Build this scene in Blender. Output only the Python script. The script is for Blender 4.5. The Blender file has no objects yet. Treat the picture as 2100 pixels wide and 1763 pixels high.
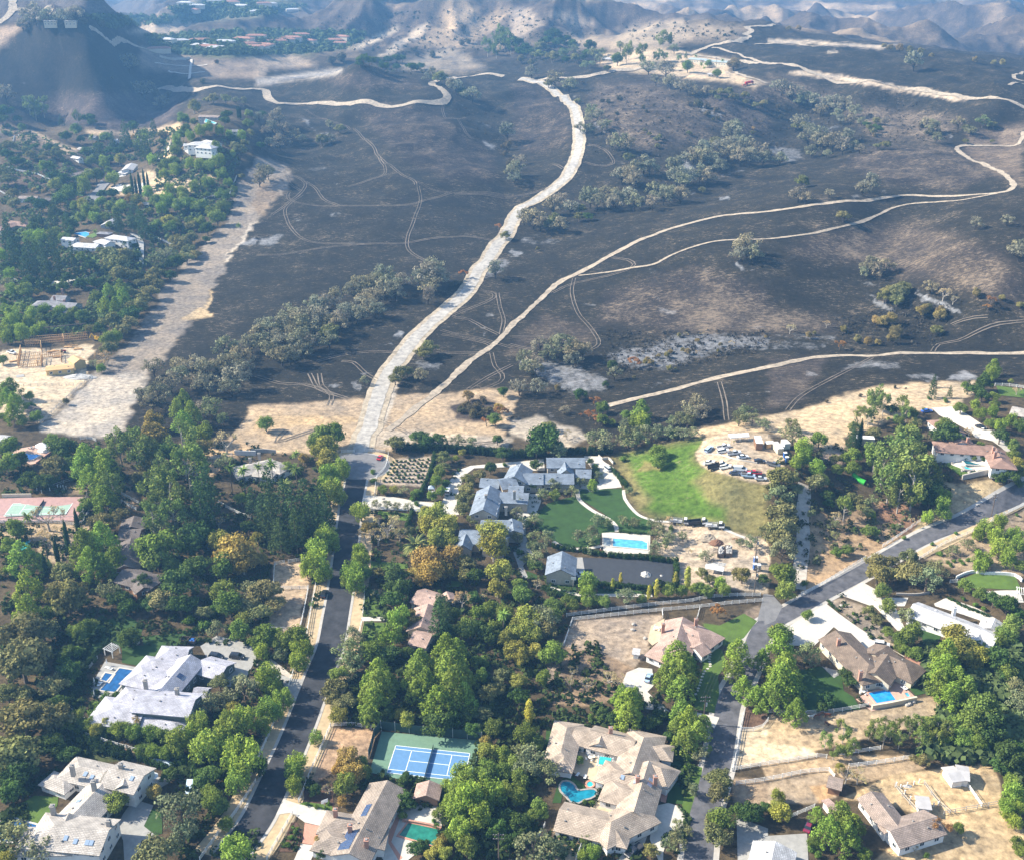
import bpy, bmesh, math, random
import numpy as np
from mathutils import Vector, Matrix
from mathutils.geometry import delaunay_2d_cdt
random.seed(7); RNG = np.random.default_rng(11)
R = math.radians
scene = bpy.context.scene
COL = bpy.context.scene.collection
# ------------------------------------------------------------------ camera, light, exposure
CH = 208.0; PITCH = R(24.6); F = 1097.0; CW, CHH = 1024.0, 859.0
cam = bpy.data.cameras.new("camera"); cam.sensor_width = 36.0; cam.lens = 36.0*F/CW
cam.clip_start = 1.0; cam.clip_end = 60000.0
camo = bpy.data.objects.new("camera", cam); COL.objects.link(camo)
camo.location = (0, 0, CH); camo.rotation_euler = (math.pi/2-PITCH, 0, 0)
scene.camera = camo
w = bpy.data.worlds.new("World"); scene.world = w; w.use_nodes = True
nt = w.node_tree; nt.nodes.clear()
SUN_EL = R(35); SUN_DIR = Vector((-0.985, 0.17, 0)).normalized()*math.cos(SUN_EL); SUN_DIR.z = math.sin(SUN_EL)
sky = nt.nodes.new("ShaderNodeTexSky"); sky.sky_type = 'NISHITA'; sky.sun_disc = False
sky.sun_elevation = SUN_EL; sky.sun_rotation = math.atan2(SUN_DIR.x, SUN_DIR.y); sky.altitude = 300
bg = nt.nodes.new("ShaderNodeBackground"); bg.inputs[1].default_value = 0.105
wo = nt.nodes.new("ShaderNodeOutputWorld")
nt.links.new(sky.outputs[0], bg.inputs[0]); nt.links.new(bg.outputs[0], wo.inputs[0])
sl = bpy.data.lights.new("sun", 'SUN'); sl.energy = 5.0; sl.angle = R(0.5); sl.color = (1.0, 0.925, 0.78)
so = bpy.data.objects.new("sun", sl); COL.objects.link(so)
so.rotation_euler = SUN_DIR.to_track_quat('Z', 'Y').to_euler(); so.location = (0, 300, 900)
scene.view_settings.view_transform = 'Standard'; scene.view_settings.look = 'None'
scene.view_settings.exposure = 1.33; scene.view_settings.gamma = 1
scene.cycles.max_bounces = 4; scene.cycles.diffuse_bounces = 2; scene.cycles.glossy_bounces = 2
scene.cycles.transmission_bounces = 2; scene.cycles.transparent_max_bounces = 4; scene.cycles.volume_bounces = 0
# ------------------------------------------------------------------ picture -> ground bookkeeping
SP, CP = math.sin(PITCH), math.cos(PITCH)
TK = 1024.0/2099.0/4.0
def parse(s):
    """'C1 850,220 800,400' -> list of (u, v): points read off enlargements of the photograph"""
    out = []; ox = oy = 0
    for t in s.split():
        if t[0] in 'ABCD':
            ox = 256*int(t[1]); oy = 215*'ABCD'.index(t[0]); continue
        a = t.split(',')
        out.append((ox+float(a[0])*TK, oy+float(a[1])*TK))
    return out
def ray(u, v):
    a = (u-CW/2)/F; b = (CHH/2-v)/F
    return a, CP + b*SP, -SP + b*CP          # unit depth
def on_plane(u, v, z):
    a, y, dz = ray(u, v)
    t = (z-CH)/dz
    return a*t, y*t
def project(x, y, z):
    zz = z-CH
    dep = y*CP - zz*SP; up = y*SP + zz*CP
    return CW/2+F*x/dep, CHH/2-F*up/dep
# ------------------------------------------------------------------ terrain height
CTRL = """0,859,0 512,859,0 1023,859,0 0,700,0 256,700,0 512,700,0 768,700,0 1023,700,2 0,560,1 250,560,0 500,560,0 512,480,0 360,460,0 250,450,1 100,440,3 0,440,4
600,560,0 660,548,0 690,533,0 740,560,1 790,560,1 740,447,14 775,455,14 735,465,14 700,500,5 775,480,13 745,542,1 790,525,5 625,470,1.5 655,440,6 690,440,10 720,500,7 760,510,7
850,520,3 900,480,8 940,450,14 990,450,17 1020,470,13 1023,500,7 960,520,5 1010,560,6 900,590,2 820,600,1 860,430,14 800,415,13 900,400,15 1000,400,18
830,380,12 1000,370,16 620,400,5 768,367,10 900,352,12 1023,350,15 600,370,3 700,350,5 768,335,7 850,340,8 512,400,1 450,420,0
700,300,14 770,290,18 560,275,9 640,240,20 700,222,28 768,239,31 850,205,40 1000,195,50 1010,183,52 950,150,43 1023,150,48 930,300,20 1000,290,30 870,275,20 880,235,28 862,300,14 960,250,38 1010,230,46 1000,330,17 930,322,13
540,218,13 600,200,18 680,190,21 740,175,24 800,160,28 810,120,38 640,140,40 700,115,48 680,100,52 600,90,50 700,72,60 760,85,62 720,60,66 900,110,52 1000,130,50 860,135,40
768,64,70 870,81,69 1000,105,66 800,40,78 900,53,77 960,64,75 1010,74,69 700,22,90 634,30,78 745,24,88 700,45,76 660,60,64
300,380,2 380,330,4 300,300,6 450,300,6 400,250,10 300,260,9 250,320,4 200,340,3 170,420,1 350,200,19 430,190,22 490,185,20 560,180,22 575,130,35 545,95,43 512,80,44 300,180,22 400,140,32 455,130,34 494,118,30 515,150,20 505,200,14 525,170,22 560,230,12
450,97,46 400,105,44 300,104,40 265,92,42 362,69,68 325,80,55 410,78,57 340,95,47 390,95,47 256,79,44 280,61,46 300,40,50 220,46,54 330,62,44 200,75,44
50,19,118 85,21,116 110,33,96 0,48,84 25,30,98 60,45,88 0,92,46 60,95,44 130,80,45 150,66,46 130,88,44 190,92,42 30,104,36 130,115,28 80,125,26 170,112,32
60,140,24 60,170,18 0,150,26 100,190,12 0,220,8 50,250,6 0,300,5 100,330,3 212,117,56 210,150,44 190,180,28 240,125,50 160,150,24 165,130,30 250,180,26 262,145,36 290,150,24 110,239,15 60,245,8 150,245,6 200,230,10 130,160,16 95,160,15
280,215,14 255,250,9 220,290,5
427,23,66 512,10,82 470,40,58 430,45,50 480,60,45 420,66,42 380,60,44 540,60,52 560,30,66 340,38,50 300,27,46 320,12,70 270,22,50 230,30,48 580,12,82"""
_p = [tuple(float(q) for q in t.split(',')) for t in CTRL.split()]
_cx, _cy, _cz = [], [], []
for u, v, z in _p:
    x, y = on_plane(u, v, z); _cx.append(x/y); _cy.append(math.log(y)); _cz.append(z)
for a in (-0.9, -0.45, 0, 0.45, 0.9):          # beyond the frame
    for y, z in ((130, 0), (180, 0), (1900, 45), (2600, 30), (3300, 10), (4500, 10), (14000, 40)):
        if 1000 < y < 2000 and abs(a) < 0.5: continue
        _cx.append(a); _cy.append(math.log(y)); _cz.append(z)
for a, y, z in ((-0.42, 1620, 45), (-0.36, 1620, 42), (-0.3, 1640, 42), (-0.12, 1390, 42), (-0.16, 1390, 42), (0.1, 1950, 45), (0.2, 2000, 40),
                (0.3, 1900, 35), (0.42, 1800, 30), (-0.7, 1300, 60), (-0.7, 800, 15), (-0.7, 400, 1), (0.65, 900, 60), (0.65, 500, 25), (0.65, 350, 5), (-0.2, 2600, 40), (-0.1, 2500, 60)):
    _cx.append(a); _cy.append(math.log(y)); _cz.append(z)
CXY = np.stack([np.array(_cx), np.array(_cy)*0.55], 1); CZ = np.array(_cz)
def _phi(d2): return 0.5*d2*np.log(d2+1e-12)
def _tps():
    n = len(CXY); d2 = ((CXY[:, None]-CXY[None])**2).sum(-1)
    K = _phi(d2) + np.eye(n)*1e-6
    P = np.concatenate([np.ones((n, 1)), CXY], 1)
    A = np.zeros((n+3, n+3)); A[:n, :n] = K; A[:n, n:] = P; A[n:, :n] = P.T
    return np.linalg.solve(A, np.concatenate([CZ, np.zeros(3)]))
TW = _tps()
_perm = np.random.default_rng(3).integers(0, 1 << 16, 65536).astype(np.int64)
def _h2(ix, iy): return _perm[(_perm[ix & 65535] + iy) & 65535]
def noise(x, y):
    x0 = np.floor(x).astype(np.int64); y0 = np.floor(y).astype(np.int64)
    fx = x-x0; fy = y-y0
    def g(ix, iy, dx, dy):
        a = _h2(ix, iy)*(2*math.pi/65536); return np.cos(a)*dx+np.sin(a)*dy
    sx = fx*fx*fx*(fx*(fx*6-15)+10); sy = fy*fy*fy*(fy*(fy*6-15)+10)
    n0 = g(x0, y0, fx, fy)*(1-sx)+g(x0+1, y0, fx-1, fy)*sx
    n1 = g(x0, y0+1, fx, fy-1)*(1-sx)+g(x0+1, y0+1, fx-1, fy-1)*sx
    return (n0*(1-sy)+n1*sy)*1.4
def fbm(x, y, oct=4, ridged=False, gain=0.5):
    s = 0; a = 1.0; t = 0
    for i in range(oct):
        n = noise(x*2**i+17.3*i, y*2**i-9.1*i)
        s = s + a*((1-2*np.abs(n)) if ridged else n); t += a; a *= gain
    return s/t
def sstep(a, b, x):
    t = np.clip((x-a)/(b-a), 0, 1); return t*t*(3-2*t)
CREST = [(-670, 1400, 78), (-590, 1471, 103), (-535, 1478, 102), (-500, 1488, 91), (-437, 1520, 70), (-380, 1570, 58), (-300, 1640, 54)]
def height_raw(x, y):
    q = np.stack([x/y, np.log(y)*0.55], -1)
    sh = q.shape[:-1]; q = q.reshape(-1, 2); z = np.empty(len(q))
    for i in range(0, len(q), 40000):
        s = q[i:i+40000]; d2 = ((s[:, None]-CXY[None])**2).sum(-1)
        z[i:i+40000] = _phi(d2)@TW[:-3] + TW[-3] + s@TW[-2:]
    z = z.reshape(sh)
    near = sstep(420, 900, y)
    z = z + near*(fbm(x/90, y/90, 4)*3.0)
    hill = sstep(650, 1100, y)
    z = z + hill*(fbm(x/150+5, y/150, 4, True)-0.35)*11.0
    far1 = sstep(1500, 2000, y)
    z = z + far1*(fbm(x/330+3.3, y/520+1.2, 4, True, 0.38)-0.48)*95*(1-0.75*sstep(2500, 2900, y)*(1-sstep(3000, 3600, y)))
    dm = np.full(np.shape(x), 1e9); cz = np.zeros(np.shape(x))
    for (ax, ay, az), (bx, by, bz) in zip(CREST[:-1], CREST[1:]):
        t = np.clip(((x-ax)*(bx-ax)+(y-ay)*(by-ay))/((bx-ax)**2+(by-ay)**2), 0, 1); d = np.hypot(x-ax-t*(bx-ax), y-ay-t*(by-ay))
        cz = np.where(d < dm, az+(bz-az)*t, cz); dm = np.minimum(dm, d)
    z = z + np.maximum(0, cz-45)*np.clip(1-np.sqrt(dm*dm+2500)/262+.1, 0, 1)**1.1*(1+0.10*fbm(x/70, y/160, 3, True))
    z = z + sstep(1350, 1700, y)*(fbm(x/85+7, y/190, 4, True)-0.5)*8
    far2 = sstep(2700, 4200, y)*(1-0.85*np.exp(-((x/y+0.28)/0.12)**2)*(1-sstep(3600, 4600, y)))
    z = z + far2*((fbm(x/620+1.7, y/1000+0.4, 4, True, 0.38)-0.1)*270+60)
    return z
_ys = [118.0]
while _ys[-1] < 14000:
    y = _ys[-1]; _ys.append(y+min(0.006*y, 1.12*(y*y+CH*CH)/(CH*F)))
YS = np.array(_ys); NA = 1250; AS = np.linspace(-0.82, 0.82, NA)
GX = AS[None, :]*YS[:, None]; GY = np.repeat(YS[:, None], NA, 1)
GZ = height_raw(GX, GY)
LY = np.log(YS)
def hgt(x, y):
    x = np.asarray(x, float); y = np.asarray(y, float)
    r = np.interp(y, YS, np.arange(len(YS))); r0 = np.clip(r.astype(int), 0, len(YS)-2); fr = r-r0
    c = np.clip((x/y-AS[0])/(AS[1]-AS[0]), 0, NA-1.001); c0 = c.astype(int); fc = c-c0
    return (GZ[r0, c0]*(1-fc)+GZ[r0, c0+1]*fc)*(1-fr)+(GZ[r0+1, c0]*(1-fc)+GZ[r0+1, c0+1]*fc)*fr
_T = np.geomspace(200, 14000, 1400)
def ground(u, v, dz=0.0):
    """first point where the line of sight meets the terrain (raised by dz)"""
    a, b, c = ray(u, v)
    x = a*_T; y = b*_T; z = CH+c*_T
    d = z-hgt(x, y)-dz
    k = int(np.argmax(d < 0))
    if k == 0: k = len(_T)-1
    f = d[k-1]/(d[k-1]-d[k]+1e-9); t = _T[k-1]+f*(_T[k]-_T[k-1])
    x, y = a*t, b*t
    return Vector((x, y, float(hgt(x, y))))
def G(tok):
    """'C1 850,220' -> ground point"""
    p = parse(tok)[0]; return ground(*p)
def ppm(p):                      # picture pixels per metre at a point
    return F/(p.y*CP-(p.z-CH)*SP)
# ------------------------------------------------------------------ materials
MATS = {}
def new_mat(name):
    m = bpy.data.materials.new(name); m.use_nodes = True
    n = m.node_tree; n.nodes.clear()
    o = n.nodes.new("ShaderNodeOutputMaterial"); b = n.nodes.new("ShaderNodeBsdfPrincipled")
    n.links.new(b.outputs[0], o.inputs[0]); return m, n, b
def ramp(n, fac, stops):
    r = n.nodes.new("ShaderNodeValToRGB"); e = r.color_ramp.elements
    e[0].position, e[0].color = stops[0][0], (*stops[0][1], 1); e[1].position, e[1].color = stops[1][0], (*stops[1][1], 1)
    for p, c in stops[2:]:
        k = e.new(p); k.color = (*c, 1)
    n.links.new(fac, r.inputs[0]); return r.outputs[0]
def tex_noise(n, scale, detail=4, rough=0.6, coord='Object', stretch=None):
    tc = n.nodes.new("ShaderNodeTexCoord"); src = tc.outputs[coord]
    if stretch:
        mp = n.nodes.new("ShaderNodeMapping"); mp.inputs['Scale'].default_value = stretch
        n.links.new(src, mp.inputs[0]); src = mp.outputs[0]
    t = n.nodes.new("ShaderNodeTexNoise"); t.inputs['Scale'].default_value = scale; t.inputs['Detail'].default_value = detail
    t.inputs['Roughness'].default_value = rough; n.links.new(src, t.inputs['Vector']); return t
def mix(n, fac, a, b, mode='MIX'):
    m = n.nodes.new("ShaderNodeMix"); m.data_type = 'RGBA'; m.blend_type = mode
    for k, s in ((0, fac), (6, a), (7, b)):
        if isinstance(s, (int, float)): m.inputs[k].default_value = s
        elif isinstance(s, tuple): m.inputs[k].default_value = (*s, 1)
        else: n.links.new(s, m.inputs[k])
    return m.outputs[2]
def mat(name, col, rough=0.8, var=0.15, scale=1.5, metal=0.0, spec=0.3, detail=4, stretch=None, bump=0.0, coord='Object'):
    if name in MATS: return MATS[name]
    m, n, b = new_mat(name)
    if var > 0:
        t = tex_noise(n, scale, detail, 0.65, coord, stretch)
        lo = tuple(c*(1-var) for c in col); hi = tuple(min(1, c*(1+var)) for c in col)
        n.links.new(ramp(n, t.outputs[0], [(0.32, lo), (0.68, hi)]), b.inputs['Base Color'])
        if bump:
            bp = n.nodes.new("ShaderNodeBump"); bp.inputs['Distance'].default_value = bump
            n.links.new(t.outputs[0], bp.inputs['Height']); n.links.new(bp.outputs[0], b.inputs['Normal'])
    else: b.inputs['Base Color'].default_value = (*col, 1)
    b.inputs['Roughness'].default_value = rough; b.inputs['Metallic'].default_value = metal
    b.inputs['Specular IOR Level'].default_value = spec
    MATS[name] = m; return m
# ------------------------------------------------------------------ objects
def link(name, me, parent=None, loc=None, rotz=0.0, mats=None):
    o = bpy.data.objects.new(name, me); COL.objects.link(o)
    if mats and me is not None and not me.materials:
        for m in mats: me.materials.append(m)
    if loc is not None: o.location = loc
    if rotz: o.rotation_euler = (0, 0, rotz)
    if parent is not None: o.parent = parent
    return o
def tag(o, label, cat=None, group=None, kind=None):
    o['label'] = label
    if cat: o['category'] = cat
    if group: o['group'] = group
    if kind: o['kind'] = kind
    return o
def thing(name, label, cat, loc=(0, 0, 0), rotz=0.0, group=None):
    o = bpy.data.objects.new(name, None); COL.objects.link(o); o.empty_display_size = 0.5
    o.location = loc; o.rotation_euler = (0, 0, rotz); return tag(o, label, cat, group)
def mesh(name, verts, faces, mats=(), mi=None, uvs=None, smooth=False):
    me = bpy.data.meshes.new(name); me.from_pydata([tuple(v) for v in verts], [], faces)
    for m in mats: me.materials.append(m)
    if mi is not None: me.polygons.foreach_set('material_index', mi)
    if uvs is not None:
        l = me.uv_layers.new(name='UVMap'); l.data.foreach_set('uv', np.array(uvs, 'f').ravel())
    if smooth: me.polygons.foreach_set('use_smooth', [True]*len(me.polygons))
    me.update(); return me
class MB:
    """collects simple solids; build() links them as one mesh"""
    def __init__(s): s.v = []; s.f = []; s.m = []
    def add(s, vs, fs, m=0):
        k = len(s.v); s.v += [tuple(v) for v in vs]; s.f += [tuple(i+k for i in f) for f in fs]; s.m += [m]*len(fs)
    def box(s, c, d, rz=0.0, m=0, taper=1.0):
        cx, cy, cz = c; dx, dy, dz = d[0]/2, d[1]/2, d[2]/2; ca, sa = math.cos(rz), math.sin(rz); vs = []
        for z, t in ((-dz, 1.0), (dz, taper)):
            for x, y in ((-dx, -dy), (dx, -dy), (dx, dy), (-dx, dy)):
                vs.append((cx+(x*ca-y*sa)*t, cy+(x*sa+y*ca)*t, cz+z))
        s.add(vs, [(3, 2, 1, 0), (4, 5, 6, 7), (0, 1, 5, 4), (1, 2, 6, 5), (2, 3, 7, 6), (3, 0, 4, 7)], m)
    def beam(s, a, b, w, h=None, m=0):
        h = h or w; a = Vector(a); b = Vector(b); d = (b-a).normalized()
        up = Vector((0, 0, 1)) if abs(d.z) < 0.9 else Vector((1, 0, 0))
        r = d.cross(up).normalized()*w/2; q = r.cross(d).normalized()*h/2; vs = []
        for p in (a, b): vs += [p-r-q, p+r-q, p+r+q, p-r+q]
        s.add(vs, [(3, 2, 1, 0), (4, 5, 6, 7), (0, 1, 5, 4), (1, 2, 6, 5), (2, 3, 7, 6), (3, 0, 4, 7)], m)
    def tube(s, pts, rad, n=6, m=0, cap=True):
        pts = [Vector(p) for p in pts]; k = len(s.v); rs = rad if hasattr(rad, '__len__') else [rad]*len(pts)
        for i, p in enumerate(pts):
            d = (pts[min(i+1, len(pts)-1)]-pts[max(i-1, 0)]).normalized()
            up = Vector((0, 0, 1)) if abs(d.z) < 0.9 else Vector((1, 0, 0))
            r = d.cross(up).normalized(); q = r.cross(d).normalized()
            for j in range(n):
                t = 2*math.pi*j/n; s.v.append(tuple(p+(r*math.cos(t)+q*math.sin(t))*rs[i]))
        for i in range(len(pts)-1):
            for j in range(n):
                a = k+i*n+j; b = k+i*n+(j+1) % n
                s.f.append((a, b, b+n, a+n)); s.m.append(m)
        if cap:
            s.f.append(tuple(k+j for j in reversed(range(n)))); s.m.append(m)
            s.f.append(tuple(k+(len(pts)-1)*n+j for j in range(n))); s.m.append(m)
    def lathe(s, prof, n=12, c=(0, 0, 0), m=0):
        k = len(s.v)
        for r, z in prof:
            for j in range(n):
                t = 2*math.pi*j/n; s.v.append((c[0]+r*math.cos(t), c[1]+r*math.sin(t), c[2]+z))
        for i in range(len(prof)-1):
            for j in range(n):
                a = k+i*n+j; b = k+i*n+(j+1) % n; s.f.append((a, b, b+n, a+n)); s.m.append(m)
        s.f.append(tuple(k+j for j in reversed(range(n)))); s.m.append(m)
        s.f.append(tuple(k+(len(prof)-1)*n+j for j in range(n))); s.m.append(m)
    def mesh(s, name, mats, smooth=False): return mesh(name, s.v, s.f, mats, s.m, smooth=smooth)
    def build(s, name, mats, parent=None, loc=None, rotz=0.0, smooth=False):
        if not isinstance(mats, (list, tuple)): mats = [mats]
        return link(name, s.mesh(name, mats, smooth), parent, loc, rotz)
# ------------------------------------------------------------------ terrain mesh with surface colours (burnt grass, ash, straw, soil, painted-in sun on far slopes)
NY = len(YS)
PU, PV = project(GX, GY, GZ)
_s = GY*0.03
NZ1 = fbm(GX/ (8.0), GY/8.0, 3); NZ2 = fbm(GX/45+9, GY/45, 4)
_amp = np.clip(500/GY, 0.25, 1.0)*sstep(150, 700, GY)*1.3+0.08
JU = PU + (NZ1*7+NZ2*9)*_amp; JV = PV + (fbm(GX/9+40, GY/9, 3)*3.5+NZ2*4)*_amp
TONE = np.zeros((NY, NA, 3)); FLK = np.zeros((NY, NA)); ASH = np.zeros((NY, NA))
def tone(c, f): TONE[:] = c; FLK[:] = f
tone((0.0215, 0.0205, 0.016), 0.47)
def pmask(pts, feather, u=None, v=None):
    u = JU if u is None else u; v = JV if v is None else v
    P = np.array(pts); f = feather
    sel = np.where((u > P[:, 0].min()-f) & (u < P[:, 0].max()+f) & (v > P[:, 1].min()-f) & (v < P[:, 1].max()+f))
    x, y = u[sel], v[sel]; ins = np.zeros(len(x), bool); d2 = np.full(len(x), 1e9)
    for i in range(len(P)):
        a, b = P[i], P[(i+1) % len(P)]
        if a[1] != b[1]:
            c = ((a[1] > y) != (b[1] > y)) & (x < (b[0]-a[0])*(y-a[1])/(b[1]-a[1])+a[0]); ins ^= c
        e = b-a; t = np.clip(((x-a[0])*e[0]+(y-a[1])*e[1])/(e@e+1e-9), 0, 1)
        d2 = np.minimum(d2, (x-a[0]-t*e[0])**2+(y-a[1]-t*e[1])**2)
    sd = np.sqrt(d2)*np.where(ins, 1, -1)
    return sel, sstep(-f/2, f/2, sd)
def paint(s, c=None, fl=None, ash=None, f=3.0, k=1.0):
    sel, m = pmask(parse(s), f); m = m*k
    if c is not None: TONE[sel] = TONE[sel]*(1-m[:, None])+np.array(c)*m[:, None]
    if fl is not None: FLK[sel] = FLK[sel]*(1-m)+fl*m
    if ash is not None: ASH[sel] = np.maximum(ASH[sel]*(1-m), ash*m) if ash > 0 else ASH[sel]*(1-m)
SOIL = (0.075, 0.06, 0.038); TAN = (0.33, 0.262, 0.185); STRAW = (0.38, 0.30, 0.19); BURNT = (0.021, 0.020, 0.016)
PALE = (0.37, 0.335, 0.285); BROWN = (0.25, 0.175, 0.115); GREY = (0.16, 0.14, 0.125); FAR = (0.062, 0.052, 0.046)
# far hills greyer and more thinly burnt; tan patches paint in sunlit ridges
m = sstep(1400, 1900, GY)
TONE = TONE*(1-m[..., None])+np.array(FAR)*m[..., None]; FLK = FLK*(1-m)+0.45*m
lit_ridge = sstep(-0.05, 0.45, fbm(GX/170+2, GY/260, 4))*m; TONE += (np.array((0.36, 0.28, 0.19))-TONE)*lit_ridge[..., None]*0.9
# valley of homes beyond the hills
paint("A0 1330,150 1700,-30 2120,-60 2120,130 1500,180", (0.10, 0.11, 0.06), 0.2, f=12)
paint("A1 0,0 300,0 420,60 60,130 0,130", (0.09, 0.10, 0.055), 0.2, f=10)
paint("A0 1180,300 1500,290 2120,240 2120,470 1800,480 1300,430", (0.09, 0.10, 0.05), 0.1, f=8)
paint("A1 -20,240 400,300 900,270 860,330 700,400 560,410 400,450 100,460 -20,450", (0.09, 0.10, 0.05), 0.1, f=8)
paint("A0 -60,-60 1300,-60 1400,120 700,140 -60,180", (0.075, 0.07, 0.075), 0.25, f=12)
# upper hills
paint("A0 180,200 800,230 1130,370 1180,560 1100,700 300,790 -20,760 -20,430 120,330", (0.020, 0.019, 0.018), 0.2, f=10)
paint("A0 -20,240 200,180 90,320 -20,400", (0.24, 0.19, 0.15), 0.5, f=8)  # sunlit left face of the dark hill, put into the ground colour
paint("A0 1050,260 1350,170 1480,250 1200,280", (0.30, 0.25, 0.19), 0.5, f=8)
paint("A0 1150,380 1400,420 1700,480 2100,470 2100,640 1700,640 1330,580 1150,560", (0.17, 0.14, 0.115), 0.6, f=8)
paint("A1 -10,470 300,450 500,530 330,560 100,560 60,630 -10,620", (0.28, 0.23, 0.18), 0.6, f=8)
paint("A1 0,650 700,560 690,600 300,660 0,700", (0.33, 0.31, 0.29), 0.4, f=7)
paint("A1 750,400 1150,220 1200,230 860,400", (0.36, 0.31, 0.24), 0.6, f=5)
paint("A1 1000,460 1330,230 1420,180 1400,260 1100,450", (0.34, 0.29, 0.23), 0.6, f=5)
paint("A1 1180,520 1600,380 1900,560 1700,600 1200,560", (0.17, 0.15, 0.125), 0.7, f=10)
paint("A2 0,60 150,70 250,200 60,330 0,300", (0.24, 0.20, 0.16), 0.6, f=10)
paint("A2 280,110 480,90 700,200 520,230", (0.28, 0.23, 0.18), 0.6, f=10)
paint("A2 150,350 500,300 900,260 1100,190 1500,170 1900,230 1850,310 1400,340 1180,400 700,400", (0.20, 0.165, 0.125), 0.85, f=14)
paint("A1 530,640 900,580 1300,660 1380,730 1000,700 700,720", (0.045, 0.037, 0.032), 0.68, f=12)
paint("A1 850,850 1500,860 1560,960 1950,1260 1950,1450 1600,1500 1200,1300 900,1000", (0.030, 0.026, 0.024), 0.55, f=20)
paint("A2 0,680 180,700 450,850 500,1150 300,1250 100,1250 0,1150", (0.030, 0.026, 0.024), 0.58, f=14)
paint("A2 720,680 1100,640 1500,860 1700,1040 1500,1150 1100,1250 700,1050 620,820", (0.048, 0.040, 0.034), 0.68, f=16)
paint("A2 1500,800 2099,700 2099,1100 1750,1050", (0.045, 0.038, 0.034), 0.64, f=16)
paint("A3 0,600 350,680 700,860 1100,900 1600,960 1450,1150 900,1150 600,900 0,800", (0.062, 0.052, 0.042), 0.8, f=14)
paint("A3 800,1200 1500,1190 1560,1260 1850,1450 1500,1560 1000,1500 600,1350", (0.035, 0.030, 0.027), 0.7, f=14)
paint("A3 1650,1080 2099,1000 2099,1500 1900,1450 1600,1250", (0.085, 0.068, 0.055), 0.78, f=12)
paint("B3 350,150 1200,60 1900,300 2099,500 2099,780 1600,600 1100,500 700,400 200,300", (0.050, 0.042, 0.036), 0.72, f=24)
paint("B2 800,620 1500,420 2099,600 2099,900 1400,960 700,900", (0.036, 0.031, 0.028), 0.66, f=20)
paint("B2 1300,700 1600,580 2099,780 B3 500,860 600,930 B2 1600,960 1200,940 1450,830", (0.07, 0.058, 0.048), 0.86, f=22)
paint("B2 -60,1150 250,800 700,950 600,1080 100,1150", (0.05, 0.042, 0.035), 0.6, f=10)
paint("B3 0,1180 500,1170 300,1500 0,1600", (0.055, 0.047, 0.042), 0.6, f=10)
paint("A0 400,800 900,750 1500,760 1400,1000 900,1080 500,1000 300,930", (0.06, 0.05, 0.05), 0.5, f=10)
# runway strip and ranch ground
paint("A3 90,600 300,575 860,665 1680,815 1600,835 800,690 300,620", (0.40, 0.34, 0.27), 0.1, f=2.5)
paint("A3 0,318 240,325 900,370 1100,365 900,400 400,360 200,362 0,350", (0.36, 0.31, 0.25), 0.1, f=3)
paint("A3 480,418 570,418 560,430 490,430", PALE, 0, f=2)
paint("A2 730,450 950,400 1180,390 1400,405 1500,440 1860,500 1760,580 2099,680 2000,718 1740,665 1420,640 1050,600 860,575 700,520", (0.38, 0.31, 0.225), 0.15, f=6)
paint("A2 950,230 1400,170 1450,300 1300,340 1000,400 800,390", (0.30, 0.25, 0.19), 0.8, f=10)
# left neighbourhood and foreground soil
paint("A0 -400,930 200,1000 400,1020 700,1060 1050,1120 1250,1080 1440,1010 1560,870 1900,830 2000,900 2099,1000 2099,1180 1960,1400 1900,1620 1850,1763 B0 1840,60 1640,230 1430,480 1290,640 1180,880 1040,1060 880,1240 760,1330 560,1520 330,1740 C0 360,30 900,90 1300,90 1800,70 C1 0,170 1080,150 C2 0,60 600,40 1080,90 1500,60 C3 0,20 C3 700,-100 B3 1560,1430 1900,1380 2500,1400 D3 2600,2600 D0 -600,2600", SOIL, 0.12, f=5)
paint("A0 -20,1040 180,1040 640,1240 560,1290 300,1180 -20,1100", (0.16, 0.125, 0.09), 0.5, f=6)
paint("A0 180,1050 260,1070 640,1230 560,1250", TAN, 0.2, f=3)
paint("A0 -20,1330 420,1470 380,1600 100,1560 -20,1420", (0.10, 0.075, 0.055), 0.3, f=4)
paint("A0 700,1060 1050,1080 1350,1020 1440,1000 1340,1080 1000,1110 750,1110", TAN, 0.3, f=4)
paint("A0 1390,1140 1400,1280 1300,1320 1310,1240", STRAW, 0.1, f=3)
paint("A0 1200,1400 1500,1450 1760,1430 1770,1480 1650,1560 1300,1610 1180,1520 1150,1430", (0.40, 0.32, 0.22), 0.1, f=5)
paint("A0 880,1530 1250,1480 1260,1610 1000,1600 880,1580", (0.34, 0.27, 0.19), 0.1, f=4)
paint("A0 1330,1060 1450,1000 1500,1030 1400,1120", STRAW, 0.3, f=4)
# graded strip between the homes and the burn
paint("A1 0,1280 230,1340 300,1430 220,1600 B0 2060,60 1990,190 1900,330 1800,520 1690,720 1600,870 1470,980 1400,1090 1330,1200 1180,1350 1100,1500 1000,1763 C0 900,60 360,10 B0 340,1720 760,1330 890,1230 1050,1060 1190,880 1300,640 1440,480 1650,230 1850,50 A0 1900,1680 1960,1500 2060,1360", (0.20, 0.178, 0.155), 0.5, f=5)
paint("B0 760,1335 1190,1290 1230,1350 1120,1480 1020,1640 1000,1763 C0 860,60 380,20 B0 340,1720 560,1520", (0.36, 0.33, 0.29), 0.15, ash=0.35, f=6)
paint("B0 1690,720 1760,600 1740,680 1700,760 1760,830 1600,870 1500,860", STRAW, 0.1, f=3)
paint("B0 2040,60 2099,40 1990,210 1890,380 1860,380 1960,200", PALE, 0.2, f=3)
paint("A1 60,1500 200,1590 60,1763 0,1763 -40,1640", (0.20, 0.16, 0.12), 0.4, f=5)
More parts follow.
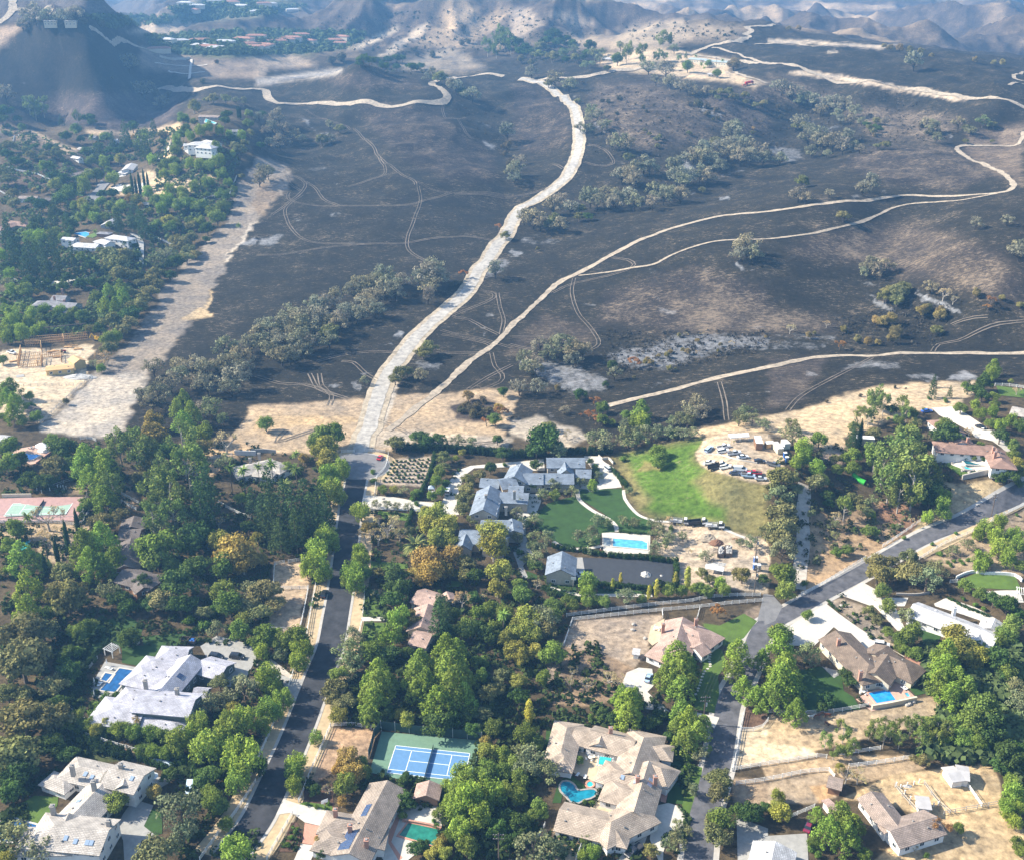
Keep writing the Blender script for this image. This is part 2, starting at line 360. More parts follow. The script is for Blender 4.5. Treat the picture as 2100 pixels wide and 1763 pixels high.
# straw and sand below the burn
paint("B1 -60,1570 450,1535 850,1495 1180,1485 1250,1470 1600,1455 1700,1430 B2 -50,1420 60,1450 C2 -60,60 C1 2099,140 1000,170 900,180 600,190 165,185 0,170 C0 1990,150 1900,90 1960,-50", TAN, 0.25, f=4)
paint("B1 0,1650 600,1640 880,1660 860,1700 0,1763", (0.40, 0.30, 0.18), 0.2, f=5, k=0.8)
paint("B1 900,1640 1000,1480 1180,1300 1100,1660 1000,1763 880,1763", PALE, 0.1, f=5)
paint("C1 1180,0 2099,60 2099,150 1000,130 960,0", PALE, 0.15, f=5, k=0.7)
paint("B2 -30,1700 200,1650 560,1763 C2 650,60 420,180 0,40", PALE, 0.3, f=5, k=0.8)
paint("B1 1590,1570 1750,1500 1960,1520 1990,1600 1860,1700 1640,1670", (0.06, 0.05, 0.045), 0.3, ash=0.2, f=4)
paint("B3 -60,1650 250,1600 560,1500 900,1400 1300,1365 1720,1360 1700,1450 1560,1580 1200,1600 C3 620,60 650,140 500,260 440,170 0,10 C2 1480,60 1500,0", (0.41, 0.33, 0.225), 0.3, f=4)
paint("B2 1600,1763 2099,1660 C2 2099,-40 1500,0", (0.39, 0.31, 0.205), 0.25, f=4)
# ash patches
for s, a in (("B1 -40,190 150,170 230,150 260,180 120,260 0,250", .75), ("B1 320,40 400,40 410,65 340,70", .8), ("B1 600,-10 720,-10 700,15 620,10", .8),
             ("B1 1100,960 1180,940 1260,960 1180,1000 1100,1000", .85), ("B1 1180,900 1270,905 1250,925", .6), ("B1 1000,1060 1080,1030 1140,1060", .7),
             ("B1 550,1410 650,1370 720,1370 640,1420", .8), ("B1 790,1370 860,1360 870,1450 790,1440", .7), ("B1 860,1290 970,1280 900,1340", .7),
             ("B1 1850,790 1930,790 1920,815 1860,812", .8), ("B1 1860,865 1920,865 1900,890", .6), ("B1 1800,910 1900,920 1910,950 1860,950", .8), ("B1 1840,965 1940,965 1900,1000", .7),
             ("B1 1930,940 1990,900 2000,930", .5), ("B1 1850,1240 1960,1280 1900,1300", .5), ("B1 1560,1040 1620,1040 1600,1060", .5), ("B1 1290,1180 1560,1200 1500,1290 1300,1250", .6),
             ("B1 1880,400 2020,340 2099,360 2099,430 1900,520 1800,570", .7), ("B2 -20,270 100,300 60,350 -20,350", .8), ("B2 80,180 300,180 480,200 300,240 60,230", .65),
             ("B2 50,60 200,140 330,160 200,200", .5), ("B2 1080,420 1200,450 1240,510 1150,490", .5), ("B2 1000,510 1250,520 1200,580 1050,540", .4), ("B2 1110,640 1210,650 1200,690", .6),
             ("B2 570,720 690,720 680,760 590,750", .6), ("B2 1180,760 1350,770 1340,830 1230,820", .6), ("B2 1540,820 1660,830 1600,880", .45), ("B2 1900,880 2050,900 2000,930", .6),
             ("B2 690,1120 1050,1040 1400,960 2099,960 B3 560,960 520,1080 300,1110 B2 2000,1120 1650,1160 1300,1270 950,1260 760,1200", .72),
             ("B2 60,1130 260,1180 600,1240 800,1340 760,1450 520,1490 300,1400 100,1250", .72), ("B2 250,1600 400,1640 300,1670", .6), ("B2 1040,1400 1240,1330 1400,1350 1100,1420", .5),
             ("B2 2030,1430 2099,1440 2099,1460", .8), ("B2 1850,1420 1960,1440 1920,1490", .55), ("B2 1780,370 1850,370 1930,440 2010,450 1880,460", .9),
             ("B3 720,520 900,580 1000,600 860,600", .75), ("B3 830,650 900,680 1100,810 900,760", .85), ("B3 1200,600 1300,650 1560,760 1590,830 1450,780 1250,700", .9),
             ("B3 820,1180 1060,1190 1080,1260 850,1270 560,1290 700,1220", .7), ("B3 1130,1300 1350,1270 1400,1360 1150,1350", .72), ("B3 1480,1300 1620,1270 1760,1330 1700,1360 1440,1350", .85),
             ("B3 290,1270 420,1310 400,1330 320,1320", .7), ("B3 0,1000 500,1030 480,1110 0,1110", .55), ("B3 1960,330 2060,400 2099,440 2050,400", .7), ("B3 1250,540 1400,600 1300,660", .4),
             ("A1 350,950 450,970 470,1060 660,1090 660,1140 480,1110", .7), ("A1 400,1370 590,1350 580,1400 430,1400", .6), ("A1 620,1400 680,1400 680,1450 640,1450", .5), ("A1 610,1490 690,1500 680,1520", .9), ("A1 750,1200 820,1200 800,1230", .5),
             ("A1 1750,960 1900,1010 2099,1100 2099,1130 1850,1020", .7), ("A1 1780,1110 1980,1190 1960,1240 1850,1180", .75), ("A1 1620,830 1720,860 1700,890", .6), ("A1 2000,990 2099,1000 2099,1030", .7), ("A1 600,1740 720,1745 700,1763", .8),
             ("A2 470,770 550,790 520,805", .8), ("A2 820,890 890,900 850,920", .9), ("A2 640,960 800,1080 760,1110 620,980", .65), ("A2 850,1310 1010,1360 900,1340", .8),
             ("A2 1460,800 1560,830 1750,1000 1740,1040 1560,930", .75), ("A2 1640,890 1760,950 1700,1000", .7), ("A2 1360,1280 1500,1350 1480,1420 1400,1380", .85), ("A2 1620,1440 1950,1380 1900,1410 1680,1450", .8), ("A2 1400,1560 1520,1580 1450,1610", .8),
             ("A2 1230,1380 1290,1400 1270,1420", .7), ("A2 1700,1610 1800,1600 1780,1640 1690,1640", .85), ("A2 800,1550 1100,1600 1050,1640 850,1600", .5), ("A2 900,1720 1200,1720 1100,1740", .6), ("A2 1850,1100 2099,1200 2099,1300 1950,1200", .6), ("A2 1500,1190 1560,1210 1530,1220", .7),
             ("A3 230,930 330,950 440,1070 560,1010 620,1040 470,1100 330,1010", .75), ("A3 0,1180 250,1200 300,1300 150,1340 0,1250", .65), ("A3 600,1010 640,1020", .6), ("A3 1200,1040 1260,1070 1230,1080", .6), ("A3 1400,1060 1560,1110 1500,1150", .6), ("A3 670,1600 780,1590 750,1640 680,1630", .7), ("A3 900,1550 1000,1560 960,1590", .6),
             ("A3 2060,880 2099,900 2099,960", .4), ("A0 1280,900 1350,930 1330,960", .6), ("A0 180,640 240,690 120,720", .5), ("A0 540,680 600,700", .5), ("A0 760,960 950,1000 930,1030", .5), ("B0 1930,220 2099,160 2099,240 1960,260", .8), ("A3 200,1540 260,1560 240,1570", .7)):
    p = parse(s)
    if len(p) >= 3: paint(s, None, None, a*.95, f=min(16, 3+.12*(max(q[0] for q in p)-min(q[0] for q in p))))
# foreground soils
for s, c, fl in (("C2 820,220 880,200 1100,160 1560,80 1600,170 1520,200 1530,260 1620,320 1850,370 2099,450 2099,900 1900,880 1700,790 1300,740 1140,720 1030,640 920,470", (0.16, 0.150, 0.065), 0.25),
                 ("C2 900,210 1570,80 1590,100 1480,240 1600,330 1500,420 1640,600 1760,640 1740,740 1480,720 1200,700 1080,640 1150,560 1050,470 960,260", (0.07, 0.13, 0.02), 0.42),
                 ("C2 1020,330 1250,330 1200,280 1080,250", (0.16, 0.15, 0.06), 0.1),
                 ("C2 1570,80 1800,20 2099,30 C3 160,240 60,380 C2 2099,450 1840,380 1600,320 1530,240 1520,190", (0.40, 0.33, 0.245), 0.1),
                 ("C2 1200,760 1300,760 1500,780 1760,820 2099,900 2099,1330 1350,1250 1350,1100 1190,1000", (0.40, 0.34, 0.265), 0.15),
                 ("C2 500,1560 1210,1500 1230,1530 1150,1600 1100,1763 D2 1120,0 1100,60 1000,180 900,330 700,420 300,330 200,200 C2 400,1763", (0.30, 0.25, 0.20), 0.25),
                 ("D2 400,0 750,60 1000,180 900,400 700,500 300,480", (0.22, 0.165, 0.115), 0.3),
                 ("C2 1560,1580 1700,1600 1960,1500 2040,1450 2040,1540 1860,1763 1640,1763", (0.10, 0.17, 0.035), 0.15),
                 ("C2 1900,1480 2040,1420 2050,1550 1900,1700", (0.20, 0.16, 0.12), 0.2),
                 ("C3 330,640 620,700 900,560 1250,700 1330,780 1000,1000 780,1130 400,1320 280,1330 300,1000", (0.29, 0.215, 0.14), 0.35),
                 ("C3 930,560 1250,640 1350,780 1100,860 850,680", (0.20, 0.125, 0.085), 0.2),
                 ("C3 1340,380 1560,440 1900,400 1990,500 1850,600 1480,760 1200,860 1250,720 1400,600", (0.36, 0.295, 0.19), 0.3),
                 ("C3 440,220 650,130 640,250 600,310 480,260", (0.34, 0.27, 0.22), 0.2),
                 ("C3 1440,1000 1700,820 2099,640 2099,1180 1900,1180 1600,1150 1280,1060", (0.27, 0.215, 0.15), 0.35),
                 ("D3 -60,580 820,520 1420,400 1460,560 1300,640 400,860 -60,960", (0.37, 0.295, 0.20), 0.15),
                 ("D3 0,800 340,840 420,900 0,960", (0.52, 0.44, 0.32), 0.05),
                 ("D2 1860,700 2099,650 2099,960 1800,1010", (0.50, 0.42, 0.30), 0.1),
                 ("D2 1880,480 2099,540 2099,640 1890,690", (0.12, 0.08, 0.06), 0.1),
                 ("D3 -60,960 600,900 1180,900 1300,1000 800,1120 500,1060 0,1110", (0.34, 0.265, 0.18), 0.3),
                 ("D3 -60,1120 500,1050 560,1240 380,1290 -60,1300", (0.32, 0.26, 0.19), 0.3),
                 ("D3 340,1150 470,1140 540,1230 420,1290", (0.42, 0.29, 0.165), 0.1),
                 ("D3 600,1260 1000,1060 1500,1000 1820,960 1900,1100 1960,1450 2099,1500 2099,1800 820,1800 1000,1650 1300,1400 900,1280", (0.42, 0.325, 0.20), 0.28),
                 ("D2 1800,1080 2099,1100 2099,1330 1820,1280", (0.26, 0.205, 0.15), 0.3),
                 ("D2 180,1500 560,1520 580,1640 520,1800 150,1800", (0.46, 0.36, 0.24), 0.2),
                 ("D1 600,670 1000,690 920,920 700,960 620,1050 460,1140 450,1080", (0.36, 0.255, 0.17), 0.25),
                 ("C1 150,1100 440,1060 440,1230 350,1660 110,1640", (0.36, 0.285, 0.205), 0.2),
                 ("C0 0,780 700,750 760,640 720,700 800,740 700,880 640,1000 400,1120 250,900 0,880", (0.30, 0.24, 0.165), 0.3),
                 ("C0 650,400 980,380 1150,560 1150,660 1000,640 900,520 520,520", (0.27, 0.20, 0.13), 0.3),
                 ("C0 1500,120 2000,80 2099,160 1900,240 1700,430 1600,300", (0.36, 0.27, 0.175), 0.3),
                 ("B0 0,1100 760,1050 740,1330 560,1500 330,1700 0,1640", (0.46, 0.39, 0.29), 0.1),
                 ("C1 1090,240 1450,205 1390,460 1010,440 1010,350", (0.34, 0.29, 0.235), 0.15),
                 ("C3 500,1400 600,1370 780,1440 940,1600 1150,1763 900,1763 700,1580", (0.26, 0.22, 0.175), 0.2),
                 ("D0 480,700 830,790 1240,900 1250,950 1040,880 560,780", (0.30, 0.22, 0.145), 0.2),
                 ("D0 540,730 1080,930 860,960 560,880", (0.055, 0.07, 0.03), 0.05),
                 ("D3 1080,1100 1750,1000 1850,1300 1450,1390 1300,1280 1000,1180", (0.46, 0.35, 0.21), 0.15)):
    paint(s, c, fl, 0.0, f=12 if 'C2 900,210' in s or 'C2 820,220' in s else 3)
terr = bpy.data.meshes.new("terrain")
NV = NY*NA
terr.vertices.add(NV); terr.vertices.foreach_set('co', np.stack([GX, GY, GZ], -1).astype('f').ravel())
i = np.arange(NY-1)[:, None]*NA+np.arange(NA-1)[None, :]
q = np.stack([i, i+1, i+NA+1, i+NA], -1).reshape(-1, 4).astype(np.int32)
NF = len(q)
terr.loops.add(NF*4); terr.loops.foreach_set('vertex_index', q.ravel())
terr.polygons.add(NF); terr.polygons.foreach_set('loop_start', np.arange(NF, dtype=np.int32)*4)
terr.polygons.foreach_set('loop_total', np.full(NF, 4, np.int32)); terr.polygons.foreach_set('use_smooth', np.ones(NF, bool))
ca = terr.color_attributes.new('surface', 'FLOAT_COLOR', 'POINT')
ca.data.foreach_set('color', np.concatenate([TONE, FLK[..., None]], -1).astype('f').ravel())
aa = terr.attributes.new('ash', 'FLOAT', 'POINT'); aa.data.foreach_set('value', ASH.astype('f').ravel())
terr.update(); terr.validate()
m, n, b = new_mat("hillside_ground")
at = n.nodes.new("ShaderNodeVertexColor"); at.layer_name = 'surface'
ah = n.nodes.new("ShaderNodeAttribute"); ah.attribute_name = 'ash'
t1 = tex_noise(n, 0.45, 5, 0.7); t2 = tex_noise(n, 0.045, 11, 0.74)
t3 = tex_noise(n, 0.5, 9, 0.88, stretch=(0.6, 1.3, 1.0)); t4 = tex_noise(n, 0.3, 9, 0.8)
def mth(n, op, a, b, clamp=False):
    x = n.nodes.new("ShaderNodeMath"); x.operation = op; x.use_clamp = clamp
    for k, s in ((0, a), (1, b)):
        if isinstance(s, (int, float)): x.inputs[k].default_value = s
        else: n.links.new(s, x.inputs[k])
    return x.outputs[0]
base = mix(n, 1.0, at.outputs[0], ramp(n, t1.outputs[0], [(0.30, (0.5,)*3), (0.70, (1.6,)*3)]), 'MULTIPLY')
base = mix(n, 1.0, base, ramp(n, t2.outputs[0], [(0.3, (0.62, 0.64, 0.70)), (0.7, (1.6, 1.42, 1.18))]), 'MULTIPLY')
# straw flecks: noise above a threshold set by the surface
th = mth(n, 'SUBTRACT', 0.60, mth(n, 'MULTIPLY', at.outputs[1], 0.14))
pat = mth(n, 'ADD', mth(n, 'MULTIPLY', t3.outputs[0], 0.72), mth(n, 'MULTIPLY', t2.outputs[0], 0.28))
fk = mth(n, 'MULTIPLY', mth(n, 'SUBTRACT', pat, th), 14.0, True)
base = mix(n, mth(n, 'MULTIPLY', fk, 0.8), base, (0.29, 0.222, 0.155))
ak = mth(n, 'MULTIPLY', mth(n, 'SUBTRACT', mth(n, 'ADD', mth(n, 'MULTIPLY', ah.outputs['Fac'], 0.62), t4.outputs[0]), 0.77), 2.6, True)
base = mix(n, mth(n, 'MULTIPLY', ak, 0.68), base, (0.50, 0.50, 0.52))
n.links.new(base, b.inputs['Base Color']); b.inputs['Roughness'].default_value = 0.95; b.inputs['Specular IOR Level'].default_value = 0.1
bp = n.nodes.new("ShaderNodeBump"); bp.inputs['Distance'].default_value = 0.9; bp.inputs['Strength'].default_value = 0.7
n.links.new(t3.outputs[0], bp.inputs['Height']); n.links.new(bp.outputs[0], b.inputs['Normal'])
tag(link("terrain", terr, mats=[m]), "rolling ground from the leafy homes over burnt fields to the mountains", kind='structure')
# ------------------------------------------------------------------ sheets laid on the terrain
def lift(y): return 0.07+max(0.0, y-330)*0.0006
def sheet_mesh(name, pts, mt, off=0.0, step=3.0, world=False):
    P = [Vector(p) for p in pts] if world else [ground(*p) for p in pts]
    c = sum((Vector((p.x, p.y, 0)) for p in P), Vector())/len(P)
    st = max(step, (max(p.x for p in P)-min(p.x for p in P))/40)
    edge = []
    for i, a in enumerate(P):
        b2 = P[(i+1) % len(P)]; k = max(1, int((b2-a).length/st))
        edge += [Vector((a.x+(b2.x-a.x)*j/k, a.y+(b2.y-a.y)*j/k)) for j in range(k)]
    x0, x1 = min(p.x for p in P), max(p.x for p in P); y0, y1 = min(p.y for p in P), max(p.y for p in P)
    vs = list(edge)
    gx = np.arange(x0+st/2, x1, st); gy = np.arange(y0+st/2, y1, st)
    E = np.array([(e.x, e.y) for e in edge])
    for xx in gx:
        for yy in gy:
            if ((E-(xx, yy))**2).sum(1).min() < (0.35*st)**2: continue
            ins = False
            for i in range(len(P)):
                a, b2 = P[i], P[(i+1) % len(P)]
                if (a.y > yy) != (b2.y > yy) and xx < (b2.x-a.x)*(yy-a.y)/(b2.y-a.y)+a.x: ins = not ins
            if ins: vs.append(Vector((xx, yy)))
    ne = len(edge)
    r = delaunay_2d_cdt([Vector((v.x, v.y)) for v in vs], [(i, (i+1) % ne) for i in range(ne)], [list(range(ne))], 1, 1e-4)
    V = [(v.x-c.x, v.y-c.y) for v in r[0]]
    z0 = float(hgt(c.x, c.y))
    vv = [(x, y, float(hgt(x+c.x, y+c.y))-z0+off+lift(y+c.y)) for x, y in V]
    fs = []
    for f in r[2]:
        a, b2, c2 = [Vector(V[i]) for i in f[:3]]
        fs.append(tuple(f) if (b2-a).cross(c2-a) > 0 else tuple(reversed(f)))
    return mesh(name, vv, fs, [mt]), Vector((c.x, c.y, z0))
def sheet(name, s, mt, label, off=0.0, step=3.0, parent=None, world=False):
    me, c = sheet_mesh(name, s if world else parse(s), mt, off, step, world)
    o = link(name, me, None, c)
    if parent: o.parent = parent; o.location = c-parent.location
    else: tag(o, label, kind='structure')
    return o
def smooth_line(P, step):
    out = []
    Q = [P[0]+(P[0]-P[1])]+list(P)+[P[-1]+(P[-1]-P[-2])]
    for i in range(1, len(Q)-2):
        a, b2, c, d = Q[i-1:i+3]; k = max(2, int((c-b2).length/step))
        for j in range(k):
            t = j/k; out.append(0.5*((2*b2)+(c-a)*t+(2*a-5*b2+4*c-d)*t*t+(3*b2-a-3*c+d)*t**3))
    out.append(P[-1]); return out
def ribbon(name, s, width, mt, label, off=0.0, step=3.0, jit=0.0, shift=0.0, world=None, parts=None):
    P = [Vector((p.x, p.y)) for p in (world or [ground(*q) for q in parse(s)])]
    L = smooth_line(P, step); vs = []; fs = []; uv = []; n = 5; d = 0
    c = L[len(L)//2]; z0 = float(hgt(c.x, c.y))
    rr = random.Random(len(L)); jl = jr = 0
    for i, p in enumerate(L):
        t = (L[min(i+1, len(L)-1)]-L[max(i-1, 0)]).normalized(); nr = Vector((t.y, -t.x))
        if i: d += (p-L[i-1]).length
        jl = jl*0.6+rr.uniform(-jit, jit); jr = jr*0.6+rr.uniform(-jit, jit)
        w0, w1 = -width/2+jl, width/2+jr
        for k in range(n):
            o = w0+(w1-w0)*k/(n-1)+shift; q = p+nr*o
            vs.append((q.x-c.x, q.y-c.y, float(hgt(q.x, q.y))-z0+off+lift(q.y))); uv.append((k/(n-1), d))
    for i in range(len(L)-1):
        for k in range(n-1):
            a = i*n+k; fs.append((a+n, a+n+1, a+1, a))
    uvs = [uv[j] for f in fs for j in f]
    o = link(name, mesh(name, vs, fs, [mt], uvs=uvs), None, (c.x, c.y, z0))
    if label: tag(o, label, kind='structure')
    return o, L
asphalt = mat("dark_asphalt", (0.034, 0.034, 0.038), 0.85, 0.5, 0.22, detail=7)
asphalt2 = mat("worn_asphalt", (0.095, 0.092, 0.098), 0.85, 0.4, 0.35, detail=6)
asph3 = mat("faded_asphalt", (0.17, 0.165, 0.165), 0.85, 0.2, 0.35, detail=6)
concrete = mat("pale_concrete", (0.50, 0.46, 0.40), 0.8, 0.14, 0.5, detail=6)
conc2 = mat("grey_concrete", (0.30, 0.29, 0.27), 0.8, 0.16, 0.6, detail=6)
gutter = mat("kerb_concrete", (0.40, 0.37, 0.33), 0.8, 0.12, 0.8)
dgran = mat("tan_gravel_verge", (0.44, 0.33, 0.195), 0.95, 0.2, 0.5, detail=6)
dirtroad = mat("tan_dirt_road", (0.33, 0.27, 0.20), 0.95, 0.42, 0.4, detail=7)
paleroad = mat("pale_broken_road", (0.36, 0.33, 0.29), 0.9, 0.36, 0.35, detail=7)
shoulder = mat("straw_road_shoulder", (0.36, 0.295, 0.21), 0.95, 0.45, 0.3, detail=7)
track = mat("tyre_track_dirt", (0.16, 0.13, 0.10), 0.95, 0.4, 0.25, detail=5)
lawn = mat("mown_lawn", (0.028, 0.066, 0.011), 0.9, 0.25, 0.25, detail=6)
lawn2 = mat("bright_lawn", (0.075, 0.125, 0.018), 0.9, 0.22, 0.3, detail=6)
brick = mat("red_brick_paving", (0.48, 0.24, 0.17), 0.85, 0.15, 3)
gravel = mat("pale_gravel", (0.42, 0.37, 0.31), 0.95, 0.25, 0.6, detail=7)
# streets
S1 = "D1 -240,1763 -60,1530 30,1390 120,1200 165,1100 270,880 370,640 452,420 535,200 C1 612,1763 655,1530 690,1330 728,1060 768,700 790,560 818,430 835,330 850,290"
ribbon("verge", S1, 19.0, dgran, "tan gravel verges along the tree-lined dark street", -0.02)
ribbon("kerb", S1, 10.0, gutter, "pale concrete kerbs and gutters along the tree-lined dark street", 0.04)
_, L1 = ribbon("road", S1, 8.2, asphalt, "dark asphalt street running up the left of the photo", 0.075)
cds = G("C1 845,296")
for nm, rad, mt_, off, lb in (("verge", 16.5, dgran, 0.0, "tan gravel ring round the turning circle"), ("kerb", 13.6, gutter, 0.06, "pale kerb round the turning circle"), ("road", 12.8, asph3, 0.10, "grey asphalt turning circle by the white gates")):
    sheet(nm, [cds+Vector((rad*math.cos(t*math.pi/16), rad*0.95*math.sin(t*math.pi/16), 0)) for t in range(32)], mt_, lb, off, world=True)
S2 = "C3 2250,430 2099,503 1850,622 1600,752 1300,868 1000,1030 700,1205 420,1350 200,1480 0,1590 C2 2030,1680 D2 1975,60 1880,270 1790,440 1750,620 1722,800 1680,1000 1610,1250 1560,1450 1525,1763 1500,1900"
ribbon("kerb", S2, 10.0, gutter, "pale concrete gutters along the street on the right", 0.0)
_, L2 = ribbon("road", S2, 7.0, asphalt2, "grey asphalt street curving down the right of the photo", 0.05)
ribbon("verge", "C3 2180,520 2099,570 1950,650 1700,780 1500,900 1330,980 1240,1030", 4.5, dgran, "tan gravel path beside the climbing street", 0.02)
# trails across the burn
MR = "C1 850,215 865,150 890,40 B1 935,1740 955,1640 1000,1500 1080,1300 1200,1150 1300,1020 1430,890 1560,780 1690,665 1770,560 1830,450 1900,370 1980,240 2060,150 A2 60,1720 130,1680 250,1610 380,1510 480,1390 540,1250 552,1100 530,950 490,860 430,795 330,735 250,685 150,660 60,650"
ribbon("road_shoulder", MR, 12.0, shoulder, "straw-coloured shoulders of the pale road through the burn", -0.03, 4, 0.4)
ribbon("road", MR, 6.8, paleroad, "pale broken road climbing through the middle of the burn", 0.05, 4, 0.4)
ribbon("road", "A2 200,665 400,640 650,622 800,592 1050,560 1250,570 1380,580", 9, dirtroad, "dirt road from the pale road to the hilltop ranch", 0.15, 6, .7)
LR = "A1 2030,630 1800,622 1600,645 1480,668 1440,690 1530,740 1568,795 1490,843 1200,866 1000,862 800,847 600,848 370,856 180,850 100,800 75,745 0,730 A0 1870,722 1600,746 1350,722 1100,718"
ribbon("road", LR, 8.5, dirtroad, "dirt road looping round the dark knoll and along the ridge", 0.1, 6, .8)
TR = [("B1 1080,1763 1180,1690 1300,1590 1450,1470 1530,1400 1750,1200 1950,1060 2050,960 B2 0,905 180,740 380,560 560,470 780,350 1000,230 1200,150 1450,72 1700,12 A2 1860,1756 2099,1735 A3 370,1682 720,1650 1000,1615 1200,1603 1600,1605 1900,1582 2005,1540 1985,1480 1850,1390 1600,1275 1548,1222 1600,1197 1900,1200 2050,1185 2099,1080", 4.6, "long tan trail winding up the right side of the burn"),
      ("B2 545,497 800,470 1000,432 1160,406 1300,335 1480,265 1700,212 2099,197 B3 400,145 700,76 900,5 A3 1050,1700 1250,1666 1600,1640 1880,1590", 2.4, "narrow tan footpath forking off the long trail"),
      ("B2 790,1562 1050,1500 1400,1410 1750,1320 2099,1248 B3 300,1182 600,1152 900,1152 1400,1135 2200,1118", 4.8, "lower tan trail above the straw slope"),
      ("A2 1440,450 1620,380 1800,338 1950,305 1912,285 1960,256 1932,222 2060,215 2150,200", 9, "winding track from the ranch to the crest"),
      ("A2 1840,348 2099,362 A3 250,364 490,380", 5, "upper track across the plateau"), ("A2 1640,392 1800,435 1900,470 2000,500 2099,515", 4, "thin diagonal track behind the ranch"),
      ("A2 1500,455 1850,500 2099,522 A3 300,568 850,660 1300,742 1700,812 2200,920", 6.5, "long straight track along the plateau edge"),
      ("A0 740,240 850,300 1000,330 1300,390 1430,412", 3, "pale access track down from the hilltop tank"), ("A2 1750,590 1900,620 2050,670 2099,685", 4, "dirt loop by the red fire engine"),
      ("A3 2090,590 2010,625 2099,665", 4, "hairpin of track at the far right edge"), ("A3 1980,700 2099,690", 4, "spur of track below the hairpin"),
      ("A0 -10,190 60,140 110,80 100,30 95,0", 10, "pale trail on the far left mountain"), ("A0 110,80 260,105 420,110", 9, "side trail on the far left mountain")]
for s, wd, lb in TR: ribbon("trail", s, wd*.85, dirtroad, lb, 0.06, 3, wd*0.13)
TY = ["B1 0,335 250,320 600,265 900,240 1200,235 1400,200 1650,180 1760,180 1960,215", "B1 240,0 290,110 400,205 560,235 900,240", "A1 1310,1490 1450,1560 1600,1582 1900,1580 2099,1610", "A1 130,1763 250,1680 380,1570 400,1500 300,1440",
      "A1 240,1763 250,1700 380,1600", "A1 250,1430 280,1510 370,1570", "A1 270,1580 260,1620 330,1660 700,1690 1200,1685 1400,1640 1600,1585", "A1 400,1490 480,1540 560,1640 680,1690", "A1 750,1040 850,1100 960,1200 1010,1290 1150,1400 1290,1480 1310,1520",
      "A1 400,900 500,960 650,1010 750,1040", "A1 1010,1290 1060,1390 1040,1440 950,1470 760,1530", "A1 1330,1530 1350,1640 1310,1763 B1 1290,60 1240,200 1260,300 1400,380 1540,410", "A1 1535,860 1535,930 1600,975 1720,965", "A1 1660,985 1720,1090 1800,1145",
      "A1 1620,1590 1900,1600 2099,1625", "B1 1600,830 1720,780 1850,730 1950,680 1940,640 1840,620", "B1 1980,640 2000,760 2030,860 2010,980", "B1 1620,840 1750,860 1860,920 1990,980", "B1 1520,980 1700,1010 1880,1050 1920,1075",
      "B1 1500,1135 1700,1130 1840,1130", "B1 1520,945 1650,980 1800,1005 1900,1030 2099,1090", "B1 1930,1130 1960,1240 2020,1310 2000,1370 1850,1430", "B1 1740,1430 1900,1330 2099,1230", "B1 700,1200 800,1210 900,1300 990,1350", "B1 500,1200 700,1150 950,1120 1150,1130",
      "B1 440,1300 520,1430 740,1500", "B1 520,1300 540,1400 620,1480 600,1560", "B1 0,1320 200,1380 400,1390 560,1440 760,1510", "B2 820,350 950,370 1000,410 920,460 700,520 480,570 330,640", "B2 510,520 490,640 540,800 640,920 710,1030 690,1080 620,1110",
      "B2 0,1000 200,995 400,1020 430,1050", "B2 -20,1060 100,1090 200,1110", "B3 1350,1120 1400,1060 1560,1030 1750,940 1900,890 2099,870", "B3 160,1600 260,1490 500,1350 850,1170", "B2 1700,1370 1740,1520 1760,1680", "A2 590,1330 700,1360 830,1345 800,1270 720,1210 620,1190",
      "A2 0,1610 150,1590 300,1540", "A2 340,1345 420,1385", "B1 250,1763 C1 165,95 470,0", "B1 980,1670 1100,1720 1200,1763 C1 1250,30", "C1 1560,90 1800,110 2050,80", "B3 1500,900 1600,860 1800,830"]
for k, s in enumerate(TY):
    for sh in (-0.95, 0.95):
        ribbon("tyre_track", s, 0.5, track, "faint tan tyre ruts crossing the burnt grass", 0.03, 5, 0.1, sh)
# ------------------------------------------------------------------ trees
leafm = bpy.data.materials.new("foliage"); leafm.use_nodes = True; n = leafm.node_tree; n.nodes.clear()
o_ = n.nodes.new("ShaderNodeOutputMaterial"); oi = n.nodes.new("ShaderNodeObjectInfo"); tn = n.nodes.new("ShaderNodeAttribute"); tn.attribute_name = 'leaf_tone'
c_ = mix(n, 1.0, oi.outputs['Color'], tn.outputs['Color'], 'MULTIPLY')
df = n.nodes.new("ShaderNodeBsdfDiffuse"); tr = n.nodes.new("ShaderNodeBsdfTranslucent"); mx = n.nodes.new("ShaderNodeMixShader"); mx.inputs[0].default_value = 0.22
n.links.new(c_, df.inputs[0]); n.links.new(c_, tr.inputs[0]); n.links.new(df.outputs[0], mx.inputs[1]); n.links.new(tr.outputs[0], mx.inputs[2]); n.links.new(mx.outputs[0], o_.inputs[0])
barkm = mat("bark", (0.16, 0.125, 0.095), 0.95, 0.3, 3.0); palebark = mat("pale_bark", (0.38, 0.34, 0.29), 0.9, 0.25, 3.0); charm = mat("charred_bark", (0.035, 0.03, 0.028), 0.95, 0.3, 3.0)
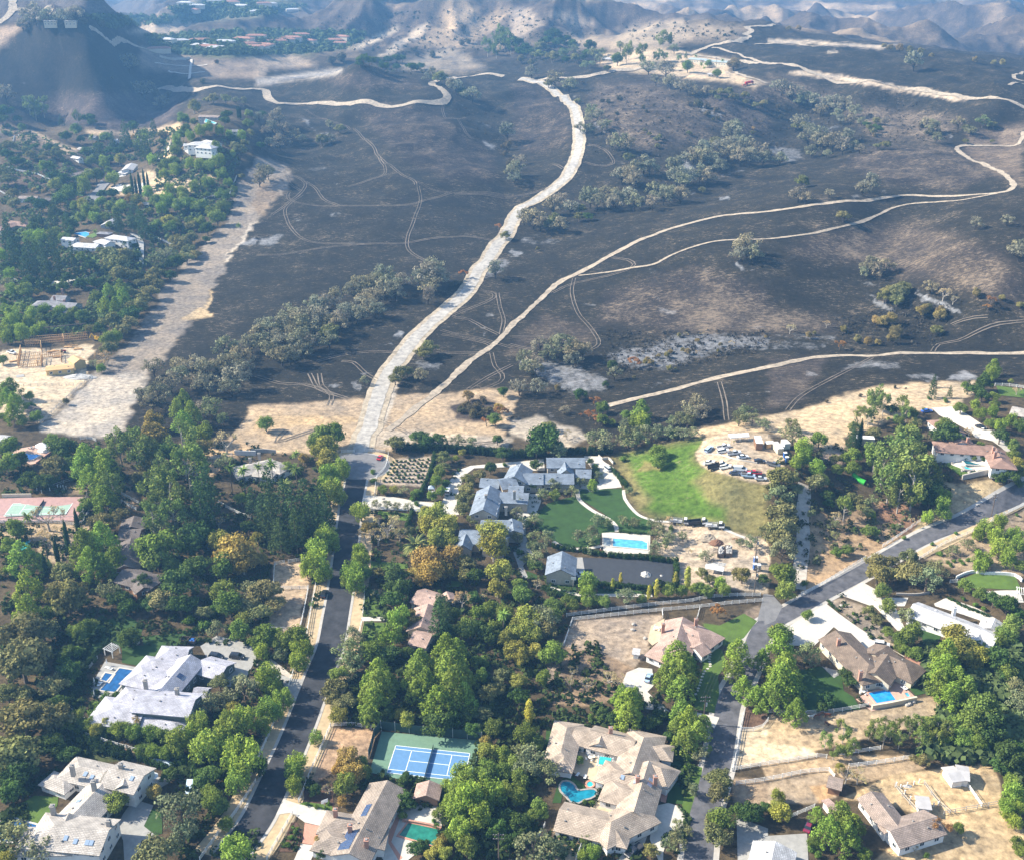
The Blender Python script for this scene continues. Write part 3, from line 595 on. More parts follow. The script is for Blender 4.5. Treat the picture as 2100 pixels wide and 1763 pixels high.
def leaves_arrays(cl, rng, leaf, per, up=0.25, droop=0.0):
    leaf = leaf*.8; per = per*1.45
    """cl: list of (x, y, z, rx, rz): leaf quads over every clump"""
    C = []; T = []
    for (x, y, z, rx, rz) in cl:
        k = max(4, int(per*(rx*rx*0.6+rx*rz*0.4)/(0.17*0.17)))
        d = rng.normal(size=(k, 3)); d /= np.linalg.norm(d, axis=1)[:, None]
        rad = rng.uniform(0.6, 1.22, k)[:, None]
        p = np.array((x, y, z))+d*rad*np.array((rx, rx, rz))
        nrm = d*1.0+rng.normal(size=(k, 3))*0.5+np.array((0, 0, up)); nrm /= np.linalg.norm(nrm, axis=1)[:, None]
        t = np.cross(nrm, rng.normal(size=(k, 3))); t /= np.linalg.norm(t, axis=1)[:, None]; bt = np.cross(nrm, t)
        s = leaf*rng.uniform(0.55, 1.25, k)[:, None]; ct = rng.uniform(0.72, 1.3)
        if droop: bt = bt*(1-droop)+np.array((0, 0, -1))*droop; s2 = s*1.7
        else: s2 = s
        q = np.stack([p-t*s-bt*s2, p+t*s-bt*s2, p+t*s*0.8+bt*s2, p-t*s*0.8+bt*s2], 1)
        C.append(q); T.append(np.repeat(ct*rng.uniform(0.75, 1.25, k), 1))
    return np.concatenate(C), np.concatenate(T)
def leaf_mesh(name, Q, T, extra=None):
    k = len(Q); me = bpy.data.meshes.new(name)
    me.vertices.add(k*4); me.vertices.foreach_set('co', Q.astype('f').ravel())
    me.loops.add(k*4); me.loops.foreach_set('vertex_index', np.arange(k*4, dtype=np.int32))
    me.polygons.add(k); me.polygons.foreach_set('loop_start', np.arange(k, dtype=np.int32)*4); me.polygons.foreach_set('loop_total', np.full(k, 4, np.int32))
    a = me.attributes.new('leaf_tone', 'FLOAT_COLOR', 'FACE'); a.data.foreach_set('color', np.repeat(T.astype('f')[:, None], 4, 1).ravel())
    me.materials.append(leafm); me.update(); return me
def clumps(shape, rng):
    c = []
    if shape == 'round':
        for i in range(26):
            a = rng.uniform(0, 6.283); h = rng.uniform(-0.6, 1)
            r = math.sqrt(max(0, 1-h*h))*rng.uniform(0.62, 1.0); s = rng.uniform(0.11, 0.18)
            c.append((r*0.36*math.cos(a), r*0.36*math.sin(a), 0.48+0.29*h*rng.uniform(0.75, 1.1), s, s*0.85))
        c.append((0, 0, 0.5, 0.24, 0.2))
    elif shape == 'oak':
        for i in range(28):
            a = rng.uniform(0, 6.283); h = rng.uniform(-0.4, 1); r = math.sqrt(max(0, 1-h*h))*rng.uniform(0.5, 1.08); s = rng.uniform(0.08, 0.16)
            c.append((r*0.39*math.cos(a), r*0.37*math.sin(a), 0.40+0.22*h+rng.uniform(-.04, .05), s, s*0.7))
        c.append((0, 0, 0.42, 0.22, 0.13))
    elif shape == 'sparse':
        for i in range(24):
            a = rng.uniform(0, 6.283); h = rng.uniform(-0.5, 1); r = math.sqrt(max(0, 1-h*h))*rng.uniform(0.4, 1.1); s = rng.uniform(0.07, 0.13)
            c.append((r*0.40*math.cos(a), r*0.38*math.sin(a), 0.42+0.26*h+rng.uniform(-.05, .05), s, s*0.75))
    elif shape == 'pine':
        for i in range(46):
            h = (i+rng.uniform(0, 1))/46; a = i*2.4+rng.uniform(-.4, .4); r = (0.42*(1-h**1.7)+0.04)*rng.uniform(0.75, 1.08); s = rng.uniform(0.075, 0.13)*(1.15-0.5*h)
            c.append((r*math.cos(a), r*math.sin(a), 0.24+0.98*h, s, s*1.1))
        for h in (0.35, 0.6, 0.85): c.append((0, 0, 0.2+h, 0.24*(1.1-h), 0.2))
    elif shape == 'conifer':
        for i in range(54):
            h = (i+rng.uniform(0, 1))/54; a = i*2.4+rng.uniform(-.4, .4); r = 0.40*(1-h)**0.75*rng.uniform(0.7, 1.1)+0.02; s = rng.uniform(0.06, 0.10)*(1.2-0.6*h)
            c.append((r*math.cos(a), r*math.sin(a), 0.18+1.5*h, s, s*0.9))
        for h in (0.3, 0.6, 0.9, 1.2): c.append((0, 0, 0.2+h, 0.22*(1.4-h), 0.22))
    elif shape == 'euca':
        for i in range(24):
            a = rng.uniform(0, 6.283); h = rng.uniform(0, 1); r = (0.18+0.26*math.sin(3.0*h**0.8))*rng.uniform(0.4, 1.05); s = rng.uniform(0.075, 0.14)
            c.append((r*math.cos(a), r*math.sin(a), 0.42+0.82*h, s, s*1.15))
    elif shape == 'pepper':
        for i in range(26):
            a = rng.uniform(0, 6.283); h = rng.uniform(-0.75, 1); r = math.sqrt(max(0, 1-h*h*0.8))*rng.uniform(0.6, 1.05); s = rng.uniform(0.10, 0.16)
            c.append((r*0.35*math.cos(a), r*0.35*math.sin(a), 0.50+0.34*h, s, s*1.25))
        c.append((0, 0, 0.5, 0.22, 0.24))
    elif shape == 'poplar':
        for i in range(34):
            h = (i+.5)/34; a = i*2.4; r = 0.30*math.sin(3.14*min(1, h*0.92+0.12))**0.7*rng.uniform(0.3, 1.1)
            s = rng.uniform(0.15, 0.24); c.append((r*math.cos(a), r*math.sin(a), 0.3+2.3*h, s, s*1.3))
    elif shape == 'cypress':
        for i in range(26):
            h = (i+.5)/26; w_ = 0.48*math.sin(3.14*min(1, h*0.8+0.2))**0.6; c.append((rng.uniform(-.04, .04), rng.uniform(-.04, .04), 0.25+6.3*h, w_, 0.30))
    elif shape == 'shrub':
        for i in range(9):
            a = rng.uniform(0, 6.283); r = rng.uniform(0.05, 0.3); s = rng.uniform(0.16, 0.24); c.append((r*math.cos(a), r*math.sin(a), 0.3+rng.uniform(-.1, .2), s, s*0.9))
    return c
# shape: (height/width of crown centre, clump leaf size, leaves per clump, trunk top, trunk radius, leaf up bias, droop)
SH = {'round': (0.47, .026, 105, .45, .028, .25, 0), 'oak': (0.42, .027, 120, .36, .03, .3, 0), 'sparse': (0.44, .024, 85, .42, .024, .3, 0), 'pine': (0.66, .026, 95, .9, .022, .5, 0),
      'conifer': (0.75, .026, 80, 1.3, .02, .2, 0), 'euca': (0.82, .025, 100, .95, .022, .1, .3), 'pepper': (0.5, .024, 95, .45, .03, .1, .35), 'poplar': (1.45, .05, 30, 2.2, .03, .1, 0),
      'cypress': (3.3, .07, 26, 2.0, .05, .1, 0), 'shrub': (0.33, .045, 40, .2, .02, .3, 0)}
CROWNS = {}; TRUNKS = {}
def tree_meshes(shape, v, trunkmat, name):
    key = (shape, v)
    if key not in CROWNS:
        rng = np.random.default_rng(hash(shape) % 1 + 100*v+len(shape)*7); cl = clumps(shape, rng); _, leaf, per, tt, tr_, up, dr = SH[shape]
        CROWNS[key] = (leaf_mesh('crown', *leaves_arrays(cl, rng, leaf, per, up, dr)), cl)
    tk = (shape, v, trunkmat.name)
    if tk not in TRUNKS:
        cl = CROWNS[key][1]; tt, tr_ = SH[shape][3:5]; b = MB(); rr = random.Random(v)
        if shape != 'shrub':
            b.tube([(0, 0, -0.06), (0.01, 0, tt*0.35), (rr.uniform(-.03, .03), rr.uniform(-.03, .03), tt)], [tr_*1.35, tr_, tr_*0.45], 6)
            if shape in ('round', 'oak', 'sparse', 'euca', 'pepper', 'pine'):
                for q in rr.sample(cl, min(len(cl), 14 if shape in ('sparse', 'euca') else 7)):
                    z0 = min(tt*0.9, max(tt*0.3, q[2]-0.25)); b.tube([(0.005, 0, z0), (q[0]*.5, q[1]*.5, (z0+q[2])/2-0.02), (q[0], q[1], q[2])], [tr_*.5, tr_*.33, tr_*.12], 4, cap=False)
        else:
            for k in range(4): b.tube([(0, 0, -.05), (rr.uniform(-.15, .15), rr.uniform(-.15, .15), .25)], [.02, .01], 4)
        TRUNKS[tk] = b.mesh('trunk', [trunkmat])
    return CROWNS[key][0], TRUNKS[tk]
# palm and bare tree are built apart
def palm_meshes(kind):
    if ('palm', kind) in CROWNS: return CROWNS[('palm', kind)]
    rng = np.random.default_rng(5); Q = []; fat = kind == 'date'
    n_ = 60 if fat else 34; L = 0.5; zc = 0.62 if fat else 1.75
    for i in range(n_):
        a = i*2.399; el = rng.uniform(-0.35, 1.25); p = np.array((0, 0, zc)); d = np.array((math.cos(a)*math.cos(el), math.sin(a)*math.cos(el), math.sin(el)))
        side = np.array((-math.sin(a), math.cos(a), 0)); seg = 6; w_ = 0.045
        for j in range(seg):
            p2 = p+d*L/seg; ww = w_*(1-j/seg)+.008; w2 = w_*(1-(j+1)/seg)+.008
            for sgn in (-1, 1):
                dn = np.array((0, 0, -0.6)); Q.append([p, p2, p2+(side*sgn+dn)*w2*1.5, p+(side*sgn+dn)*ww*1.5])
            p = p2; d = d+np.array((0, 0, -0.22)); d /= np.linalg.norm(d)
    Q = np.array(Q); cm = leaf_mesh('fronds', Q, rng.uniform(.7, 1.3, len(Q)))
    b = MB()
    if fat: b.tube([(0, 0, -.05), (0, 0, .35), (0, 0, zc)], [.05, .06, .07], 8)
    else: b.tube([(0, 0, -.05), (.02, 0, .9), (0, 0, zc)], [.03, .022, .025], 7)
    CROWNS[('palm', kind)] = (cm, b.mesh('trunk', [barkm])); return CROWNS[('palm', kind)]
def bare_meshes(v, dense, tm):
    key = ('bare', v, dense, tm.name)
    if key in CROWNS: return CROWNS[key]
    rr = random.Random(v+50); b = MB(); tips = []
    b.tube([(0, 0, -.05), (.02, 0, .22)], [.035, .026], 6)
    def grow(p, d, l, r, dep):
        q = p+d*l; b.tube([p, (p+q)/2+Vector((rr.uniform(-.02, .02), rr.uniform(-.02, .02), 0)), q], [r, r*.8, r*.55], 4, cap=False)
        if dep == 0: tips.append(q); return
        for k in range(rr.choice((2, 3, 3))):
            nd = (d+Vector((rr.uniform(-.8, .8), rr.uniform(-.8, .8), rr.uniform(-.15, .55)))).normalized(); grow(q, nd, l*rr.uniform(.62, .85), r*.6, dep-1)
    for k in range(4):
        a = k*1.57+rr.uniform(-.4, .4); grow(Vector((.02, 0, .2)), Vector((math.cos(a)*.8, math.sin(a)*.8, .75)).normalized(), .17, .018, 4)
    tw = b.mesh('trunk', [tm]); rng = np.random.default_rng(v)
    sel = [t for t in tips if rr.random() < (0.9 if dense else 0.25)]
    cm = leaf_mesh('crown', *leaves_arrays([(t.x, t.y, t.z, .05, .045) for t in sel], rng, .014, 170 if dense else 110, .3, 0))
    CROWNS[key] = (cm, tw); return CROWNS[key]
KD = {  # kind: (object name, category, shape, colour, adjective + kind for labels, group, trunk)
 'g': ('shade_tree', 'tree', 'round', (0.072, 0.102, 0.030), 'mid green round-crowned tree', 'mid green garden trees', 0),
 'd': ('oak_tree', 'oak tree', 'oak', (0.032, 0.055, 0.020), 'dark green broad oak', 'dark green oaks', 0),
 'o': ('live_oak_tree', 'oak tree', 'oak', (0.085, 0.088, 0.048), 'dull olive-grey oak', 'olive-grey oaks', 0),
 'l': ('pepper_tree', 'tree', 'pepper', (0.105, 0.150, 0.036), 'light green weeping pepper tree', 'light green pepper trees', 0),
 'y': ('autumn_tree', 'tree', 'round', (0.122, 0.128, 0.038), 'yellow-green autumn tree', 'yellowing trees', 1),
 'r': ('sycamore_tree', 'tree', 'round', (0.145, 0.112, 0.045), 'orange-brown autumn tree', 'orange autumn trees', 1),
 'p': ('pine_tree', 'pine tree', 'pine', (0.085, 0.125, 0.030), 'bright green bushy pine', 'bright green pines', 0),
 'P': ('conifer_tree', 'conifer', 'conifer', (0.028, 0.048, 0.024), 'dark blue-green pointed conifer', 'dark conifers', 0),
 'e': ('eucalyptus_tree', 'eucalyptus', 'euca', (0.072, 0.098, 0.036), 'tall airy eucalyptus', 'tall eucalyptus trees', 1),
 's': ('olive_tree', 'olive tree', 'sparse', (0.092, 0.108, 0.074), 'silvery grey-green olive tree', 'silvery olive trees', 0),
 'b': ('scorched_oak', 'oak tree', 'sparse', (0.106, 0.106, 0.096), 'scorched grey-brown oak', 'scorched oaks of the burn', 2),
 'B': ('charred_bush', 'bush', 'shrub', (0.055, 0.050, 0.040), 'small charred dark bush', 'charred bushes of the burn', 2),
 'h': ('dry_bush', 'bush', 'round', (0.115, 0.098, 0.055), 'dry golden-brown bush', 'dry golden bushes', 2),
 'v': ('poplar_tree', 'poplar', 'poplar', (0.19, 0.19, 0.05), 'narrow yellowish poplar', 'narrow poplars', 1),
 'c': ('cypress_tree', 'cypress', 'cypress', (0.022, 0.042, 0.020), 'thin dark pencil cypress', 'pencil cypresses', 0),
 'u': ('garden_shrub', 'shrub', 'shrub', (0.055, 0.095, 0.025), 'small clipped green shrub', 'small green garden shrubs', 0),
 'k': ('palm_tree', 'palm tree', 'palm', (0.085, 0.12, 0.04), 'slender palm tree', 'slender palms', 0),
 'K': ('date_palm', 'palm tree', 'date', (0.10, 0.13, 0.06), 'stout date palm with long fronds', 'date palms', 0),
 'n': ('bare_tree', 'tree', 'bare', (0.20, 0.165, 0.12), 'nearly leafless grey-brown tree', 'nearly bare trees', 0),
 'R': ('rusty_tree', 'tree', 'bared', (0.15, 0.082, 0.045), 'dry rust-leaved tree with bare twigs', 'rusty dry trees', 0)}
TREES = """D0 o 180,150,430 60,400,200 430,330,230 200,400,180 200,620,420 430,600,300 100,900,400 1800,310,150 1260,1700,330 340,560,200 20,600,160 300,100,250
d 560,230,200 420,830,240 1720,1080,220 1390,1060,140 90,1200,220 170,1050,260 560,900,170 60,1090,170 560,60,150 480,480,160
u 530,120,120 640,60,100 620,160,110 640,250,90 580,300,100 860,430,110 950,415,70 800,500,80 770,560,90 1510,950,70 700,680,110 760,660,100 620,640,110 650,700,90
g 640,600,150 560,640,140 720,640,130 1000,690,150 1100,720,150 1230,720,160 1330,740,140 1420,720,110 930,680,110 950,1290,190 1850,1470,140 450,1700,140 1760,1280,190 1720,1200,130 1800,1330,150 1160,860,130 1260,870,140 1370,890,140 1450,880,120
y 870,640,120 790,700,100 60,1750,150 1910,520,110 r 1150,620,140 1270,1210,140
l 1470,790,250 1620,690,230 1700,850,280 1880,700,270 2010,640,250 2000,950,330 1950,1120,230 1950,1700,280 1850,820,220 1560,770,180
s 1700,480,180 1830,440,140 2000,370,200 1490,1400,330 1500,1560,230 130,1600,280 330,1680,230 1640,560,140 1960,290,130 380,1560,140
C0 g 80,130,180 60,280,200 1690,30,190 720,620,100 340,1330,120 1290,960,360 1290,1060,240 1830,1130,220 1830,1320,210 1880,1430,230 1960,1650,190 700,1620,150 650,1660,130 760,1590,110 120,830,180 60,950,160 1980,570,130 430,90,130 600,1640,110 1400,1120,140
d 170,250,160 350,430,170 520,170,220 1380,190,200 1200,470,150 1600,870,260 1560,980,180 1620,1130,240 1450,1280,300 1480,1450,220 1050,1700,190 2040,800,140 600,290,170 250,400,160 480,330,170 960,1380,170 380,1500,160 560,250,130 1180,1250,150 1250,1430,170 1050,1450,160
o 440,300,200 1650,150,190 1230,300,170 850,780,230 480,1300,190 530,1170,210 560,1400,300 1350,1380,240 2030,1450,180 1670,1500,140 200,1680,360 350,1640,240 40,1160,120 420,360,180 1140,400,150 990,700,140 790,820,140
p 700,240,200 680,300,200 820,260,220 870,340,220 830,430,170 740,400,180 860,570,190 180,1040,230 230,1290,210 230,1480,220 700,980,230 840,930,230 940,1060,170 740,1120,210 830,1130,200 330,1090,150 820,540,130
e 980,150,200 1100,130,230 1200,190,200 1500,110,230 1540,330,280 1280,480,230 1400,600,230 1420,720,210 1250,730,190 1150,240,180 1330,330,170 920,460,170 1600,250,170 1390,480,170 1300,640,160
P 1680,560,260 1650,700,230 950,350,150 2070,620,150 1540,870,150 1700,480,200 1600,640,190 r 1920,1000,330 1990,1080,240 1860,1060,210 1240,50,230 y 1800,920,190 2000,1540,140 1330,80,130
s 1850,280,140 900,1330,160 1360,820,170 2040,1330,150 1780,1640,130 n 390,730,250 400,870,190 1850,110,210 1520,330,200 1330,600,150 1790,760,110
k 240,780,90 1890,370,100 2000,390,100 c 635,785,30 550,900,32 465,1010,30 370,1120,28
u 60,100,70 620,1680,90 690,1700,90 1600,1400,110 1750,1480,110 1560,1560,100 1680,1600,90 440,410,90 360,420,90 280,440,90 200,420,90 680,640,90 690,580,70
C1 g 530,70,180 640,60,190 490,120,150 255,310,100 60,1700,230 330,1720,230 200,1740,180 1730,1640,190 1930,1480,160 2040,1500,160 1500,360,100 1480,430,120 1440,550,80 1520,510,80 1040,490,75 1310,520,80 1960,1620,150 1830,1520,150 150,1680,140 1640,1520,110
y 580,180,230 590,260,190 20,890,100 1470,700,230 1550,800,220 1420,800,180 1500,880,200 1600,920,150 1950,850,240 1950,980,230 2000,1150,220 1980,1300,170 1640,230,50 1690,190,55 2050,1720,150 1400,670,120 1890,930,150 1880,800,130 1130,490,75
l 600,400,220 700,340,160 600,540,220 690,560,120 640,470,160 570,880,220 630,930,150 500,980,220 500,1120,240 420,1150,140 860,670,170 850,1010,140 850,1090,200 780,1170,180 820,1250,190 900,1160,130 1180,1560,200 1100,1680,210 540,700,120 560,1180,150 740,1230,120
P 110,560,220 230,620,240 400,600,240 530,650,210 130,760,240 300,760,240 450,760,230 200,900,200 330,870,210 570,740,190 50,680,180 60,800,150 1510,1460,170 1500,1590,220 1140,1200,150 1560,1520,150 160,880,150 400,860,150
d 1340,60,150 1400,100,130 1500,90,120 2020,200,120 1160,1210,190 1160,1320,210 1130,1410,190 1790,1200,150 1900,1680,190 1920,320,100 1230,1290,150 1980,90,80 1580,1660,150 1780,1380,140 1830,1620,140
o 90,1340,260 40,1500,190 1140,120,160 1540,230,130 1540,300,110 1730,480,140 1720,560,150 1700,650,140 1790,730,100 1740,400,110 1830,370,110 1250,830,110 1720,1100,170 1000,1170,120 1270,1560,170 150,1430,170 1720,1200,130 1670,1180,110
r 390,240,80 30,1070,130 920,790,120 1400,1080,260 1440,1180,240 1620,1050,200 1330,1150,180 1540,1150,170 1370,1220,150 n 1080,790,240 1000,870,190 900,880,150 1690,1400,160 1860,1380,60 990,1340,80 1180,850,150
s 1660,100,85 1770,110,85 790,1690,140 1215,510,75 985,610,65 1075,620,65 1160,625,60 1250,635,70 830,1740,120 k 330,240,75 130,340,100 330,380,95 20,340,80 2030,1570,100 K 1310,970,220 240,470,150
u 1020,680,45 1000,1060,50 960,340,45 960,415,55 1050,690,40 1320,600,50 1280,560,50 1350,520,50 2040,280,40 1560,430,70 1560,500,60
C2 d 270,90,260 200,160,170 340,150,150 1350,30,90 165,460,85 200,290,90 380,1450,140 2060,1230,90 240,60,150 640,260,50 680,300,50 190,1110,130 g 1200,180,150 1200,250,140 680,330,60 350,540,85 770,1410,120 500,1440,110 350,1510,130 80,1340,170 60,1270,130 1280,1330,100 1390,1330,90 1540,1310,100 1600,1330,100 1500,1300,90 320,1420,100 700,1390,110 450,1400,90 620,1420,90 1060,1390,80
s 370,170,140 700,90,180 780,120,160 960,60,200 1020,90,160 1190,40,130 1100,40,120 1280,30,100 1380,40,100 1470,30,95 560,440,85 490,510,90 350,460,120 255,535,85 80,600,100 190,750,120 80,770,85 40,690,80 45,890,90 180,890,95 280,900,105 230,980,110 200,1070,130 540,880,85 650,860,120 700,750,105 780,770,70 910,750,75 1010,760,75 1165,770,95 1215,830,85 1280,880,95 1170,960,85 1400,880,70 1590,1040,90 1960,930,120 1870,930,60 930,1370,140 250,1560,200 960,500,60 2080,850,140 1260,940,80 700,380,75 640,1000,50 1170,870,80 1160,1010,60 640,920,70 500,1540,0 170,970,90
o 130,1060,90 1890,1190,170 1560,1180,90 1620,1230,85 300,1640,160 l 620,1240,170 620,1340,140 660,470,85 1710,1260,110 1740,1310,100 y 130,1530,220 90,1640,220 60,1580,150 180,1690,150 u 910,235,55 1300,800,50 130,760,60 250,120,40 60,1000,60 300,1100,60
v 1125,1330,38 1185,1310,45 1440,1230,55 1340,1230,40 890,1230,30 825,1270,32 n 1290,740,65 1380,790,65 1450,990,55 200,1270,90 450,40,90 R 1690,1490,130 1830,900,40
C3 s 200,60,160 80,560,200 120,1010,200 850,600,110 820,690,90 1130,690,55 1300,1240,200 1390,1140,150 1640,950,85 1520,990,75 1150,1540,140 350,690,70 1220,1180,150 1350,1200,140 560,780,70 550,870,60 1470,1020,60 g 420,80,140 560,330,90 700,320,130 1150,60,200 130,1200,210 150,1330,180 820,830,110 870,840,75 560,1010,80 650,990,85 940,1320,140 980,1440,140 1620,1280,130 1750,1350,120 1990,1590,180 1950,1680,180 330,1520,95 110,1680,200 980,1660,90 1190,1690,200 1080,1720,140 2000,120,110 2010,220,100 2070,1120,90 1900,1720,140 60,1140,110 1690,230,40 700,220,140 1740,120,60 440,420,120 620,250,80
l 290,150,170 290,230,150 230,270,110 400,310,140 1430,640,150 1310,710,120 1380,520,150 1780,800,150 1890,770,140 1860,890,150 2010,880,140 1900,980,170 1750,1060,150 1960,1060,150 2040,950,140 1740,1120,110 1440,560,130 1460,700,90 850,700,70 1720,860,100
P 700,60,130 1190,30,120 690,120,100 c 755,60,30 o 870,30,130 130,400,230 140,700,270 110,820,240 110,920,220 400,430,170 750,580,100 680,560,90 880,1080,200 900,1190,210 1160,1050,160 1150,1180,200 1030,1180,150 840,1480,120 890,1560,95 60,480,160 130,600,160 1020,1080,110 240,480,120 780,640,90 560,250,90
e 1050,170,280 1150,300,310 950,280,230 1200,450,290 1000,430,230 1080,540,190 1300,350,220 630,640,140 1120,120,200 1230,260,200 880,210,180 1060,360,200 1180,560,150 d 490,540,100 1330,560,180 1480,50,200 1400,50,160 1900,60,140 1980,370,160 1850,1400,140 1960,1440,180 1310,450,160 1250,580,130 1900,400,100 2050,1500,130 1380,430,110 500,600,80
y 1540,1710,220 2040,290,140 80,1640,130 2080,350,90 n 550,720,110 1180,760,70 1650,20,80 u 1620,230,38 1770,235,38 1475,1080,35 1500,1105,35 1525,1070,35 1575,1065,35 1600,1090,35 1640,1060,35 1410,1010,50 620,1440,25 700,1500,25 740,1550,25 1700,1430,45 1770,1460,45 2040,690,30 1350,930,35 1540,840,35 1030,790,45 1120,880,40 710,810,40 1600,1380,40 2060,430,80 300,1250,60
D3 p 90,60,240 140,200,230 110,330,260 200,330,180 60,450,220 230,560,170 1450,110,220 1450,220,220 1400,310,180 1550,290,200 1630,360,200 1500,420,190 600,1400,190 700,1480,190 500,1540,220 640,1600,210 400,1390,120 640,1500,180 s 320,80,160 350,130,130 2050,380,170 2060,500,170 2040,450,150 2090,600,120 d 640,230,140 670,300,120 490,450,150 1880,130,220 1850,680,260 1780,740,200 1990,920,250 1900,980,150 2040,860,170 1920,250,120 440,500,110
g 1130,50,110 1220,80,130 1960,230,150 1650,640,230 1600,760,190 1750,540,270 1820,600,190 390,1610,130 2040,1620,130 1560,1510,90 800,1730,120 1700,480,170 1530,640,150 2080,1700,100 1480,800,130 1720,820,150 1080,20,80 y 1600,50,270 1740,110,170 590,1010,80 80,1250,130 110,1380,170 60,1330,120 1680,150,150 1500,40,140
e 470,790,95 620,720,120 640,840,115 540,880,85 830,720,85 880,700,100 960,660,75 950,780,100 1060,660,65 1080,780,100 1160,700,100 1230,650,100 1250,760,120 1320,680,100 1400,650,110 1380,760,120 1470,700,130 700,820,80 600,640,60 1130,620,60 1010,720,80 o 1280,950,100 1200,930,70
l 1990,1130,150 2010,1230,180 1960,1330,150 2030,1460,120 1980,1400,110 2060,1330,110 n 640,1080,170 740,1080,170 1250,1560,130 1210,1680,60 R 1400,1500,190 1300,1540,120 u 1300,1720,50 1240,900,45 410,1720,70 350,1660,70
D2 y 30,60,180 180,60,150 50,290,140 80,130,120 860,860,100 440,1700,0 g 330,80,210 270,270,140 110,740,200 200,800,140 60,1100,180 50,1240,160 220,1330,150 1720,1450,230 550,950,65 770,1600,50 600,1580,110 400,1130,0 30,960,150 30,1190,120 170,1400,110 250,1390,90 830,400,0 1220,20,0
d 60,430,180 60,1480,210 1200,600,150 830,600,120 1860,1360,160 1950,1380,200 1100,1450,60 740,560,90 1050,610,110 1280,760,90 1130,640,120 40,1600,150 1050,1500,50 v 140,560,75 s 270,1050,200 180,1680,260 360,1680,150 1550,910,120 1480,1190,110 1370,1490,90 1430,1530,80 1370,1620,170 1300,1640,120 170,950,230 120,1010,180 90,890,150
n 480,310,120 620,320,120 790,280,150 880,300,130 490,220,90 p 960,480,230 950,590,200 900,430,150 1010,440,140 1350,120,250 1380,230,260 1260,260,170 1390,370,200 1440,180,180 1390,560,180 1450,640,200 1520,740,200 1420,780,200 1850,90,210 1830,210,170 1900,360,180 2000,430,180 2050,130,140 1310,320,150 1570,640,150 1340,670,120
o 1700,1100,200 1700,1210,190 1650,1560,200 1740,1580,170 1650,1450,130 1140,1680,130 l 1200,880,70 660,1700,150 580,1740,100 1500,470,0 u 970,1520,70 700,1620,50 860,1540,60 1050,1340,45 560,840,60 640,850,60 700,850,60 650,600,70 720,600,70 1440,1000,70 1450,930,60 600,1280,50 660,1290,50 530,930,60 d 2000,1390,160 2080,1330,110
D1 l 50,50,140 370,60,180 360,140,170 100,280,230 220,450,180 90,540,190 60,660,160 490,750,130 330,960,180 320,1060,170 310,1150,160 1700,1080,220 1800,1130,230 1640,1210,220 1750,1290,280 1640,1360,220 1950,1230,220 1850,1400,240 1680,1520,200 1560,1160,110 160,360,150 180,550,150 1560,1320,120 s 200,80,110 760,60,190 790,150,180 770,240,130 130,260,150
d 30,1000,160 1100,80,180 1500,660,260 1240,1080,110 1200,1130,110 1210,1260,160 1260,1310,120 1990,1520,180 2050,1420,170 2050,1620,140 1310,1660,150 1380,1640,110 540,1700,110 480,1190,110 1600,620,200 1750,560,180 1180,1330,100 900,610,110 1100,560,130 1770,700,150 1050,130,130 1250,60,120
g 960,60,200 680,250,150 1830,150,150 1860,260,130 1950,680,150 2020,900,150 740,1150,200 1900,1030,200 2030,1040,170 2050,1180,160 1730,1660,190 1600,1560,140 870,950,110 880,1050,120 900,40,120 1500,1380,100 1200,1400,60 p 1000,240,210 1000,360,240 960,470,220 1080,320,160 900,420,140 930,580,130 1350,130,180 1310,240,210 1400,340,210 1560,80,230 1600,210,280 1620,360,280 1500,470,240 1700,430,200 1310,380,160 1650,40,170 1730,300,170 930,300,140
o 640,380,200 740,460,160 680,500,160 2020,260,150 1900,400,180 1970,360,130 620,440,130 1860,560,140 y 680,570,160 1230,620,160 1900,870,180 1440,1710,120 1550,1700,120 640,330,110 1180,570,100 1500,1640,100 r 760,940,210 790,1040,210 690,1010,140 700,1290,90 510,1620,90 1530,1610,90 1880,800,90 n 600,1180,110 500,1650,60
u 260,1640,60 290,1570,55 320,1530,40 300,1490,35 340,1500,30 1220,1400,50 1480,1480,50 1460,1440,40 420,1300,40 500,1320,40 560,1330,40 590,1290,40
A0 e 235,860,100 350,870,110 290,930,70 640,970,60 1180,1180,130 1090,960,0 P 500,1000,50 1030,1130,100 1260,1070,75 1200,1250,120 820,1270,90 450,1700,90 1100,1710,80 1150,1170,80 1140,1250,80 930,1190,70 1060,1180,70
d 50,930,120 20,990,100 140,980,65 720,970,110 760,1010,70 1090,1050,90 810,1210,90 720,1250,95 900,1240,80 290,1200,60 400,1210,80 540,1130,85 60,1280,90 140,1330,100 650,1490,90 520,1470,130 440,1460,90 330,1690,130 920,1600,90 840,1600,70 1860,950,90 1840,1000,80 1900,1130,60 900,1310,70 660,1150,60 980,1250,70 1010,1220,70 600,1530,60 250,1650,80 1340,1170,50
o 1330,1110,75 470,1270,100 80,1210,100 60,1480,100 110,1600,85 120,1660,110 1960,1240,100 2050,1100,75 1750,820,85 1850,825,80 380,1270,70 1980,1450,50 1700,830,60 250,1280,70 200,1230,60 350,1300,60 2000,1180,70 30,1420,80 1920,1200,70
g 620,1070,80 180,1050,70 870,1130,90 380,1370,130 740,1330,80 890,1410,60 730,1440,120 790,1450,100 560,1600,130 490,1640,100 830,1660,90 1500,980,110 1530,1080,85 1480,1110,75 1440,1230,80 1430,1320,75 1720,1060,90 1770,1210,75 1800,1250,70 1820,1440,90 1830,1610,110 1830,1690,120 1540,1670,120 1650,1700,100 1280,1660,100 1450,1700,110 1360,1370,100 1730,1740,110 1050,1580,85 2040,1020,75 1920,1560,55 1430,1260,70 1600,1700,90 1500,1640,90 900,1700,80 960,1740,80 2040,940,65 620,1690,80 1590,1000,60 1700,1600,50 1460,1400,60
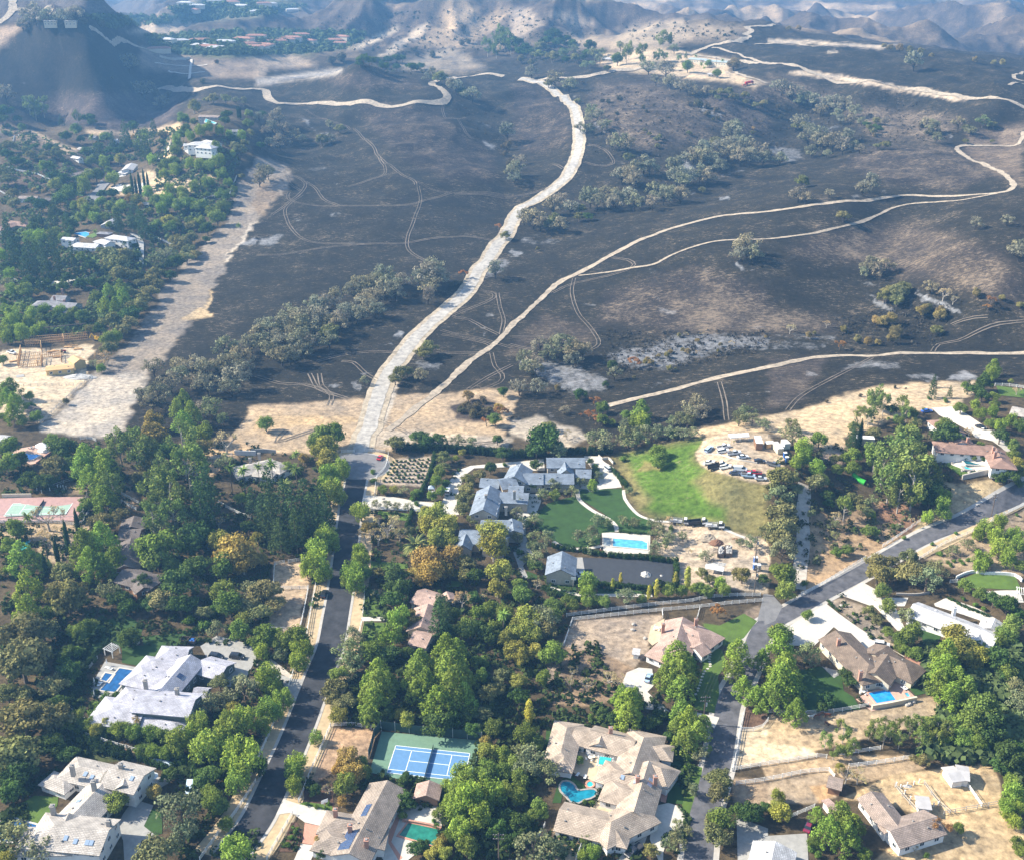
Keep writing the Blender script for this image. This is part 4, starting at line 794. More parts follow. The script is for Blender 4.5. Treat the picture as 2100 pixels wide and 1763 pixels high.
l 850,1350,90 930,1470,100 690,1530,120 1210,1590,90 1000,1690,90 1250,1320,85 1430,1410,85 1350,1430,80 1560,1350,85 1640,1360,85 1720,1370,85 1800,1340,95 1460,1170,90 1640,1080,90 1800,1080,75 1880,1100,60 1910,1270,50 1980,1120,70 1870,1500,65 1700,1500,95 1600,1540,90 1500,1590,95 1400,1570,90 1370,1640,100 1330,1720,100 700,1740,90 1560,1130,70 780,1740,70
y 460,1530,100 680,1700,90 1130,1660,85 1590,890,90 980,1320,90 1230,1740,60 r 1095,1130,38 280,1560,40 365,1575,45 660,1650,60 1065,1640,75 1160,1700,55 k 760,1180,55 620,1110,40 905,1700,40 c 1085,1530,20 1115,1540,20 1145,1520,22 1182,1490,17 1212,1500,17 1948,930,11 1960,930,11 1972,935,11
b 1320,860,85 1180,770,95 50,810,85 1060,560,95 290,165,100 190,230,60 620,140,110 400,170,80 530,165,80 240,180,50 1450,600,0 s 2000,840,60 1930,830,50 B 690,180,50 830,205,60 1380,780,50 1280,770,60 1660,670,40 1780,510,30 920,640,25 1270,350,25
B0 P 80,230,150 60,170,120 100,330,140 190,70,50 430,60,95 550,70,110 960,60,75 980,110,90 1150,60,100 1180,120,120 430,230,100 240,340,140 220,430,130 350,350,120 450,330,120 480,430,120 590,330,80 610,440,80 300,440,110 380,450,110 1090,90,80 160,280,90
d 40,430,110 300,60,130 280,120,120 600,100,100 1240,130,90 1700,120,120 740,430,120 1440,390,150 1390,500,110 1690,210,60 1080,820,170 820,940,130 440,830,120 540,860,120 700,860,90 250,1580,80 1490,1540,130 580,150,80 1050,240,80 1120,330,70 1100,260,70 360,580,120 520,590,120 660,560,110 780,560,110 230,560,100 560,520,90
g 450,150,110 530,200,90 1290,80,80 1400,110,100 1560,60,80 1640,60,110 1780,30,140 200,620,140 670,360,80 790,680,95 600,800,90 660,830,110 880,1020,120 20,1190,80 240,1490,75 300,1660,95 180,1700,90 20,1650,60 20,720,60 660,40,80 860,30,80 900,90,60 180,760,70 330,860,90
l 770,30,80 240,180,120 330,190,120 300,260,130 20,340,80 90,500,100 90,630,95 100,810,95 30,780,80 260,810,110 360,780,90 500,790,80 100,900,160 40,950,120 180,980,140 240,900,100 350,940,85 60,1010,100 950,1010,100 830,1260,70 140,860,90 290,960,80
y 1380,50,100 1450,80,80 300,640,45 o 1580,90,110 900,340,170 950,400,200 1020,320,130 970,490,170 1100,500,140 1160,560,120 1230,540,110 1280,480,130 1450,220,130 1490,260,160 1550,300,130 1530,350,120 1570,200,100 1600,330,85 830,300,75 1240,640,130 1180,700,140 1130,760,160 930,880,200 1060,900,150 1000,960,130 880,1110,150 760,950,100 1290,570,100 1040,780,120 1100,650,80
s 1300,390,120 770,1230,70 1740,1600,170 1820,1680,110 60,560,70 1360,330,90 p 890,640,100 990,610,120 860,740,120 1010,690,120 950,760,110 90,1420,150 60,1510,130 130,1560,150 110,1650,130 1510,1530,120 1450,1600,105 1570,1640,150 1500,1690,160 40,1460,100
n 840,1170,140 830,1240,90 880,1200,90 k 70,800,45 10,820,45 785,160,40 1960,130,45 r 1240,1630,60 1260,1700,160 b 1260,1280,100 1400,1400,150 1530,1260,130 1620,1250,130 1690,1310,150 1700,1420,140 1850,1130,150 1880,1250,170 1920,1370,180 1900,1430,130 1990,1200,160 2060,1080,140 1300,1510,150 1250,1560,140 1180,1500,100 1480,1340,100 1640,1620,90 1600,1370,110 1780,1250,110 1440,1240,90 2020,1300,110 h 540,1535,50
B1 b 110,960,150 40,1080,130 50,930,110 280,850,140 330,900,150 430,880,150 230,930,130 520,780,140 480,740,110 600,760,130 660,700,100 720,820,120 680,860,120 800,640,110 850,600,130 860,740,110 830,840,110 900,700,110 950,590,130 1060,510,140 1010,560,110 1100,600,140 1050,640,140 980,700,120 1140,660,110 1180,560,110 990,810,95 920,780,100 390,960,150 370,1060,160 240,1080,150 210,1180,140 280,1180,130 120,1120,130 450,1060,140 480,960,130 600,1050,130 680,940,100 400,1130,120 550,850,120 580,900,110 160,1020,110 320,990,110 1330,560,130 1400,530,170 1460,490,150 1500,540,130 1440,590,130 1410,690,100 1960,470,120 1350,1340,80 890,1370,50 20,1000,110
o 610,970,160 2050,170,75 1420,1090,140 1370,1130,130 1180,1290,130 1240,1290,110 1140,1350,110 B 1720,1560,85 1820,1570,90 1900,1600,85 1780,1630,80 1680,1600,75 1860,1520,70 1760,1590,80 1850,1640,60 1640,560,50 1680,550,45 1600,570,45 h 1740,1490,85 d 2030,1460,85 R 1700,490,70 1990,110,70 2010,1620,110 1890,1700,80 g 1960,1680,120 80,1710,140 r 1990,1590,80
B2 b 180,50,140 230,90,110 390,110,90 100,40,100 1920,280,140 1880,330,110 1980,340,110 230,1110,120 290,1160,110 420,1110,150 520,1150,140 580,1130,95 500,1200,110 110,1200,95 190,1300,100 120,1270,85 60,1440,95 210,1440,95 840,1320,75 1500,1570,140 1470,1650,100 1560,1640,95 430,1610,55 360,1080,90 180,1230,90 o 310,80,95 350,30,80 550,20,80 300,1740,100 210,280,35 d 620,20,75 550,1480,100 820,1240,80 770,1390,55
R 1010,1210,110 680,1530,90 640,1640,90 690,1680,80 560,1640,28 g 740,1590,95 740,1690,90 820,1700,55 930,1640,70 p 1060,1600,150 l 1070,1690,150 1000,1700,110 s 940,1720,95 1380,1690,110 1440,1700,100 1920,1640,140 1860,1690,100 2060,1720,85 1320,1700,70 1970,1690,90 n 1560,980,40 1430,980,40 1800,1060,50 1520,1130,50 h 1370,985,35 1520,1030,35 1710,1065,35 1440,1120,50 1270,1150,45 1200,1155,35 1300,1120,35 1110,1190,45 1140,1215,45 1090,1210,40 1290,1260,45 1340,1260,30 1000,1330,30 1690,1115,25 1400,1110,35 370,1420,50 2080,1000,25
B3 o 620,20,95 1060,640,160 1110,590,120 1000,620,120 960,680,100 1300,770,75 1390,950,95 1200,1720,95 700,1740,85 1060,700,120 b 1700,90,70 1960,60,65 2060,330,110 2010,300,75 830,440,100 900,480,110 950,450,100 1330,610,80 790,490,70 2080,260,60 n 1440,650,130 180,940,85 2040,1450,70 910,1690,90 480,900,60 1520,700,80 h 1280,800,90 1250,780,70 1410,830,90 1420,790,70 940,870,110 1000,860,90 880,870,85 1050,950,110 1020,1010,95 620,940,55 730,1020,65 820,1040,65 900,1050,50 1920,680,50 2070,740,60 1700,650,70 330,990,50 380,970,30 R 590,1070,90 1830,720,90 1800,760,60
p 1850,1250,110 1830,1310,90 d 1770,1390,140 1700,1440,100 1790,1340,80 1010,1600,95 1750,1490,100 P 1350,1450,75 1360,1380,50 1490,1470,50 1640,1430,60 g 1610,1410,60 1850,1500,80 1580,1590,95 1740,1640,120 1180,1640,80 1070,1690,85 1450,1740,150 2060,1740,95 1820,1720,80 1860,1560,70 l 1840,1620,90 1900,1720,110 2000,1700,95 1700,1560,80 y 1990,1365,40 e 880,1500,140 860,1590,130 760,1640,80 950,1560,110 1100,1580,95 1140,1640,80 820,1680,80 k 1040,1690,45 985,1690,38 s 190,1740,95 1250,1500,0 u 1280,1590,30 1320,1500,35 1450,1520,45 B 1130,1420,18 760,1480,30 480,1530,30 1040,1410,30
A1 o 1510,655,85 690,1060,75 540,1160,105 2090,400,0 b 1450,625,50 1400,655,42 1640,740,75 1770,810,80 610,1040,60 620,1150,60 200,1190,110 110,1180,60 130,1060,70 230,1100,95 150,990,70 190,980,80 280,1130,70 380,1150,50 60,1450,110 30,1500,80 2060,1110,95 2090,1440,70 1590,720,60 30,980,60 80,1100,60 330,1100,50 100,1440,70
d 40,1200,65 50,940,55 1690,770,60 1080,500,65 1000,520,70 880,500,80 940,510,60 1150,490,60 1200,490,50 1060,560,60 1270,560,65 1350,550,55 1150,560,50 1310,570,45 850,530,50 1030,540,50 B 1165,435,22 1200,430,30 1275,400,22 1310,400,30 1320,450,30 1450,455,50 700,480,80 620,500,60 2060,1200,85 2080,1350,80 2040,1260,60 1700,240,50 1690,350,50 1740,340,40 1850,1400,0 e 1900,410,65 1950,360,70 2040,340,90 2000,310,70 2090,390,65 1970,430,55 n 1430,1290,0
A2 d 30,370,90 110,400,70 60,440,70 340,300,90 430,330,70 380,360,80 490,370,70 420,430,60 630,390,80 610,440,55 440,500,50 580,480,42 300,340,60 140,440,55 300,290,60 260,350,60 o 240,400,80 230,460,75 330,480,75 520,490,65 780,570,50 300,700,60 540,830,50 960,1300,85 560,1720,95 1450,1095,42 1180,1150,50 1210,1130,42 1190,1200,42 1125,1105,35 1090,1075,35 1640,770,50 1710,765,55 1680,810,42 1780,765,60 1820,800,60 1910,785,55 1920,845,60 1990,865,60 2060,850,60 1975,1090,40 1680,1170,90 1560,1560,60 200,420,60 180,460,50
s 500,420,65 680,460,75 600,550,50 655,530,42 890,390,60 1330,420,55 650,920,80 780,1030,75 410,470,60 720,500,60 740,440,50 e 960,440,60 940,480,50 1070,450,65 1075,500,40 1180,480,45 1215,460,40 1260,470,40 1240,340,75 1290,350,50 1370,480,35 200,410,0 P 1425,465,25 g 865,500,80 1440,560,75 1610,535,45 1680,610,55 k 1505,490,28 1550,570,32 1575,580,24 1725,525,28 h 1820,540,80 80,495,50 160,525,40 r 1980,1050,30
b 1260,600,85 1120,580,70 160,620,58 350,690,90 470,730,70 700,960,65 620,1080,75 740,1060,70 880,1180,120 950,1200,95 820,1190,80 960,1450,130 900,1450,110 1010,1500,110 1080,1380,120 1130,1400,100 1030,1400,90 1330,1390,95 1350,1470,115 1400,1510,100 1440,1470,100 1540,1460,95 1600,1480,90 1310,1350,60 400,1670,110 480,1730,80 340,1720,95 640,1650,130 700,1690,100 800,1610,100 850,1660,100 830,1700,90 960,1640,95 1000,1690,90 1180,1600,100 1240,1640,100 1290,1620,90 1380,1630,90 1150,1690,85 1180,680,50 1300,700,70 1380,730,60 1440,750,70 1500,780,50 1600,760,50 1760,1070,80 1820,1080,100 1800,1130,90 1560,1240,110 1490,1290,110 1600,1290,110 1700,1230,110 1790,1200,95 1850,1250,110 1900,1190,100 1960,1230,95 1870,1320,110 1950,1310,110 2040,1280,100 1700,1390,85 1520,1330,85 60,1330,75 30,1400,85 20,1480,70 1420,1310,70 1640,1340,80 2060,1330,80 1780,1290,80 640,980,60 560,1060,60
B 740,825,38 790,830,38 880,810,45 1080,880,40 860,930,38 1100,910,32 850,980,25 1230,990,30 1050,985,25 1530,860,80 1600,870,65 1680,900,50 1160,860,25 1010,850,25 1600,930,60 1280,960,22 1690,970,40 1990,985,30 2060,990,30 580,680,30 1650,980,35 1460,850,50
A3 b 1195,545,85 260,1020,85 340,1090,75 420,1110,85 330,1170,105 430,1180,105 530,1200,105 610,1230,95 640,1130,75 700,1210,65 750,1235,55 360,1260,75 100,1320,80 480,1275,50 470,880,85 370,850,85 300,830,80 550,880,90 630,870,80 430,930,70 710,930,75 680,1000,60 960,1010,50 770,1010,50 200,790,85 110,750,70 60,720,55 1380,1150,65 1560,1030,75 250,1610,110 310,1640,70 830,1540,100 780,1570,80 500,1600,55 1340,1060,75 1300,1020,60 560,950,60 600,990,50 250,850,60 1660,1090,60
o 300,1050,90 890,1000,65 860,1080,50 890,1200,55 960,1195,75 1640,1060,80 1850,1030,60 280,1490,120 1840,1160,35 1620,1160,45 220,1040,60 830,1050,50 d 810,1025,60 910,1060,55 870,1040,45 s 1760,1010,80 1800,1030,60 B 90,880,45 1330,1080,80 1260,1030,60 1400,1080,60 0,820,30 870,1110,35 110,960,40 h 1000,400,45 1080,410,50 1160,420,45 1250,430,40 1850,520,40 1920,530,45 1700,500,40 950,385,35 1340,460,35 170,240,35 250,240,35 540,1000,0"""
LAND = {}   # phrase -> (u, v); filled by the builders of houses, pools and courts below
TREE_REC = []
def stand(u, v, hc):
    """foot of a thing whose middle, hc above the ground, is seen at (u, v)"""
    p = ground(u, v, hc); return p
def add_tree(kind, u, v, wpx):
    nm, cat, shape, col, adj, grp, tk = KD[kind]
    p = ground(u, v); wm = wpx/ppm(p)
    cf = {'palm': 1.5, 'date': 0.55, 'bare': 0.42, 'bared': 0.42}.get(shape) or SH[shape][0]
    for _ in range(2):
        p = ground(u, v, cf*wm); wm = wpx/ppm(p)
    wm *= {'sparse': 1.42 if kind != 'b' else 1.75, 'euca': 1.25, 'oak': 1.2, 'bare': 1.25, 'bared': 1.25, 'pine': 1.15, 'round': 1.16}.get(shape, 1.14)
    if wpx < 13: wm *= 1.15 if v > 100 else 1.35
    k = len(TREE_REC); rr = random.Random(k*13+5)
    var = rr.randrange(6)
    tm = (barkm, palebark, charm)[tk]
    if shape in ('palm', 'date'): cm, tmn = palm_meshes(shape)
    elif shape in ('bare', 'bared'): cm, tmn = bare_meshes(var % 3, shape == 'bared', palebark if shape == 'bare' else barkm)
    else: cm, tmn = tree_meshes(shape, var, tm, nm)
    far = wpx < 5.5
    sc = (wm*rr.uniform(.94, 1.06), wm*rr.uniform(.94, 1.06), wm*rr.uniform(.9, 1.12)); rz = rr.uniform(0, 6.28)
    if far:
        root = link(nm, cm, None, p); root.scale = sc; root.rotation_euler = (0, 0, rz); root['category'] = cat; c = root
    else:
        root = thing(nm, '', cat, p); root.scale = sc; root.rotation_euler = (0, 0, rz)
        c = link(cm.name, cm, root); link('trunk', tmn, root)
    j = rr.uniform(1.1, 1.7); c.color = (min(1, col[0]*j*rr.uniform(1.5, 1.9)), min(1, col[1]*j*1.58), min(1, col[2]*j*rr.uniform(.95, 1.25)), 1)
    TREE_REC.append((kind, u, v, root, wpx))
tile = kd = None
for t in TREES.split():
    if len(t) == 2 and t[0] in 'ABCD': tile = t; continue
    if len(t) == 1: kd = t; continue
    x, y, w_ = t.split(',')
    if w_ == '0': continue
    (u, v), = parse(tile+' '+x+','+y); add_tree(kd, u, v, float(w_)*TK)
print('trees', len(TREE_REC))
def ordinal(i):
    return 'nearest' if i == 0 else {1: 'second', 2: 'third', 3: 'fourth', 4: 'fifth', 5: 'sixth', 6: 'seventh', 7: 'eighth', 8: 'ninth', 9: 'tenth', 10: 'eleventh', 11: 'twelfth'}.get(i, str(i+1)+('th' if 10 < (i+1) % 100 < 14 else {1: 'st', 2: 'nd', 3: 'rd'}.get((i+1) % 10, 'th')))+' nearest'
def label_trees():
    names = list(LAND); XY = np.array([LAND[k] for k in names]); from collections import defaultdict
    b = defaultdict(list)
    for kind, u, v, root, wpx in TREE_REC:
        d = np.hypot(XY[:, 0]-u, (XY[:, 1]-v)*1.2); k = int(d.argmin()); dx, dy = u-XY[k, 0], v-XY[k, 1]
        rel = ('right of' if dx > 0 else 'left of') if abs(dx) > abs(dy) else ('below' if dy > 0 else 'above')
        b[(kind, k, rel)].append((d[k], root))
    cnt = defaultdict(int)
    for (kind, k, rel), L in b.items():
        L.sort(key=lambda t: t[0]); adj = KD[kind][4]
        for i, (_, r) in enumerate(L):
            s = f"{adj} {rel} {names[k]}" + (f", {ordinal(i)}" if len(L) > 1 else "")
            while len(s.split()) > 16: s = s.split(' ', 1)[1]
            r['label'] = s; r['group'] = KD[kind][5]
# ------------------------------------------------------------------ lawns, drives, decks
SHEETS = [
 # lawns
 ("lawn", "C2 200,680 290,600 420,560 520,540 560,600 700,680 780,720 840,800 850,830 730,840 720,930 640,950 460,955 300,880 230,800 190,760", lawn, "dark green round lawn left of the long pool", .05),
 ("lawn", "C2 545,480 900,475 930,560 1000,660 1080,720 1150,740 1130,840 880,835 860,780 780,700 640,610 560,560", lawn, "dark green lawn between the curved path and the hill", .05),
 ("lawn", "C2 270,1240 520,1260 530,1330 300,1290", lawn, "narrow lawn below the blue-roofed barn", .03), ("lawn", "C2 120,1150 200,1180 210,1220 120,1210", lawn, "small triangular lawn left of the blue-roofed barn", .03), ("lawn", "C2 710,1290 1150,1320 1150,1345 700,1335", lawn, "thin lawn strip below the dark sports court", .03),
 ("lawn", "C1 885,1290 1000,1310 1040,1400 1080,1525 875,1525", lawn2, "bright lawn above the garden path by the street", .03), ("lawn", "C1 885,1570 1060,1575 1000,1763 845,1763", lawn2, "bright lawn below the garden path by the street", .03),
 ("lawn", "C1 940,1070 1240,1090 1250,1130 950,1160", lawn2, "shaded lawn by the large date palm", .03), ("lawn", "C1 1000,660 1250,680 1240,740 1040,720", lawn2, "lawn strip below the paved entrance", .03),
 ("lawn", "C1 1600,1230 1700,1240 1690,1280 1600,1280", lawn2, "scrap of lawn under the orange tree", .03), ("lawn", "C1 1650,560 1690,560 1680,620 1640,610", lawn, "tiny lawn at the bend of the paved entrance", .03),
 ("lawn", "C1 360,1290 600,1340 590,1345 370,1310", lawn, "thin grass edge", .0),
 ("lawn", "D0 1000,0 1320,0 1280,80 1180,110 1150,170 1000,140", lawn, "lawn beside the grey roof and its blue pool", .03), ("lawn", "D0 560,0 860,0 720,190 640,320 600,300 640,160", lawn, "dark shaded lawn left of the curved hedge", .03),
 ("lawn", "D0 100,1340 280,1230 480,1240 470,1310 370,1440 360,1470 130,1420", lawn2, "lawn left of the tan tiled roof", .03), ("lawn", "D0 1250,1340 1330,1330 1330,1540 1260,1560 1170,1490", lawn, "curved lawn at the paved forecourt", .03),
 ("lawn", "C0 700,1580 1050,1520 1180,1600 1120,1763 640,1763 560,1700", lawn, "large shaded lawn above the grey-roofed home", .03), ("lawn", "C0 1160,1690 1450,1660 1600,1670 1460,1763 1180,1763", lawn, "lawn behind the small trailer", .03),
 ("lawn", "D1 350,1300 640,1360 620,1310 400,1280", lawn2, "grass strip along the brick-edged drive", .03),
 ("lawn", "D2 1560,10 1720,30 1760,150 1690,250 1700,420 1680,560 1500,520 1480,400 1560,200", lawn2, "bright curving lawn with stepping stones beside the right street", .03),
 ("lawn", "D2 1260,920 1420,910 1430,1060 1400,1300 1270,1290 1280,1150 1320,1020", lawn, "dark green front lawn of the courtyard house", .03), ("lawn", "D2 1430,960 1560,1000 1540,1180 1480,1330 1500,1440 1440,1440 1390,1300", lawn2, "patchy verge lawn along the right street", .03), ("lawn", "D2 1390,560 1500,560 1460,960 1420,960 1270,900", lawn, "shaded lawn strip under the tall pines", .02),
 ("lawn", "D2 380,1120 470,1050 590,1140 600,1180 540,1190 440,1090 400,1290 330,1290", lawn, "grass around the kidney-shaped pool", .03), ("lawn", "D2 880,1680 1060,1590 1080,1620 960,1763 870,1763", lawn, "grass beside the black pickup", .03), ("lawn", "D2 280,700 400,640 300,880 270,860", lawn, "grass left of the courtyard house", .03),
 ("lawn", "D3 230,210 420,170 600,230 620,370 700,420 760,520 560,545 380,550 150,520 230,340", lawn, "green lawn left of the bright blue pool", .03), ("lawn", "D3 1140,330 1290,360 1290,390 1210,410", lawn, "corner of lawn right of the bright blue pool", .03),
 ("lawn", "C3 1540,1240 1700,1170 2030,1200 2080,1310 1900,1300 1600,1290", lawn2, "lawn behind the low curved white wall", .03), ("lawn", "C3 1230,1600 1420,1680 1380,1763 1280,1763", lawn, "lawn in front of the white ranch house", .03), ("lawn", "C3 1380,160 1490,250 1600,320 1830,310 1850,350 1590,385 1420,260", lawn2, "terrace lawn around the teal pool", .03),
 ("lawn", "B3 1870,1400 2099,1430 2099,1500 1900,1480", lawn2, "lawn at the far right edge by the burn", .03), ("lawn", "B0 700,330 820,370 800,400 700,390", lawn2, "small lawn below the white two-storey house", .03), ("lawn", "B0 60,740 200,690 190,770 60,790", lawn2, "lawn left of the rambling grey roof", .03), ("lawn", "B0 700,180 770,150 880,150 760,190", lawn2, "lawn beside the blue sports court", .03),
 ("lawn", "A0 520,1550 620,1550 700,1590 680,1610 580,1600", lawn2, "lawn by the hillside lane", .05),
 ("lawn", "C2 1580,1580 1700,1600 1900,1500 2010,1560 1900,1700 1780,1763 1620,1763", lawn2, "bright lawn right of the salmon-roofed house", .03),
 # paving
 ("driveway", "C1 868,530 1120,545 1350,583 1525,593 1590,410 1650,330 1760,290 2099,258 2099,300 1790,310 1710,370 1670,470 1645,600 1665,690 1590,700 1300,660 950,645 865,585", concrete, "pale paved entrance sweeping up to the blue slate estate", .06),
 ("driveway", "C2 -20,262 260,235 270,330 150,330 60,300 -20,305", concrete, "pale drive behind the blue slate estate", .06), ("driveway", "C2 590,212 710,212 760,260 830,300 900,465 740,480 700,400 640,290 600,250", concrete, "pale motor court right of the blue slate estate", .06),
 ("patio", "C2 600,420 740,440 745,480 640,500 400,470 420,440", concrete, "pale terrace in front of the blue slate estate", .05), ("patio", "C2 100,520 220,520 240,580 200,680 120,740 60,660 50,600", concrete, "pale terrace inside the blue slate estate", .05), ("patio", "C2 40,660 120,720 110,840 140,960 180,1010 90,1110 130,1200 90,1220 40,1080 10,1000 90,900 80,760 30,690", conc2, "grey walk down the west side of the round lawn", .04),
 ("patio", "C2 735,830 1135,855 1130,1010 750,1010 745,930", concrete, "pale deck round the long pool", .05), ("patio", "C2 520,1040 580,1040 600,1180 560,1220 500,1200", conc2, "concrete apron right of the blue-roofed barn", .05),
 ("sports_court", "C2 578,1040 1320,1092 1316,1282 1150,1285 700,1255 640,1180 600,1170", mat("slate_court", (0.040, 0.043, 0.050), .85, .15, .5), "large dark slate sports court below the long pool", .06),
 ("driveway", "D0 1640,0 2099,0 2099,110 2000,300 1880,340 1750,300 1920,180 1700,110", conc2, "grey forecourt with two black cars", .05), ("driveway", "C0 1650,1763 1780,1680 2099,1763 D0 2099,70 1700,0", conc2, "grey drive above the forecourt", .05), ("driveway", "D1 0,120 60,160 140,220 300,270 410,280 340,430 270,380 210,300 60,200 0,160", conc2, "grey drive crossing the white fence to the street", .05), ("path", "D1 100,90 220,180 300,250 280,270 120,190", gravel, "gravel bed beside the grey drive", .08),
 ("driveway", "D0 1100,1260 1260,1310 1180,1480 1280,1560 1160,1600 1120,1763 1020,1763 1010,1600 960,1480 1010,1380", conc2, "stone-paved forecourt of the tan tiled house", .05), ("patio", "D0 1100,1030 1400,1100 1380,1130 1240,1210 1100,1180", conc2, "grey terrace right of the tan tiled house", .05), ("patio", "D0 430,1190 640,1110 720,1130 540,1220", conc2, "terrace under the small hipped pavilion", .05),
 ("patio", "D0 860,130 1140,180 1080,330 960,430 760,430 740,340 820,200", conc2, "stone deck round the deep blue pool", .05), ("patio", "D0 40,1380 370,1475 250,1640 -60,1570", concrete, "pale edge of the pool in the lower left corner", .03),
 ("driveway", "D1 200,1250 350,1300 640,1360 600,1495 400,1450 290,1370 150,1390 110,1420", concrete, "pale concrete drive off the dark street", .06), ("driveway", "D1 400,1455 600,1497 570,1650 380,1620", brick, "red brick apron of the solar-panelled house", .06), ("driveway", "D1 370,1625 500,1640 450,1763 310,1763", concrete, "lower concrete drive of the solar-panelled house", .06),
 ("patio", "D1 1080,1370 1290,1290 1530,1330 1520,1510 1400,1640 1240,1763 1050,1763 1000,1700 1090,1560", concrete, "concrete terrace round the green pool", .05), ("patio", "D1 1100,1380 1190,1390 1110,1610 1200,1740 1170,1763 1085,1620", brick, "brick band across the green pool terrace", .08),
 ("garden_bed", "D1 290,1450 340,1450 370,1530 350,1640 300,1690 190,1690 230,1600", mat("bark_mulch", (0.10, 0.055, 0.035), .95, .3, 1), "dark mulch island bed by the white fence", .05), ("garden_bed", "D1 380,1130 620,1130 640,1330 400,1290", mat("bark_mulch", (0.10, 0.055, 0.035)), "dark planted bed along the street fence", .02),
 ("patio", "D2 500,900 560,870 760,880 800,950 1040,1120 840,1150 880,1240 920,1300 800,1390 640,1330 720,1230 740,1150 640,1100 500,1040 460,1010", mat("sand_paving", (0.50, .40, .27), .85, .12, .7), "sand-coloured courtyard paving between the roofs", .05),
 ("driveway", "D2 1110,1330 1280,1290 1380,1320 1425,1400 1410,1470 1280,1560 1240,1700 1240,1763 1200,1763 1130,1590 1140,1500", concrete, "round concrete drive of the courtyard house", .06), ("driveway", "D2 880,360 940,220 1040,180 1150,190 1160,330 1110,380 1220,480 1290,540 1090,520 1080,420", concrete, "fan-shaped concrete pad with a light blue car", .06), ("driveway", "D2 1480,540 1700,590 1660,680 1600,640", concrete, "pale apron onto the right street", .07), ("driveway", "D2 850,1763 930,1690 1050,1590 1110,1560 1080,1640 1000,1763", gravel, "gravel strip under the black pickup", .05),
 ("patio", "C2 1140,1600 1250,1540 1240,1700 1150,1763 1110,1720", mat("sand_paving", (0.50, .40, .27)), "round flagged patio left of the salmon-roofed house", .05), ("path", "D2 1200,1120 1330,1020 1280,1200 1260,1290 1220,1280", brick, "brick front walk of the courtyard house", .08), ("driveway", "D3 0,1560 320,1540 330,1763 -40,1763 -40,1560", conc2, "grey yard beside the pale lavender roof", .05), ("driveway", "D2 1840,1400 2099,1500 2099,1763 1850,1763", conc2, "grey yard under the trees at the lower right", .03),
 ("patio", "D3 800,390 1060,290 1220,430 1180,440 850,540 720,440", mat("pink_deck", (0.46, .30, .23), .85, .12, .8), "pinkish deck round the bright blue pool", .05), ("patio", "D3 440,170 620,220 540,265", conc2, "small flagstone terrace by the brown shingle roof", .05), ("driveway", "D3 680,20 770,-60 940,0 820,100", concrete, "pale courtyard between the brown shingle wings", .05), ("driveway", "C3 110,1640 280,1540 480,1420 580,1500 720,1600 960,1763 D3 1300,190 1110,90 960,0 C3 700,1740 540,1610 380,1763 150,1763", concrete, "pale drive of the brown shingle house", .05),
 ("driveway", "C3 600,1350 770,1240 900,1310 890,1370 1150,1370 1120,1440 1040,1440 1130,1640 1060,1640 880,1450", concrete, "forked pale drive to the white ranch house", .06), ("driveway", "C3 1360,1420 1460,1370 1700,1450 1900,1560 1820,1590 1540,1490 1370,1440", concrete, "pale path behind the white ranch house", .06), ("path", "C3 1230,1570 1450,1670 1430,1690 1220,1590", concrete, "front path of the white ranch house", .06), ("driveway", "D3 1560,130 1680,200 1960,430 1930,520 1720,340", conc2, "narrow grey lane between two white fences", .05),
 ("driveway", "B3 1340,1580 1530,1570 1640,1640 1760,1720 1800,1763 1640,1763 1400,1640", concrete, "pale forecourt of the red-tiled house", .06), ("driveway", "C3 1650,0 1860,0 1990,170 1960,185 1840,90 1700,60", concrete, "pale drive behind the red-tiled house", .06), ("patio", "C3 1460,190 1800,220 1850,320 1640,340 1500,280", concrete, "pale terrace round the teal pool", .06), ("patio", "C3 1780,1320 2060,1310 2099,1410 1850,1420", concrete, "white terrace at the right edge", .06), ("driveway", "C2 2010,1560 2050,1400 2060,1340 2099,1340 2099,1560", asph3, "grey lane joining the right street", .05), ("driveway", "C3 -20,1340 40,1350 120,1440 60,1560 -30,1600", asph3, "faded asphalt mouth of the side lane", .08),
 ("patio", "C0 160,150 320,120 440,130 460,150 300,270 250,280 180,240 60,230 60,190", mat("salmon_deck", (0.50, .33, .25), .85, .12, .8), "salmon deck round the pool with the white gazebo", .05),
 ("sports_court", "C0 -60,560 700,545 640,742 -60,748", mat("pink_court", (0.37, .225, .20), .85, .12, .6), "faded pink surround of the old tennis court", .05), ("sports_court", "D1 1030,705 1860,780 1740,1150 1500,1170 930,1040", mat("green_court", (0.13, .22, .15), .85, .1, .6), "green surround of the blue tennis court", .05),
 ("path", "C1 865,1528 1150,1528 1150,1560 865,1562", concrete, "slab path crossing the bright lawns", .06), ("driveway", "B0 1060,150 1150,170 1180,230 1182,420 1145,420 1140,260 1120,200", concrete, "curving drive up to the white two-storey house", .2),
 ("driveway", "B0 100,520 170,540 400,550 600,530 720,500 700,530 560,560 300,580 120,550", concrete, "shaded pale lane under the dark conifers", .15), ("driveway", "A0 830,1480 900,1510 830,1600 790,1660 690,1640 780,1560", asph3, "small street between the hillside homes", .25), ("driveway", "A0 910,1540 1200,1500 1200,1560 900,1580", concrete, "pale yard by the five pencil cypresses", .25),
 ("patio", "A0 1500,1230 1620,1220 1740,1270 1560,1280", concrete, "pale terrace of the white hillside mansion", .3), ("driveway", "A0 1290,1310 1370,1220 1400,1150 1370,1250 1300,1330", gravel, "steep gravel bank on the hillside", .2), ("patio", "D2 560,1010 640,1040 580,1060", concrete, "paved corner", .02)]
SKIPL = ("thin grass edge", "paved corner")
for nm, s, mt_, lb, off in SHEETS:
    if lb in SKIPL: continue
    sheet(nm, s, mt_, lb, off)
